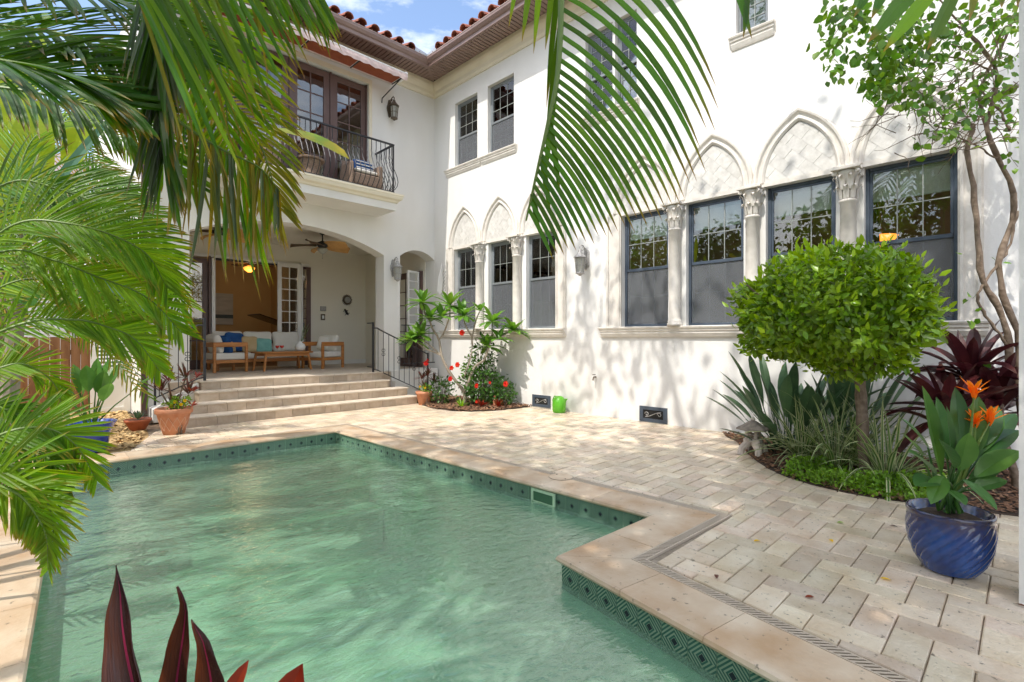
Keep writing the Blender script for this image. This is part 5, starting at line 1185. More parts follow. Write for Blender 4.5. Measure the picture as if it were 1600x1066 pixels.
def frond(parent, pts, L_, w_, n, mat, ang=(70, 30), droop=1.5, sides=(-1, 1), up=None, name='frond', single=False, t0=.12, r=.012, lift=.1, sd_mix=None, jitter=.12, prof=None, seg=6, down=0.):
    P = cr(pts, 40); g = MB(); g.tube(P, [r*(1-.75*i/40) for i in range(41)], 6); st = g.build(name, mt['stem'], parent)
    upv = Vector(up) if up else Vector((0, 0, 1)); mb = MB()
    for i in range(n):
        t = t0+(1-t0)*(i+.5)/n; k = min(int(t*40), 39); p = P[k].lerp(P[k+1], t*40-k); T = (P[k+1]-P[k]).normalized()
        S_ = T.cross(upv)
        if S_.length < .1: S_ = T.cross(Vector((FX, FY, 0)))
        S_.normalize(); U_ = S_.cross(T).normalized()
        a = math.radians(ang[0]+(ang[1]-ang[0])*t)
        ll = L_*(prof(t) if prof else (.55+.45*math.sin(PI*min(1, t*1.0+.1)))*(1 if t < .8 else 1-.9*(t-.8)))
        for s_ in sides:
            d = T*math.cos(a)+S_*s_*math.sin(a)+U_*lift+Vector((0, 0, -1))*down+Vector((ru(-1, 1), ru(-1, 1), ru(-1, 1)))*jitter
            q = MB() if single else mb
            leafblade(q, p, d, ll*ru(.9, 1.08), w_*ru(.85, 1.1), droop*ru(.8, 1.25), seg, up=U_+Vector((ru(-.3, .3), ru(-.3, .3), 0)), fold=.18, prof=lambda u: .35+.65*math.sin(PI*min(1, .15+u*.75)) if u < .85 else max(.02, (1-u)/.15*.8))
            if single: q.build('leaflet', mat, st)
    if not single: o = mb.build('leaflets', mat, st); o['kind'] = 'stuff'
    return st

# --- the coconut palm whose fronds hang into view from above
cp = thing('coconut_palm', 'coconut palm leaning over the pool, its long fronds hanging in from above the picture', 'palm', (-.95, 1.0, 0))
g = MB(); tp = cr([(-.95, 1.0, 0), (-.9, 1.1, 1.5), (-.5, 1.3, 3.5), (.3, 1.3, 5.2)], 24); g.tube(tp, [.17-.06*i/24+.012*(i % 2) for i in range(25)], 12); g.build('trunk', mt['palmbark'], cp)
top = Vector((.3, 1.3, 5.2))
def hang(u, v, d): return Q(u, v, d)
# central frond, leaflets swept to the right, each leaflet its own piece
P = cr([top, Q(780, -420, 1.7), Q(872, -190, 1.62), Q(877, -20, 1.6), Q(872, 110, 1.6), Q(857, 190, 1.62), Q(840, 265, 1.65), Q(822, 345, 1.7)], 60)
g = MB(); g.tube(P, [.016-.013*i/60 for i in range(61)], 6); cf = g.build('frond', mt['stem'], cp)
R3 = Vector((RX, RY, 0)); F3 = Vector((FX, FY, 0)); D3 = Vector((0, 0, -1))
def bladep(u): return .55+.45*math.sin(PI*min(1, .2+u*.6)) if u < .5 else max(.02, 1-((u-.5)/.5)**1.8*.97)
N_ = 30
for i in range(N_):
    t = .33+.66*i/N_; k = min(int(t*60), 59); p = P[k].lerp(P[k+1], t*60-k)
    ll = (.74-.58*max(0, (i/N_-.18)/.82)**.85)*ru(.95, 1.05)
    q = MB(); leafblade(q, p, R3*(1.15-.62*(i/N_)**1.1)+D3*(.55+.45*i/N_)-F3*ru(-.03, .06), ll, .025-.010*i/N_, 1.7, 10, up=F3*-1+Vector((0, 0, .35)), fold=.14, prof=bladep); q.build('leaflet', mt['palm'], cf)
    if i % 5 == 2:
        q = MB(); leafblade(q, p, R3*(.25 if i > 14 else -.12)+D3*.9+F3*.75, ll*.6, .02, 1.6, 7, up=F3*-1, fold=.14, prof=bladep); q.build('leaflet', mt['palm'], cf)
for (u, v, L2, wd, du) in ((838, -90, .34, .022, -.15), (852, -110, .42, .022, -.1), (826, -120, .36, .02, -.2), (868, -60, .30, .02, -.12)):
    q = MB(); leafblade(q, Q(u, v, 1.7), R3*du+D3, L2, wd, .3, 6, up=F3*-1, fold=.14, prof=bladep); q.build('leaflet', mt['palmb'], cf)
# frond crossing the upper right corner
P = cr([top, Q(1200, -420, 1.25), Q(1420, -150, 1.1), Q(1500, -20, 1.1)], 30); g = MB(); g.tube(P, [.014-.008*i/30 for i in range(31)], 6); cf2 = g.build('frond', mt['stem'], cp)
for (u, v, a_, L2, wd, m_) in ((1450, -40, (-.72, .75), .19, .034, 'palm'), (1475, -35, (-.8, .9), .20, .030, 'palmb'), (1400, -60, (-.45, 1), .13, .026, 'palm'), (1380, -50, (-.5, .8), .12, .02, 'palm'), (1530, -50, (-.2, 1), .11, .02, 'palmy'), (1560, -40, (.1, 1), .07, .022, 'palmy'), (1590, -50, (0, 1), .08, .02, 'palmy'), (1500, -30, (-.5, 1), .16, .028, 'palm'), (1135, -60, (.35, 1), .17, .016, 'palm'), (1170, -30, (-.1, 1), .12, .012, 'palm'), (1160, -60, (.1, 1), .13, .014, 'palm')):
    q = MB(); leafblade(q, Q(u, v, 1.05), R3*a_[0]+D3*a_[1], L2, wd, .8, 6, up=F3*-1, fold=.14, prof=bladep); q.build('leaflet', mt[m_], cf2)
# left hanging fronds of the same palm
def lfr(pts, d, **k):
    return frond(cp, [Q(u, v, dd if dd else d) for u, v, dd in [(p+(None,))[:3] for p in pts]], **k)
# folded frond hanging straight down
P = cr([Q(228, -120, 2.3), Q(243, -30, 2.3), Q(247, 60, 2.3), Q(250, 170, 2.3), Q(262, 260, 2.35)], 40); g = MB(); g.tube(P, [.013-.009*i/40 for i in range(41)], 6); hf = g.build('frond', mt['stem'], cp)
for i in range(46):
    t = .12+.84*i/46; k = min(int(t*40), 39); p = P[k].lerp(P[k+1], t*40-k)
    for s_ in (-1, 1):
        q = MB(); leafblade(q, p, R3*s_*ru(.12, .30)+D3-F3*ru(-.1, .1)*1.5, (.60-.25*t)*ru(.85, 1.1), .026, .4, 6, up=F3*-1+R3*s_*.3, fold=.16, prof=bladep, curl=0); q.build('leaflet', mt['palmd'] if rnd() < .45 else mt['palm'], hf)
# broad sweep of long leaflets towards the balcony
P = cr([Q(150, -110, 1.9), Q(225, -15, 2.0), Q(300, -45, 2.1), Q(380, -70, 2.2), Q(440, -60, 2.3), Q(500, -20, 2.4)], 40); g = MB(); g.tube(P, [.014-.008*i/40 for i in range(41)], 6); sf = g.build('frond', mt['stem'], cp)
for i in range(40):
    t = .14+.85*i/40; k = min(int(t*40), 39); p = P[k].lerp(P[k+1], t*40-k)
    q = MB(); leafblade(q, p, R3*ru(.5, .68)+D3*1.0-F3*ru(0, .15), (.98-.66*t)*ru(.8, 1.1), .022-.006*t, .35, 8, up=F3*-1+R3*.2, fold=.16, prof=bladep); q.build('leaflet', mt['palm'] if rnd() < .7 else mt['palmb'], sf)
    if i % 2: q = MB(); leafblade(q, p, R3*ru(.1, .3)+D3*1.0+F3*ru(.1, .4), (.8-.5*t)*ru(.8, 1.1), .017, .5, 7, up=F3*-1, fold=.16, prof=bladep); q.build('leaflet', mt['palmy'] if rnd() < .4 else mt['palm'], sf)
# ageing frond with hanging yellow-tipped leaflets before the porch
P = cr([Q(200, 120, 2.9), Q(280, 190, 2.9), Q(350, 235, 2.95), Q(405, 262, 3.0), Q(438, 300, 3.05)], 40); g = MB(); g.tube(P, [.012-.008*i/40 for i in range(41)], 6); yf = g.build('frond', mt['stem'], cp)
for i in range(52):
    t = .25+.75*i/52; k = min(int(t*40), 39); p = P[k].lerp(P[k+1], t*40-k); L2 = (.98-.62*max(0, (t-.55)/.45)) if t > .4 else .8
    q = MB(); leafblade(q, p, R3*ru(-.15, .25)+D3+F3*ru(-.25, .25), L2*ru(.7, 1.05)*.88, .022, .5, 7, up=F3*-1+R3*ru(-.4, .4), fold=.2, prof=bladep, curl=ru(-.5, .3)); q.build('leaflet', mt[random.choice(['palmy', 'palmy', 'palmd', 'palm', 'palmb'])], yf)
C_ = dict(mat=mt['palm'], L_=.52, w_=.024, n=44, droop=1.1, t0=.05, jitter=.05)
frond(cp, [Q(-140, 70, 1.9), Q(0, 95, 2.0), Q(100, 115, 2.1), Q(205, 168, 2.2)], mat=mt['palm'], L_=.50, w_=.026, n=50, ang=(60, 35), droop=.5, up=(-.6*FX, -.6*FY, .6), t0=.02)
frond(cp, [Q(-120, 20, 2.2), Q(0, 40, 2.3), Q(120, 60, 2.35), Q(240, 120, 2.4)], mat=mt['palm'], L_=.48, w_=.024, n=50, ang=(60, 30), droop=.6, up=(-.6*FX, -.6*FY, .5), t0=.02)
frond(cp, [Q(-100, -60, 2.4), Q(60, -30, 2.5), Q(200, 10, 2.6), Q(320, 90, 2.7)], mat=mt['palm'], L_=.55, w_=.024, n=50, ang=(60, 30), droop=.8, up=(-.5*FX, -.5*FY, .6), t0=.02)
frond(cp, [Q(220, -60, 3.0), Q(300, 0, 3.0), Q(345, 110, 3.1), Q(360, 240, 3.2)], mat=mt['palmb'], L_=.62, w_=.024, n=44, ang=(65, 35), droop=.7, up=(-FX, -FY, .2), t0=.05)
frond(cp, [Q(250, 30, 3.4), Q(330, 120, 3.4), Q(400, 210, 3.4), Q(440, 330, 3.5)], mat=mt['palmy'], L_=.5, w_=.022, n=44, ang=(60, 30), droop=1.6, up=(-FX, -FY, .3), t0=.05)
frond(cp, [Q(-60, 130, 2.8), Q(80, 150, 2.9), Q(200, 190, 3.0), Q(300, 290, 3.1)], mat=mt['palm'], L_=.5, w_=.022, n=50, ang=(60, 30), droop=1.2, up=(-.7*FX, -.7*FY, .6), t0=.02)
# the crown overhead, out of view but casting its shade
for k in range(20):
    a = 2*PI*k/20+ru(-.1, .1); rr = ru(2.6, 3.3); h0 = ru(.2, 1.3); e = top+Vector((math.cos(a)*rr, math.sin(a)*rr, ru(-.9, .0))); mdl = top+Vector((math.cos(a)*rr*.5, math.sin(a)*rr*.5, h0))
    frond(cp, [top, mdl, e], mat=mt['palm'], L_=.75, w_=.045, n=34, ang=(65, 30), droop=1.2, seg=4)

# --- areca palms along the left edge of the pool
def areca(name, label, base, specs, stems):
    t = thing(name, label, 'palm', base, 'feathery palms along the left side of the pool')
    for (dx, dy, h_) in stems:
        g = MB(); g.tube(cr([(base[0]+dx*.3, base[1]+dy*.3, 0), (base[0]+dx*.7, base[1]+dy*.7, h_*.6), (base[0]+dx, base[1]+dy, h_)], 12), [.055-.02*i/12+.004*(i % 2) for i in range(13)], 8); g.build('trunk', mt['palmbark'], t)
    for pts, L_, m_, n_ in specs:
        frond(t, pts, mat=mt[m_], L_=L_*.74, w_=.016+L_*.006, n=n_, ang=(58, 30), droop=.55, up=(-.95*FX, -.95*FY, .40), t0=.12, lift=.12, jitter=.07)
    return t
q = Q
areca('areca_palm', 'bright feathery palm at the left edge in front of the porch corner', (-.75, 4.3, 0), [
    ([q(-160, 480, 3.2), q(0, 395, 3.2), q(82, 406, 3.3), q(150, 432, 3.4), q(230, 465, 3.6), q(284, 520, 3.7)], .52, 'palmb', 62),
    ([q(-160, 600, 3.1), q(20, 511, 3.2), q(115, 500, 3.4), q(171, 512, 3.5), q(213, 532, 3.6), q(250, 580, 3.7)], .44, 'palmb', 60),
    ([q(-160, 420, 3.6), q(0, 292, 3.6), q(90, 296, 3.7), q(180, 335, 3.8), q(250, 400, 3.9), q(285, 500, 4.0)], .62, 'palm', 60),
    ([q(-120, 560, 3.6), q(0, 450, 3.7), q(100, 440, 3.8), q(200, 480, 3.9), q(245, 560, 4)], .5, 'palmb', 50),
    ([q(-140, 540, 3.0), q(0, 365, 3.1), q(110, 350, 3.2), q(220, 390, 3.4), q(262, 450, 3.5)], .55, 'palmb', 60),
], [(0, 0, 2.0), (.1, .35, 1.5), (-.2, -.3, 1.7)])
areca('areca_palm', 'dark feathery palm in the middle of the left bank, behind the bright one', (-.6, 6.6, 0), [
    ([q(-80, 560, 4.6), q(0, 330, 4.6), q(110, 290, 4.8), q(200, 330, 5.0), q(268, 430, 5.2)], .62, 'palm', 56),
    ([q(-60, 600, 4.6), q(20, 420, 4.7), q(90, 330, 4.9), q(170, 300, 5.1), q(250, 340, 5.3)], .6, 'palm', 56),
    ([q(-40, 600, 4.6), q(30, 470, 4.7), q(110, 440, 4.9), q(190, 470, 5.1), q(225, 560, 5.2)], .55, 'palmb', 50),
    ([q(-40, 500, 4.8), q(20, 300, 4.9), q(60, 210, 5), q(150, 190, 5.2), q(220, 250, 5.3)], .6, 'palmb', 50),
    ([q(-40, 560, 5.2), q(60, 400, 5.3), q(140, 370, 5.4), q(230, 400, 5.6), q(300, 480, 5.8)], .55, 'palmb', 50),
    ([q(-60, 600, 4.0), q(0, 575, 4.1), q(40, 570, 4.2), q(85, 600, 4.4), q(100, 650, 4.4)], .36, 'palmb', 44),
], [(0, 0, 2.2), (.2, .3, 1.6)])
areca('areca_palm', 'low feathery palm hanging over the pool coping at the lower left', (-.85, 3.0, 0), [
    ([q(-160, 790, 2.7), q(-20, 690, 2.8), q(60, 668, 2.9), q(115, 692, 3.0), q(152, 750, 3.1)], .40, 'palmb', 46),
    ([q(-160, 860, 2.5), q(-20, 735, 2.5), q(45, 745, 2.6), q(80, 800, 2.6), q(84, 872, 2.7)], .38, 'palmb', 46),
    ([q(-160, 880, 2.5), q(-40, 770, 2.5), q(25, 770, 2.5), q(70, 830, 2.6), q(76, 890, 2.7)], .32, 'palmb', 40),
    ([q(-160, 760, 3.1), q(-40, 640, 3.2), q(10, 640, 3.2), q(50, 665, 3.3)], .30, 'palm', 36),
    ([q(-100, 830, 2.9), q(-10, 710, 2.9), q(30, 700, 3.0), q(80, 720, 3.0), q(100, 770, 3.0)], .34, 'palm', 40),
], [(0, 0, 1.0), (.1, .3, .8)])
bk = []
for k in range(16):
    y0 = ru(230, 540); dd = ru(5.6, 7.5); bk.append(([q(-60, y0+150, dd), q(ru(-10, 30), y0, dd), q(ru(70, 110), y0-ru(20, 60), dd+.1), q(ru(140, 180), y0+ru(-30, 20), dd+.3), q(ru(190, 240), y0+ru(30, 100), dd+.4)], .6, random.choice(['palm', 'palm', 'palmb', 'palmy']), 40))
areca('areca_palm', 'distant tangle of feathery palm at the back of the left bank by the wooden fence', (-.2, 9.4, 0), bk, [(0, 0, 2.6), (.3, .2, 2.0), (.1, -.4, 2.3)])
# banana plants
bn = thing('banana_plant', 'banana plant with broad sunlit yellow green leaves behind the left palms', 'plant', (-.1, 7.2, 0))
MB().tube([(-.1, 7.2, 0), (.0, 7.2, 1.6), q(35, 350, 5.0)], [.09, .07, .03], 10).build('trunk', mt['barkg'], bn)
for (a, b, wd, mm) in (((45, 350, 5.0), (60, 165, 5.0), .50, 'banana'), ((20, 350, 5.1), (-5, 190, 5.1), .4, 'banana'), ((60, 330, 4.8), (160, 180, 4.7), .10, 'bluegreen'), ((60, 470, 4.6), (10, 440, 4.6), .2, 'broadg'), ((10, 200, 5.3), (60, 60, 5.3), .4, 'banana'), ((110, 260, 5.5), (160, 120, 5.5), .35, 'banana')):
    A = q(*a); B = q(*b); g = MB(); leafblade(g, A, (B-A), (B-A).length*1.06, wd, .25, 8, up=-F3, fold=.1, prof=lambda u: max(.06, math.sin(PI*min(1, .1+u*.88))**.5)); g.build('leaf', mt[mm], bn)
g = MB(); A = q(128, 425, 3.7); B = q(288, 530, 3.9); g.tube([q(0, 420, 3.6), q(70, 415, 3.65), A], .012, 6); g.build('stalk', mt['stem'], bn); g = MB(); leafblade(g, A, (B-A).normalized()+Vector((0, 0, .2)), (B-A).length, .15, .45, 8, up=(-FX, -FY, 1.6), fold=.12, prof=lambda u: max(.06, math.sin(PI*min(1, .1+u*.88))**.5)); g.build('leaf', mt['bluegreen'], bn)
by = thing('banana_leaf', 'single yellow green banana leaf reaching across in front of the balcony railing', 'leaf', q(380, 190, 5.2))
g = MB(); g.tube([q(150, 60, 5), q(300, 130, 5.1), q(420, 205, 5.2)], [.03, .022, .01], 6); g.build('stalk', mt['stem'], by); A = q(418, 205, 5.2); B = q(545, 246, 5.3)
g = MB(); leafblade(g, A, (B-A).normalized()+Vector((0, 0, .25)), (B-A).length*1.03, .26, .75, 8, up=(-FX*.6, -FY*.6, 1), fold=.12, prof=lambda u: max(.06, math.sin(PI*min(1, .12+u*.86))**.6)); g.build('leaf', M('yellowing banana leaf', (.20, .33, .03), (.55, .42, .03), scale=3, rough=.4, trans=.45), by)
# tall shade tree beyond the left bank
oak = thing('shade_tree', 'tall shade tree standing left of the pool, above the picture', 'tree', (-4.2, -.5, 0))
g = MB(); g.tube(cr([(-4.2, -.5, 0), (-4.1, -.3, 3), (-3.6, 0, 6), (-2.6, .4, 8.6)], 20), [.36-.16*i/20 for i in range(21)], 12); g.build('trunk', mt['bark'], oak)
rg = np.random.default_rng(5); CL = []
for k in range(130):
    cx, cy = rg.uniform(-5.5, 3.0), rg.uniform(-4.5, 5.6); cz = rg.uniform(9.6, 12.2)
    if cx > 0.5 and rg.uniform() < .25: continue
    CL.append((cx, cy, cz)); 
    if k % 4 == 0: g = MB(); g.tube(cr([(-3.0, .3, 7.8), ((cx-3)/2, (cy+.3)/2, 9.2), (cx, cy, cz)], 8), [.12-.012*i for i in range(9)], 6); g.build('limb', mt['bark'], oak)
CC = np.array(CL); idx = rg.integers(0, len(CC), 9500); C = CC[idx]+rg.normal(0, 1, (9500, 3))*np.array([.42, .42, .28]); N = rg.normal(0, 1, (9500, 3)); D = rg.normal(0, 1, (9500, 3)); leafcloud('crown', C, N, D, .20, mt['bush'], oak, .5)

# ================================================================== plants in beds and pots
# clipped ball tree
tt = thing('ball_tree', 'round clipped bright green ball tree on a short trunk in front of the tall windows', 'tree', (5.98, 1.13, 0))
g = MB(); g.tube(cr([(6.02, 1.12, 0), (5.98, 1.14, .5), (5.96, 1.16, 1.0)], 12), [.056-.008*i/12+.004*math.sin(i*2.1) for i in range(13)], 12); g.build('trunk', mt['bark'], tt)
cc = Vector((5.76, 1.36, 1.64)); rg = np.random.default_rng(11)
for k in range(14):
    a = 2*PI*k/14+ru(-.2, .2); e = cc+Vector((math.cos(a)*.8, math.sin(a)*.8, ru(-.25, .35))); g = MB(); g.tube(cr([(5.96, 1.16, .95+.01*k), (5.94+math.cos(a)*.25, 1.18+math.sin(a)*.25, 1.22), e], 8), [.028-.0025*i for i in range(9)], 6); g.build('limb', mt['bark'], tt)
n = 12500; d = rg.normal(0, 1, (n, 3)); d /= np.linalg.norm(d, axis=1, keepdims=True)
lob = np.zeros(n); lc = rg.normal(0, 1, (26, 3)); lc /= np.linalg.norm(lc, axis=1, keepdims=True)
for c_ in lc: lob += np.exp(-np.sum((d-c_)**2, 1)/.09)
r = (1-.27*rg.uniform(0, 1, n)**1.5)*(.80+.20*np.minimum(lob, 1.35)); deep = rg.uniform(0, 1, n) < .16; r[deep] *= rg.uniform(.55, .85, deep.sum())
ax = np.array([.99, .99, .59]); C = np.array(cc)+d*r[:, None]*ax; C[:, 2] = np.maximum(C[:, 2], cc.z-.60+.07*rg.normal(0, 1, n))
Nn = d+rg.normal(0, .5, (n, 3))+np.array([0, 0, .5]); Dd = d*.8+rg.normal(0, .8, (n, 3))
leafcloud('crown', C, Nn, Dd, .076, mt['topi'], tt, .5)
k = rg.choice(n, 1100, replace=False); leafcloud('new_shoots', C[k]*1.0+(d[k]*rg.uniform(.0, .11, (1100, 1))), Nn[k], d[k]+np.array([0, 0, .8])+rg.normal(0, .3, (1100, 3)), .085, M('fresh box shoot', (.22, .38, .02), (.30, .46, .03), rough=.35, rand=.2, trans=.4), tt, .42)

def clump(name, label, cat, base, n, L_, w_, mat, el=(35, 85), droop=1.2, group=None, az=None, stalk=0, seg=7, leaf='leaf', rbase=.06, prof=None, fold=.15, jit=.25, heads=None):
    """leaves rise from a short stem; each one is its own piece"""
    t = thing(name, label, cat, base, group); B = Vector(base)
    for i in range(n):
        hb = B if not heads else Vector(heads[i % len(heads)])
        a = 2*PI*i*.381966+ru(-.3, .3) if az is None else ru(az[0], az[1]); e = math.radians(el[0]+(el[1]-el[0])*(i/n)**.8+ru(-6, 6)); ll = L_*ru(1-jit, 1+jit*.6)
        p = hb+Vector((math.cos(a), math.sin(a), 0))*rbase*ru(.3, 1)+Vector((0, 0, ru(0, .05))); dr = Vector((math.cos(a)*math.cos(e), math.sin(a)*math.cos(e), math.sin(e)))
        g = MB()
        if stalk:
            sl_ = ll*stalk; g.tube([p, p+dr*sl_*.5+Vector((0, 0, .02)), p+dr*sl_], [.010, .008, .006], 5); p = p+dr*sl_*.98; ll *= (1-stalk)
        leafblade(g, p, dr, ll, w_*ru(.8, 1.15), droop*ru(.6, 1.4), seg, fold=fold, prof=prof or (lambda u: max(.05, math.sin(PI*min(1, .06+u*.92))**.7)), curl=ru(-.3, .3)); g.build(leaf, mt[mat], t)
    return t
oval = lambda u: max(.04, math.sin(PI*min(1, .03+u*.96))**.75)
strap = lambda u: (.55+.45*math.sin(PI*min(1, .1+u*.8))) if u < .7 else max(.02, (1-u)/.3*.9)
# strap-leaved clump left of the ball tree
t = clump('strelitzia', 'dusky strap leaved clump leaning over the paving at the left end of the bed', 'plant', (6.75, 2.05, .02), 46, 1.15, .135, 'bop', el=(22, 80), droop=.55, stalk=.45, prof=oval, rbase=.22, jit=.3)
clump('strelitzia', 'upright strap leaved clump at the wall behind the ball tree', 'plant', (7.1, 1.5, .02), 22, 1.15, .135, 'bop', el=(45, 85), droop=.4, stalk=.45, prof=oval, rbase=.15)
# variegated clumps
for k, (p, L2, lb) in enumerate((((6.35, 1.78, .02), .78, 'cream striped grassy clump beside the stone lantern'), ((6.15, 1.42, .02), .85, 'cream striped grassy clump in the middle of the bed, in front of the trunk'), ((6.0, .95, .02), .80, 'cream striped grassy clump right of the ball tree trunk'), ((6.55, 1.35, .02), .9, 'cream striped grassy clump at the foot of the wall behind the others'))):
    clump('striped_grass', lb, 'plant', p, 58, L2, .030, 'stripe', el=(20, 85), droop=1.7, group='cream striped clumps in the right bed', prof=strap, rbase=.10, seg=7, fold=.2)
# ground cover
pts = []; rg = np.random.default_rng(3)
while len(pts) < 4200:
    x, y = rg.uniform(5.3, 6.2), rg.uniform(.45, 1.75)
    if inpoly(x+.0, y, BED) and inpoly(x-.0, y, BED) and (not inpoly(x-.60, y-.02, BED) or rg.uniform() < .25): pts.append((x, y, rg.uniform(.01, 1)**.8*.17*(.6+.4*math.sin(x*9+y*7))))
C = np.array(pts); n = len(C); gc = leafcloud('ground_cover', C, np.array([0, 0, 1])+rg.normal(0, .4, (n, 3)), rg.normal(0, 1, (n, 3))+np.array([0, 0, .5]), .038, mt['cover'], None, .6)
g = MB()
for i in range(0, n, 14): x, y, z = C[i]; g.tube([(x, y, 0), (x+ru(-.03, .03), y+ru(-.03, .03), z+.03)], .0025, 4)
tag(g.build('ground_cover_stems', mt['stem']), kind='stuff')
# burgundy ti plants
for k, (base, hd, lb) in enumerate((((6.55, .62, .02), Q(1515, 585, 4.95), 'burgundy ti plant with its big rosette just right of the ball tree'), ((6.6, .30, .02), Q(1560, 625, 4.8), 'dark burgundy ti plant low beside the climbing vine trunks'), ((6.3, .38, .02), Q(1478, 650, 4.7), 'dark burgundy ti plant behind the orange flowers'))):
    t = clump('ti_plant', lb, 'plant', base, 30, .60, .12, 'ti', el=(-8, 78), droop=1.3, heads=[hd, hd-Vector((0, 0, .06)), hd-Vector((0, 0, .14))], prof=oval, rbase=.03, fold=.22, group='burgundy ti plants')
    g = MB(); g.tube(cr([base, (Vector(base)+hd)/2+Vector((.05, .03, 0)), hd], 8), .02, 8); g.build('stem', mt['bark'], t)
# climbing vine with twisted trunks
vn = thing('climbing_vine', 'old woody climbing vine with twisted bare trunks and green heart leaves at the right edge', 'vine', (6.3, .05, 0))
DV = 4.75
TRK = [([(1592, 776, DV-.1), (1585, 740, DV-.1), (1562, 660, DV), (1570, 590, DV), (1578, 540, DV), (1560, 480, DV), (1535, 440, DV), (1528, 370, DV), (1520, 290, DV), (1512, 235, DV), (1520, 195, DV)], .055, .028),
       ([(1606, 768, DV), (1600, 690, DV), (1592, 600, DV), (1590, 520, DV), (1566, 455, DV), (1562, 400, DV), (1580, 350, DV+.05), (1585, 300, DV), (1560, 250, DV), (1543, 205, DV), (1552, 150, DV), (1558, 110, DV), (1530, 70, DV), (1505, 45, DV)], .050, .022),
       ([(1580, 545, DV), (1545, 500, DV), (1528, 465, DV), (1545, 430, DV), (1575, 390, DV), (1590, 330, DV)], .022, .016),
       ([(1543, 205, DV), (1530, 150, DV), (1545, 110, DV), (1570, 60, DV), (1590, 10, DV), (1592, -60, DV)], .026, .014),
       ([(1578, 205, DV), (1560, 170, DV), (1520, 120, DV), (1545, 90, DV), (1580, 40, DV)], .018, .010),
       ([(1560, 250, DV), (1520, 225, DV), (1470, 205, DV), (1430, 212, DV-.1)], .014, .005), ([(1520, 195, DV), (1480, 185, DV), (1440, 150, DV-.1)], .014, .005),
       ([(1505, 45, DV), (1450, 30, DV-.1), (1380, 60, DV-.2), (1350, 110, DV-.3)], .014, .005), ([(1552, 110, DV), (1480, 90, DV-.1), (1420, 130, DV-.2), (1400, 150, DV-.2)], .013, .004),
       ([(1530, 70, DV), (1440, -20, DV-.1), (1350, 0, DV-.3), (1300, 60, DV-.4)], .014, .004)]
for pts, r0, r1 in TRK:
    P = cr([Q(*p) for p in pts], 30); P = [p+Vector((ru(-.008, .008), ru(-.008, .008), 0)) for p in P]; g = MB(); g.tube(P, [.64*(r0+(r1-r0)*i/30)*(1+.16*math.sin(i*1.7)+ru(-.06, .06)) for i in range(31)], 9); g.build('trunk' if r0 > .03 else 'branch', mt['bark'], vn, smooth=True)
g = MB(); tw = []
for k in range(130):
    u, v = random.choice([(ru(1430, 1590), ru(20, 230)), (ru(1380, 1540), ru(120, 240))]); p = Q(u, v, DV+ru(-.25, .15)); pts = [p]
    d = Vector((ru(-1, 1), ru(-1, 1), ru(-.7, .7))).normalized()
    for j in range(5): d = (d+Vector((ru(-.5, .5), ru(-.5, .5), ru(-.5, .5)))).normalized(); p = p+d*.09; pts.append(p)
    g.tube(pts, [.005, .004, .004, .003, .002, .002], 4, cap=False)
tag(g.build('twigs', mt['bark'], vn), kind='stuff')
rg = np.random.default_rng(8); Cl = []
for (u, v, ru_, rv, dd, cnt) in ((1300, 70, 18, 40, 4.3, 60), (1330, 20, 40, 30, 4.3, 110), (1400, 60, 60, 50, 4.45, 260), (1390, 110, 50, 40, 4.4, 200), (1430, 150, 35, 25, 4.5, 60), (1480, 60, 60, 50, 4.6, 160), (1500, 150, 40, 60, 4.6, 80), (1560, 100, 30, 80, 4.65, 90), (1575, 30, 30, 40, 4.6, 70), (1460, 215, 40, 15, 4.5, 26), (1370, 130, 20, 20, 4.4, 60), (1505, 170, 60, 30, 4.55, 50), (1582, 200, 12, 60, 4.7, 24), (1530, 480, 30, 50, 4.7, 12)):
    for j in range(cnt): Cl.append(Q(u+rg.normal()*ru_*.6, v+rg.normal()*rv*.6, dd+rg.normal()*.12))
C = np.array([tuple(c) for c in Cl]); n = len(C); leafcloud('leaves', C, np.array([-FX, -FY, .6])+rg.normal(0, .7, (n, 3)), rg.normal(0, .7, (n, 3))+np.array([0, 0, -.7]), .075, mt['vine'], vn, .72)

# big blue pot with the orange flowering plant
px, py = 4.02, .33
pt = thing('blue_pot', 'large cobalt blue glazed pot with swirled ribs standing on the paving at right', 'pot', (px, py, 0))
prof = [(.125, 0), (.15, .012), (.195, .08), (.228, .17), (.243, .27), (.240, .34), (.236, .365), (.243, .375), (.243, .395), (.232, .402), (.222, .392), (.218, .35), (.20, .33)]
_pp = []
for j in range(len(prof)-1):
    m_ = 8 if j < 6 else 1
    for q_ in range(m_): u = q_/m_; _pp.append((prof[j][0]+(prof[j+1][0]-prof[j][0])*u, prof[j][1]+(prof[j+1][1]-prof[j][1])*u))
_pp.append(prof[-1]); prof = _pp
g = MB(); nn = 180; vs = []; fs = []
for j, (r, z) in enumerate(prof):
    amp = .024*math.sin(PI*min(1, max(0, (z-.01)/.345)))**.7 if z < .355 and j < 48 else 0
    for k in range(nn): a = 2*PI*k/nn; rr = (r+amp*(abs(math.sin(10*(a-z*4.2)))**.6-.7)*.9)*.86; vs.append((px+rr*math.cos(a), py+rr*math.sin(a), z*.93))
for j in range(len(prof)-1):
    for k in range(nn): fs.append((j*nn+k, j*nn+(k+1) % nn, (j+1)*nn+(k+1) % nn, (j+1)*nn+k))
fs.append(tuple(range(nn-1, -1, -1))); g.add(vs, fs); g.build('body', mt['bluepot'], pt, smooth=True)
g = MB(); g.lathe([(.187, -.01), (.13, .02), (.0, .03)], (px, py, .32), 24, cap=False); g.build('soil', mt['soil'], pt)
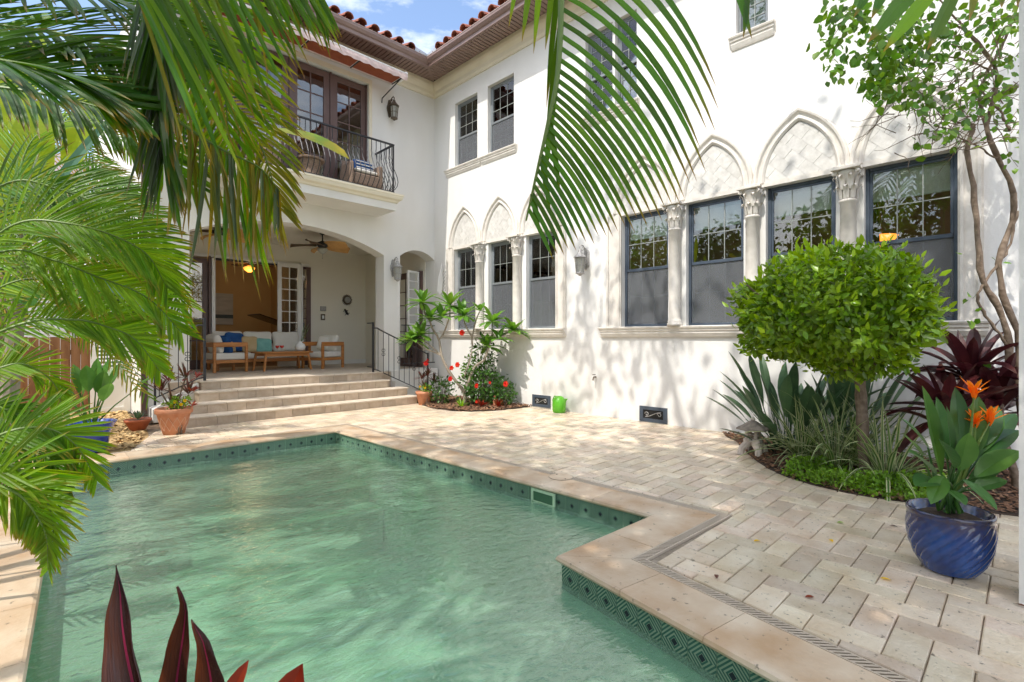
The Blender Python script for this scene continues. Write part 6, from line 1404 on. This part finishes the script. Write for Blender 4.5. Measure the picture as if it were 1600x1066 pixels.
hp = thing('orange_flower_plant', 'broad leaved plant with three orange flowers growing in the large blue pot', 'plant', (px, py, .36))
def qleaf(par, root, a, b, wd, m_='broad', bow=.12, nm='leaf', curl=0, dr=.9):
    A = Vector(a); B = Vector(b); R_ = Vector(root); g = MB(); g.tube(cr([R_, (R_+A)/2+Vector((0, 0, .04)), A], 8), [.009, .009, .008, .008, .007, .007, .006, .006, .005], 6)
    d = B-A; L2 = d.length*1.05; d0 = (d.normalized()+Vector((0, 0, bow*3))).normalized(); leafblade(g, A, d0, L2, wd, dr*bow*6/max(.2, L2)*.5, 9, fold=.16, prof=oval, curl=curl, up=Vector((-FX*.5, -FY*.5, 1))); g.build(nm, mt[m_], par)
D0 = 2.98
LV = [((1470, 740), (1440, 610), .10, 0), ((1480, 720), (1462, 625), .085, .05), ((1500, 700), (1492, 610), .09, .1), ((1515, 720), (1530, 625), .10, .1), ((1490, 740), (1478, 640), .07, -.1),
      ((1450, 700), (1405, 665), .07, -.1), ((1440, 712), (1410, 690), .06, -.15), ((1460, 740), (1418, 720), .08, -.2), ((1462, 752), (1432, 775), .09, -.22), ((1475, 745), (1458, 800), .075, -.25), ((1490, 730), (1468, 700), .09, -.25),
      ((1520, 720), (1594, 690), .10, .1), ((1525, 745), (1598, 718), .10, -.05), ((1522, 765), (1575, 762), .08, -.1), ((1515, 760), (1570, 735), .075, .05), ((1510, 720), (1572, 668), .09, .15), ((1505, 750), (1545, 800), .06, -.2), ((1530, 700), (1560, 640), .09, .15), ((1500, 735), (1515, 680), .10, -.1), ((1545, 700), (1590, 660), .08, .2), ((1480, 765), (1505, 800), .06, -.3)]
for i, (a, b, wd, dd) in enumerate(LV):
    rt = Vector((px+ru(-.06, .06), py+ru(-.06, .06), .36)); qleaf(hp, rt, Q(a[0], a[1], D0+dd*.5), Q(b[0], b[1], D0+dd), wd*1.28, 'broad' if i % 3 else 'broadg', bow=.05 if b[1] < 660 else .13)
for (u, v, u2, v2, s_) in ((1516, 690, 1522, 600, 1.0), (1522, 700, 1524, 645, .85), (1530, 690, 1547, 640, .9)):
    A = Q(u, v, D0); B = Q(u2, v2+18, D0+.03); g = MB(); g.tube([Vector((px+.02, py, .36)), A, B], [.008, .007, .005], 6); st = g.build('flower_stalk', mt['stem'], hp); g = MB()
    for k in range(9):
        a = 2*PI*k/9+ru(-.3, .3); leafblade(g, B+Vector((0, 0, .008*(k % 3))), Vector((math.cos(a)*.8, math.sin(a)*.8, 1.1 if k % 3 else .5)), .105*s_*ru(.8, 1.15), .026, 2.0 if k % 2 else -.6, 5, fold=.2, prof=oval)
    for k in range(4): leafblade(g, B-Vector((0, 0, .03)), Vector((ru(-.5, .5), ru(-.5, .5), 1)), .09*s_, .03, -1, 5, prof=oval)
    g.build('petals', mt['orange'], st)
# stone lantern
lx, ly = 6.35, 2.32
t = thing('stone_lantern', 'small pale stone garden lantern on splayed feet at the tip of the right bed', 'lantern', (lx, ly, 0))
for k in range(4):
    a = PI/4+k*PI/2; g = MB(); c_, s_ = math.cos(a), math.sin(a); g.tube([(lx+c_*.15, ly+s_*.15, 0), (lx+c_*.13, ly+s_*.13, .08), (lx+c_*.05, ly+s_*.05, .15)], [.045, .04, .05], 8); g.build('foot', mt['lanternst'], t)
g = MB(); g.lathe([(.07, 0), (.11, .02), (.11, .045), (.08, .06)], (lx, ly, .14), 6); g.build('platform', mt['lanternst'], t)
g = MB()
for k in range(4): a = PI/4+k*PI/2; g.box(lx+.06*math.cos(a)*1.25-.016, ly+.06*math.sin(a)*1.25-.016, .20, lx+.06*math.cos(a)*1.25+.016, ly+.06*math.sin(a)*1.25+.016, .30)
g.box(lx-.068, ly-.068, .24, lx+.068, ly+.068, .25); g.build('light_chamber', mt['lanternst'], t)
g = MB(); g.lathe([(.19, 0), (.185, .02), (.11, .06), (.05, .10), (.02, .11)], (lx, ly, .30), 6); g.build('roof', M('weathered lantern roof', (.20, .17, .14), (.32, .27, .22), scale=20, rough=.9, bump=.6), t); g = MB(); g.lathe([(.015, 0), (.03, .02), (.02, .04), (.0, .055)], (lx, ly, .405), 8, cap=False); g.build('finial', mt['lanternst'], t)
# plumeria by the steps
pl = thing('plumeria', 'young plumeria with forked grey stems and rosettes of long green leaves by the steps', 'tree', (6.53, 8.07, 0))
DP = 10.33; leafm = MB(); leafblade(leafm, (0, 0, 0), (0, 0, 1), .30, .075, 0, 6, up=(0, -1, 0), fold=.12, prof=oval)
# built flat along +z, then bent copies are made per leaf
BR = [[(725, 634), (725, 613), (703, 583), (690, 556), (686, 531), (676, 514), (671, 500)], [(686, 531), (693, 521), (702, 496), (703, 480)], [(690, 556), (676, 549), (664, 545), (650, 534)], [(671, 500), (664, 490), (662, 478)], [(690, 556), (672, 540), (655, 527)],
      [(725, 613), (732, 597), (742, 573), (757, 562), (761, 545)], [(757, 562), (765, 540), (769, 522), (769, 505)], [(738, 540), (738, 527), (744, 500), (750, 486)], [(769, 530), (785, 524), (800, 518)], [(738, 527), (728, 510), (724, 496)], [(725, 590), (735, 560), (738, 540)]]
for k, b_ in enumerate(BR):
    P = cr([Q(u, v, DP+.05*math.sin(u)) for u, v in b_], 14); r0 = .035 if k in (0, 5) else .02; g = MB(); g.tube(P, [r0*(1-.5*i/14) for i in range(15)], 8); g.build('trunk' if k == 0 else 'branch', mt['barkg'], pl, smooth=True)
for (u, v, n_, L2) in ((671, 498, 16, .32), (703, 478, 24, .40), (660, 474, 20, .36), (645, 533, 24, .38), (761, 542, 22, .38), (769, 503, 20, .36), (750, 486, 10, .22), (802, 517, 22, .38), (724, 494, 20, .36), (658, 524, 18, .34), (690, 496, 16, .34), (780, 530, 12, .3)):
    B = Q(u, v, DP+ru(-.15, .15))
    for i in range(n_):
        a = 2.4*i+ru(-.2, .2); e = math.radians(ru(-18, 30) if i < n_*.65 else ru(35, 75)); g = MB(); leafblade(g, B, Vector((math.cos(a)*math.cos(e), math.sin(a)*math.cos(e), math.sin(e))), L2*1.15*ru(.75, 1.1), .115, 1.4, 5, fold=.12, prof=oval); g.build('leaf', mt['plum'], pl)
# flowering hibiscus and low planting in the bed by the steps
def bush(name, label, c, rad, n, size, m_, par_cat='shrub', seed=1, flowers=(), fm='redp'):
    t = thing(name, label, par_cat, (c[0], c[1], 0)); rg = np.random.default_rng(seed); d = rg.normal(0, 1, (n, 3)); d /= np.linalg.norm(d, axis=1, keepdims=True)
    C = np.array(c)+d*(rg.uniform(.15, 1, (n, 1))**.5)*np.array(rad)*(1+.15*np.sin(d[:, :1]*7+d[:, 1:2]*5)); C[:, 2] = np.maximum(C[:, 2], .03); leafcloud('leaves', C, d+rg.normal(0, .6, (n, 3))+np.array([0, 0, .6]), d+rg.normal(0, .7, (n, 3)), size, mt[m_], t, .5)
    for k in range(7): a = 2*PI*k/7; g = MB(); g.tube([(c[0]+.03*math.cos(a), c[1]+.03*math.sin(a), 0), (c[0]+rad[0]*.5*math.cos(a), c[1]+rad[1]*.5*math.sin(a), c[2]+rad[2]*.4)], [.010, .004], 5); g.build('stem', mt['bark'], t)
    for (u, v, dd, r) in flowers:
        P = Q(u, v, dd); g = MB()
        for k in range(8): a = 2*PI*k/8; leafblade(g, P, Vector((math.cos(a), 0, math.sin(a)))*1+Vector((-FX, -FY, 0))*.6, r*.72, r*.6, 2, 4, fold=.2, prof=oval, up=Vector((-FX, -FY, .2)))
        g.build('flower', mt[fm], t)
    return t
bush('hibiscus', 'leafy green hibiscus with red flowers spreading behind the plumeria stem', (6.95, 7.95, .42), (.55, .45, .40), 900, .085, 'bush', seed=2, flowers=((703, 592, 10.2, .085), (744, 603, 10.1, .08), (714, 570, 10.2, .09), (705, 575, 10.1, .08), (789, 600, 10.0, .10), (765, 598, 10.1, .05)))
bush('hibiscus', 'taller thin hibiscus with a red and yellow bloom in front of the sill', (7.0, 8.0, 1.05), (.28, .28, .45), 260, .08, 'bush', seed=4, flowers=((721, 520, 10.2, .10),))
bush('shrub', 'lime green leafy shrub between the two plumeria stems', (6.8, 8.1, .75), (.22, .2, .32), 240, .08, 'plum', seed=5)
bush('shrub', 'dark green small leaved shrub at the left end of the plumeria bed', (6.45, 8.75, .30), (.30, .3, .28), 380, .07, 'bush', seed=6)
bush('shrub', 'bright green small shrub at the right end of the plumeria bed', (7.15, 7.55, .28), (.32, .25, .26), 420, .07, 'bush', seed=7, flowers=((744, 628, 9.9, .05),))
for k, (x, y, lb) in enumerate(((6.62, 7.62, 'red bromeliad at the front of the plumeria bed, beside its stem'), (6.9, 7.42, 'red bromeliad at the right of the plumeria bed'), (6.4, 8.0, 'small green and red bromeliad at the left front of the plumeria bed'))):
    clump('bromeliad', lb, 'plant', (x, y, .02), 16, .17, .035, 'redleaf' if k < 2 else 'cover', el=(20, 75), droop=2, prof=strap, rbase=.02, group='bromeliads by the plumeria')
t = thing('spiral_ornament', 'small terracotta finial ornament standing among the bromeliads', 'ornament', (6.98, 7.62, 0)); g = MB(); g.lathe([(.06, 0), (.06, .03), (.03, .05), (.055, .10), (.05, .14), (.02, .17), (.03, .20), (.0, .24)], (6.98, 7.62, .01), 14, cap=False); g.build('body', mt['terra'], t, smooth=True)
# pots
def pot(name, label, cat, c, prof, m_, rim=None, lattice=False):
    t = thing(name, label, cat, c); g = MB(); g.lathe(prof, c, 36); g.build('body', mt[m_], t, smooth=False)
    for p in t.children[0].data.polygons: p.use_smooth = True
    zt = prof[-1][1]; rt = prof[-1][0]; g = MB(); g.lathe([(rt, 0), (.0, .015)], (c[0], c[1], c[2]+zt-.0), 20, cap=False); g.build('soil', mt['soil'], t)
    if lattice:
        g = MB()
        for k in range(12):
            for s_ in (-1, 1):
                P = []
                for q_ in range(7): z = .06+.20*q_/6; r = .135+(.215-.135)*z/.30+.002; a = 2*PI*k/12+s_*q_*.09; P.append((c[0]+r*math.cos(a), c[1]+r*math.sin(a), c[2]+z))
                g.tube(P, .0035, 4, cap=False)
        tag(g.build('lattice_relief', M('pale lattice relief', (.66, .42, .30), rough=.9), t), kind='stuff')
    return t
pot('terracotta_pot', 'large terracotta pot with incised lattice left of the steps', 'pot', (1.66, 8.80, 0), [(.135, 0), (.215, .30), (.225, .30), (.24, .31), (.24, .37), (.23, .38), (.215, .37), (.20, .34)], 'terra', lattice=True)
pot('terracotta_pot', 'plain terracotta pot with a dark croton right of the steps', 'pot', (6.18, 8.95, 0), [(.12, 0), (.165, .22), (.18, .225), (.185, .28), (.175, .285), (.16, .28), (.15, .25)], 'terra')
pot('terracotta_bowl', 'small deep red terracotta bowl on the wood chips at left', 'pot', (1.32, 9.45, 0), [(.09, 0), (.16, .14), (.175, .145), (.175, .18), (.16, .18), (.14, .16)], 'terrad')
bp = pot('blue_pot', 'bright blue flared pot half hidden by palm fronds at the left corner of the pool', 'pot', (.66, 8.1, 0), [(.13, 0), (.16, .02), (.20, .25), (.255, .36), (.265, .37), (.25, .375), (.23, .36), (.21, .32)], 'bluepot2')
def potplant(name, label, hd, n, L2, w_, m_, el, droop=1.2, stalk=0, prof=oval, nstem=1):
    t = clump(name, label, 'plant', hd[0], n, L2, w_, m_, el=el, droop=droop, heads=hd, prof=prof, rbase=.02, stalk=stalk)
    for h in hd:
        g = MB(); g.tube([(hd[0][0], hd[0][1], .3), h], .012, 6); g.build('stem', mt['bark'], t)
    return t
potplant('croton', 'dark red croton with thin leaves in the large terracotta pot', [(1.66, 8.80, .38), (1.60, 8.85, .75), (1.80, 8.78, .80), (1.50, 8.8, .62), (1.86, 8.85, .55)], 90, .22, .032, 'croton', (-15, 80))
potplant('croton', 'dark speckled croton in the pot right of the steps', [(6.18, 8.95, .30), (6.12, 8.95, .52), (6.28, 8.98, .58), (6.40, 8.9, .45)], 90, .20, .028, 'croton', (-10, 80))
bush('marigold', 'yellow flowering marigold spilling from the large terracotta pot', (1.70, 8.68, .46), (.17, .13, .09), 220, .045, 'cover', 'flowers', 21, flowers=((274, 628, 7.3, .045), (283, 632, 7.3, .04), (268, 634, 7.3, .04), (289, 626, 7.3, .04)), fm='yellow')
bush('marigold', 'yellow flowering marigold under the dark croton right of the steps', (6.16, 8.85, .34), (.14, .12, .08), 160, .04, 'cover', 'flowers', 22, flowers=((656, 604, 10.5, .04), (664, 606, 10.5, .04)), fm='yellow')
for k, (u, v, dd) in enumerate(((308, 590, 7.5), (302, 612, 7.4), (300, 635, 7.3))):
    g = MB(); P = Q(u, v, dd)
    for j in range(8): leafblade(g, P, Vector((ru(-1, 1), ru(-1, 1), ru(-.3, 1))), .12, .035, 1, 4, prof=oval)
    tag(g.build('red_leaf_tuft', mt['redleaf']), ('upper', 'middle', 'lower')[k]+' of three scarlet leaf tufts at the right side of the large pot croton', 'plant', 'scarlet leaf tufts')
g = MB(); P = Q(666, 566, 10.4)
for j in range(14): leafblade(g, P, Vector((ru(-1, 1), ru(-1, 1), ru(-.8, 1))), .09, .06, 1, 4, prof=oval)
tag(g.build('ixora_bloom', mt['redp']), 'round bright red bloom just above the pot right of the steps', 'flower')
clump('succulent', 'grey green succulent in the small terracotta bowl', 'plant', (1.32, 9.45, .17), 18, .12, .03, 'bop', el=(20, 80), droop=.5)
clump('broad_leaf_plant', 'upright plant with broad dark leaves growing in the left blue pot', 'plant', (.66, 8.1, .33), 14, .75, .15, 'broadg', el=(50, 88), droop=.7, stalk=.55, prof=oval, rbase=.08)
clump('shrub_leafy', 'low dark leaved plant at the pool corner left of the blue pot', 'plant', (-.15, 8.3, .02), 22, .6, .10, 'broad', el=(15, 80), droop=1.2, stalk=.3, prof=oval, rbase=.1)
# maroon ti leaves right beside the viewer
mp = thing('ti_plant', 'maroon ti plant with three tall leaves rising beside the viewer at the bottom left', 'plant', (.05, .50, 0))
def troughleaf(A, B, wd, ph, par):
    g = MB(); n = 26; m_ = 9; ax_ = (B-A); L_ = ax_.length; T = ax_.normalized(); Sd = (R3-T*R3.dot(T)).normalized(); Nn = Sd.cross(T).normalized(); vs = []; uv = []
    if Nn.dot(F3) > 0: Nn = -Nn
    for i in range(n+1):
        u = i/n; w_ = wd*(max(.012, (.5+.5*math.sin(PI*min(1, u*.85+.08))) if u < .58 else (1-((u-.58)/.42)**1.55)*.985))
        c = A+T*L_*u+Sd*(.012*math.sin(u*5+ph)*(1 if u < .9 else 1-(u-.9)*4)-.010*max(0, u-.9)*10)+Nn*(.02*math.sin(u*3+ph))
        roll = .95+.55*math.sin(ph*2+u*2.2)
        for j in range(m_):
            x = j/(m_-1)-.5; a = x*roll*2; off = math.sin(a)/max(.3, roll)*.5*w_*1.15; dep = (1-math.cos(a))*.42*w_+.0025*math.sin(u*26+ph+x*4)*abs(x)*2
            vs.append(c+Sd*off+Nn*dep); uv.append((j/(m_-1), u))
    g.add(vs, [(i*m_+j, i*m_+j+1, (i+1)*m_+j+1, (i+1)*m_+j) for i in range(n) for j in range(m_-1)], uv)
    o = g.build('leaf', mt['tinear'], par, smooth=True); o.modifiers.new('thick', 'SOLIDIFY').thickness = .0012; return o
for k, (a, b, wd) in enumerate((((262, 1290, .80), (188, 884, .82), .064), ((272, 1290, .84), (272, 922, .86), .050), ((322, 1290, .86), (318, 960, .88), .050))): troughleaf(Q(*a), Q(*b), wd, .6+1.9*k, mp)
for (a, b, wd) in (((330, 1150, .8), (318, 1042, .82), .03), ((420, 1180, .9), (405, 1048, .9), .07)):
    A = Q(*a); B = Q(*b); g = MB(); leafblade(g, A, (B-A)+R3*.06, (B-A).length*1.15, wd, 3.0, 8, up=-F3, fold=.25, prof=oval); g.build('leaf', mt['redleaf'], mp)
MB().tube([(.05, .50, 0), (.06, .55, .45), Q(290, 1290, .84)], .015, 8).build('stem', mt['barkg'], mp)
# fallen leaves on the paving
fl = MB(); leafblade(fl, (0, 0, .004), (1, 0, .15), .075, .035, 6, 4, prof=oval); flm = {}
for k, (u, v, mm, lb) in enumerate(((1319, 818, 'cover', 'green fallen leaf on the paving left of the blue pot'), (1301, 848, 'yellow', 'yellow green fallen leaf on the paving, nearer than the green one'), (1392, 908, 'yellow', 'tiny yellow leaf on the paving in front of the blue pot'), (1585, 945, 'croton', 'brown curled leaf on the paving at the right edge'), (1188, 846, 'yellow', 'pale yellow petal on the paving near the slotted drain'), (1403, 825, 'croton', 'small brown leaf on the paving just left of the blue pot'), (1550, 865, 'yellow', 'yellow leaf on the paving right of the blue pot'), (1272, 934, 'redleaf', 'red brown leaf on the paving beside the slotted drain'), (1120, 905, 'croton', 'rusty seed on the paving by the pool corner drain'))):
    me = fl.mesh('fallen_leaf'); me.materials.append(mt[mm]); d = EYE*790/(v-529); p = Q(u, v, d); o = bpy.data.objects.new('fallen_leaf', me); COL.objects.link(o); o.location = (p.x, p.y, .002); o.rotation_euler = (0, 0, ru(0, 6)); o.scale = (.7, .7, .7); tag(o, lb, 'leaf', 'leaves fallen on the paving')

# ================================================================== beyond the left bank
fn = thing('wood_fence', 'brown wooden board fence at the end of the side yard, behind the palms', 'fence', (.2, 12.4, 0))
x = -2.4
while x < .98: MB().box(x, 12.38, -.02, x+.135, 12.40, 1.42+ru(-.008, .008)).build('board', mt['fence'], fn); x += .142
for z in (.3, 1.1): MB().box(-2.4, 12.401, z, .98, 12.44, z+.09).build('rail', mt['fence'], fn)
gt = thing('white_gate', 'white framed side gate with grey louvred panel between fence and house', 'gate', (1.25, 12.1, 0))
for (a, b, c, d_) in ((.98, 1.08, 0, 2.1), (1.47, 1.57, 0, 2.1), (1.08, 1.47, 2.0, 2.1), (1.08, 1.47, .75, .85), (1.08, 1.47, 0, .1)): MB().box(a, 12.05, c, b, 12.13, d_).build('frame_bar', mt['white'], gt)
MB().box(1.08, 12.08, .1, 1.47, 12.10, .75).build('lower_panel', mt['white'], gt)
for k in range(16): MB().box(1.08, 12.07, .86+k*.07, 1.47, 12.105, .90+k*.07).build('louvre', mt['frameg'], gt)
dsn = thing('downspout', 'dark brown downspout on the left corner of the house beside the terracotta pot', 'downspout', (1.52, 9.9, 0))
MB().box(1.49, 10.30, 0.1, 1.575, 10.40, 7.75).build('pipe', mt['brown'], dsn, bevel=.008); MB().box(1.46, 10.12, 0.02, 1.58, 10.40, .1).build('shoe', mt['brown'], dsn)
for z in (1.2, 3.6, 6.0): MB().box(1.48, 10.29, z, 1.585, 10.41, z+.03).build('strap', mt['iron'], dsn)
nh = thing('neighbour_house', 'plain white neighbouring house glimpsed through the palms at left', 'house', (-4, 22, 0))
mb = MB(); wall(mb, lambda u, z, t: (u, 20+t, z), -9, 1.4, -.02, 6.2, [(-6.5, -5.2, 3.6, 5.0), (-2.6, -1.3, 3.6, 5.0), (-2.6, -1.3, .9, 2.3)], 0, .2); mb.build('wall', mt['neigh'], nh); MB().box(-9, 20.3, 0, 1.4, 27, 6.19).build('body', mt['neigh'], nh)
for (a, c) in ((-6.5, 3.6), (-2.6, 3.6), (-2.6, .9)): w_ = MB().box(a, 20.1, c, a+1.3, 20.13, c+1.4).build('window', mt['frameg'], nh)
g = MB(); g.add([(-9.5, 19.5, 6.2), (1.9, 19.5, 6.2), (1.9, 23.5, 7.8), (-9.5, 23.5, 7.8), (-9.5, 27.5, 6.2), (1.9, 27.5, 6.2)], [(0, 1, 2, 3), (3, 2, 5, 4)]); g.build('roof', mt['gutter'], nh)
gw = thing('garden_wall', 'white rendered boundary wall along the far side of the left bank', 'wall', (-3.2, 5, 0))
MB().box(-3.3, -4, -.02, -3.1, 16, 2.3).build('wall', mt['neigh'], gw); MB().box(-3.34, -4, 2.3, -3.06, 16, 2.38).build('coping', mt['cast'], gw)

# trees behind the boundary wall on the far side of the left bank
rg = np.random.default_rng(21)
for k, (x, y, h_, r_) in enumerate(((-6.0, -3.5, 6.6, 2.1), (-5.6, .6, 7.4, 2.2), (-6.2, 4.6, 6.8, 2.2), (-5.4, 8.6, 6.2, 2.0), (-6.0, 12.6, 6.8, 2.2))):
    t = thing('hedge_tree', ('first', 'second', 'third', 'fourth', 'fifth')[k]+' leafy tree behind the white boundary wall, counted from the viewer', 'tree', (x, y, 0), 'trees behind the boundary wall')
    g = MB(); g.tube(cr([(x, y, 0), (x+.1, y, h_*.4), (x-.1, y+.1, h_*.7)], 10), [.2-.01*i for i in range(11)], 8); g.build('trunk', mt['bark'], t)
    n = 4200; d = rg.normal(0, 1, (n, 3)); d /= np.linalg.norm(d, axis=1, keepdims=True); C = np.array([x, y, h_*.58])+d*(rg.uniform(.1, 1, (n, 1))**.4)*np.array([r_, r_*1.1, h_*.42])*(1+.2*np.sin(d[:, :1]*8+k)*np.cos(d[:, 2:]*6))
    leafcloud('crown', C, d+rg.normal(0, .6, (n, 3)), rg.normal(0, 1, (n, 3)), .24, mt['bush' if k % 2 else 'vine'], t, .5)
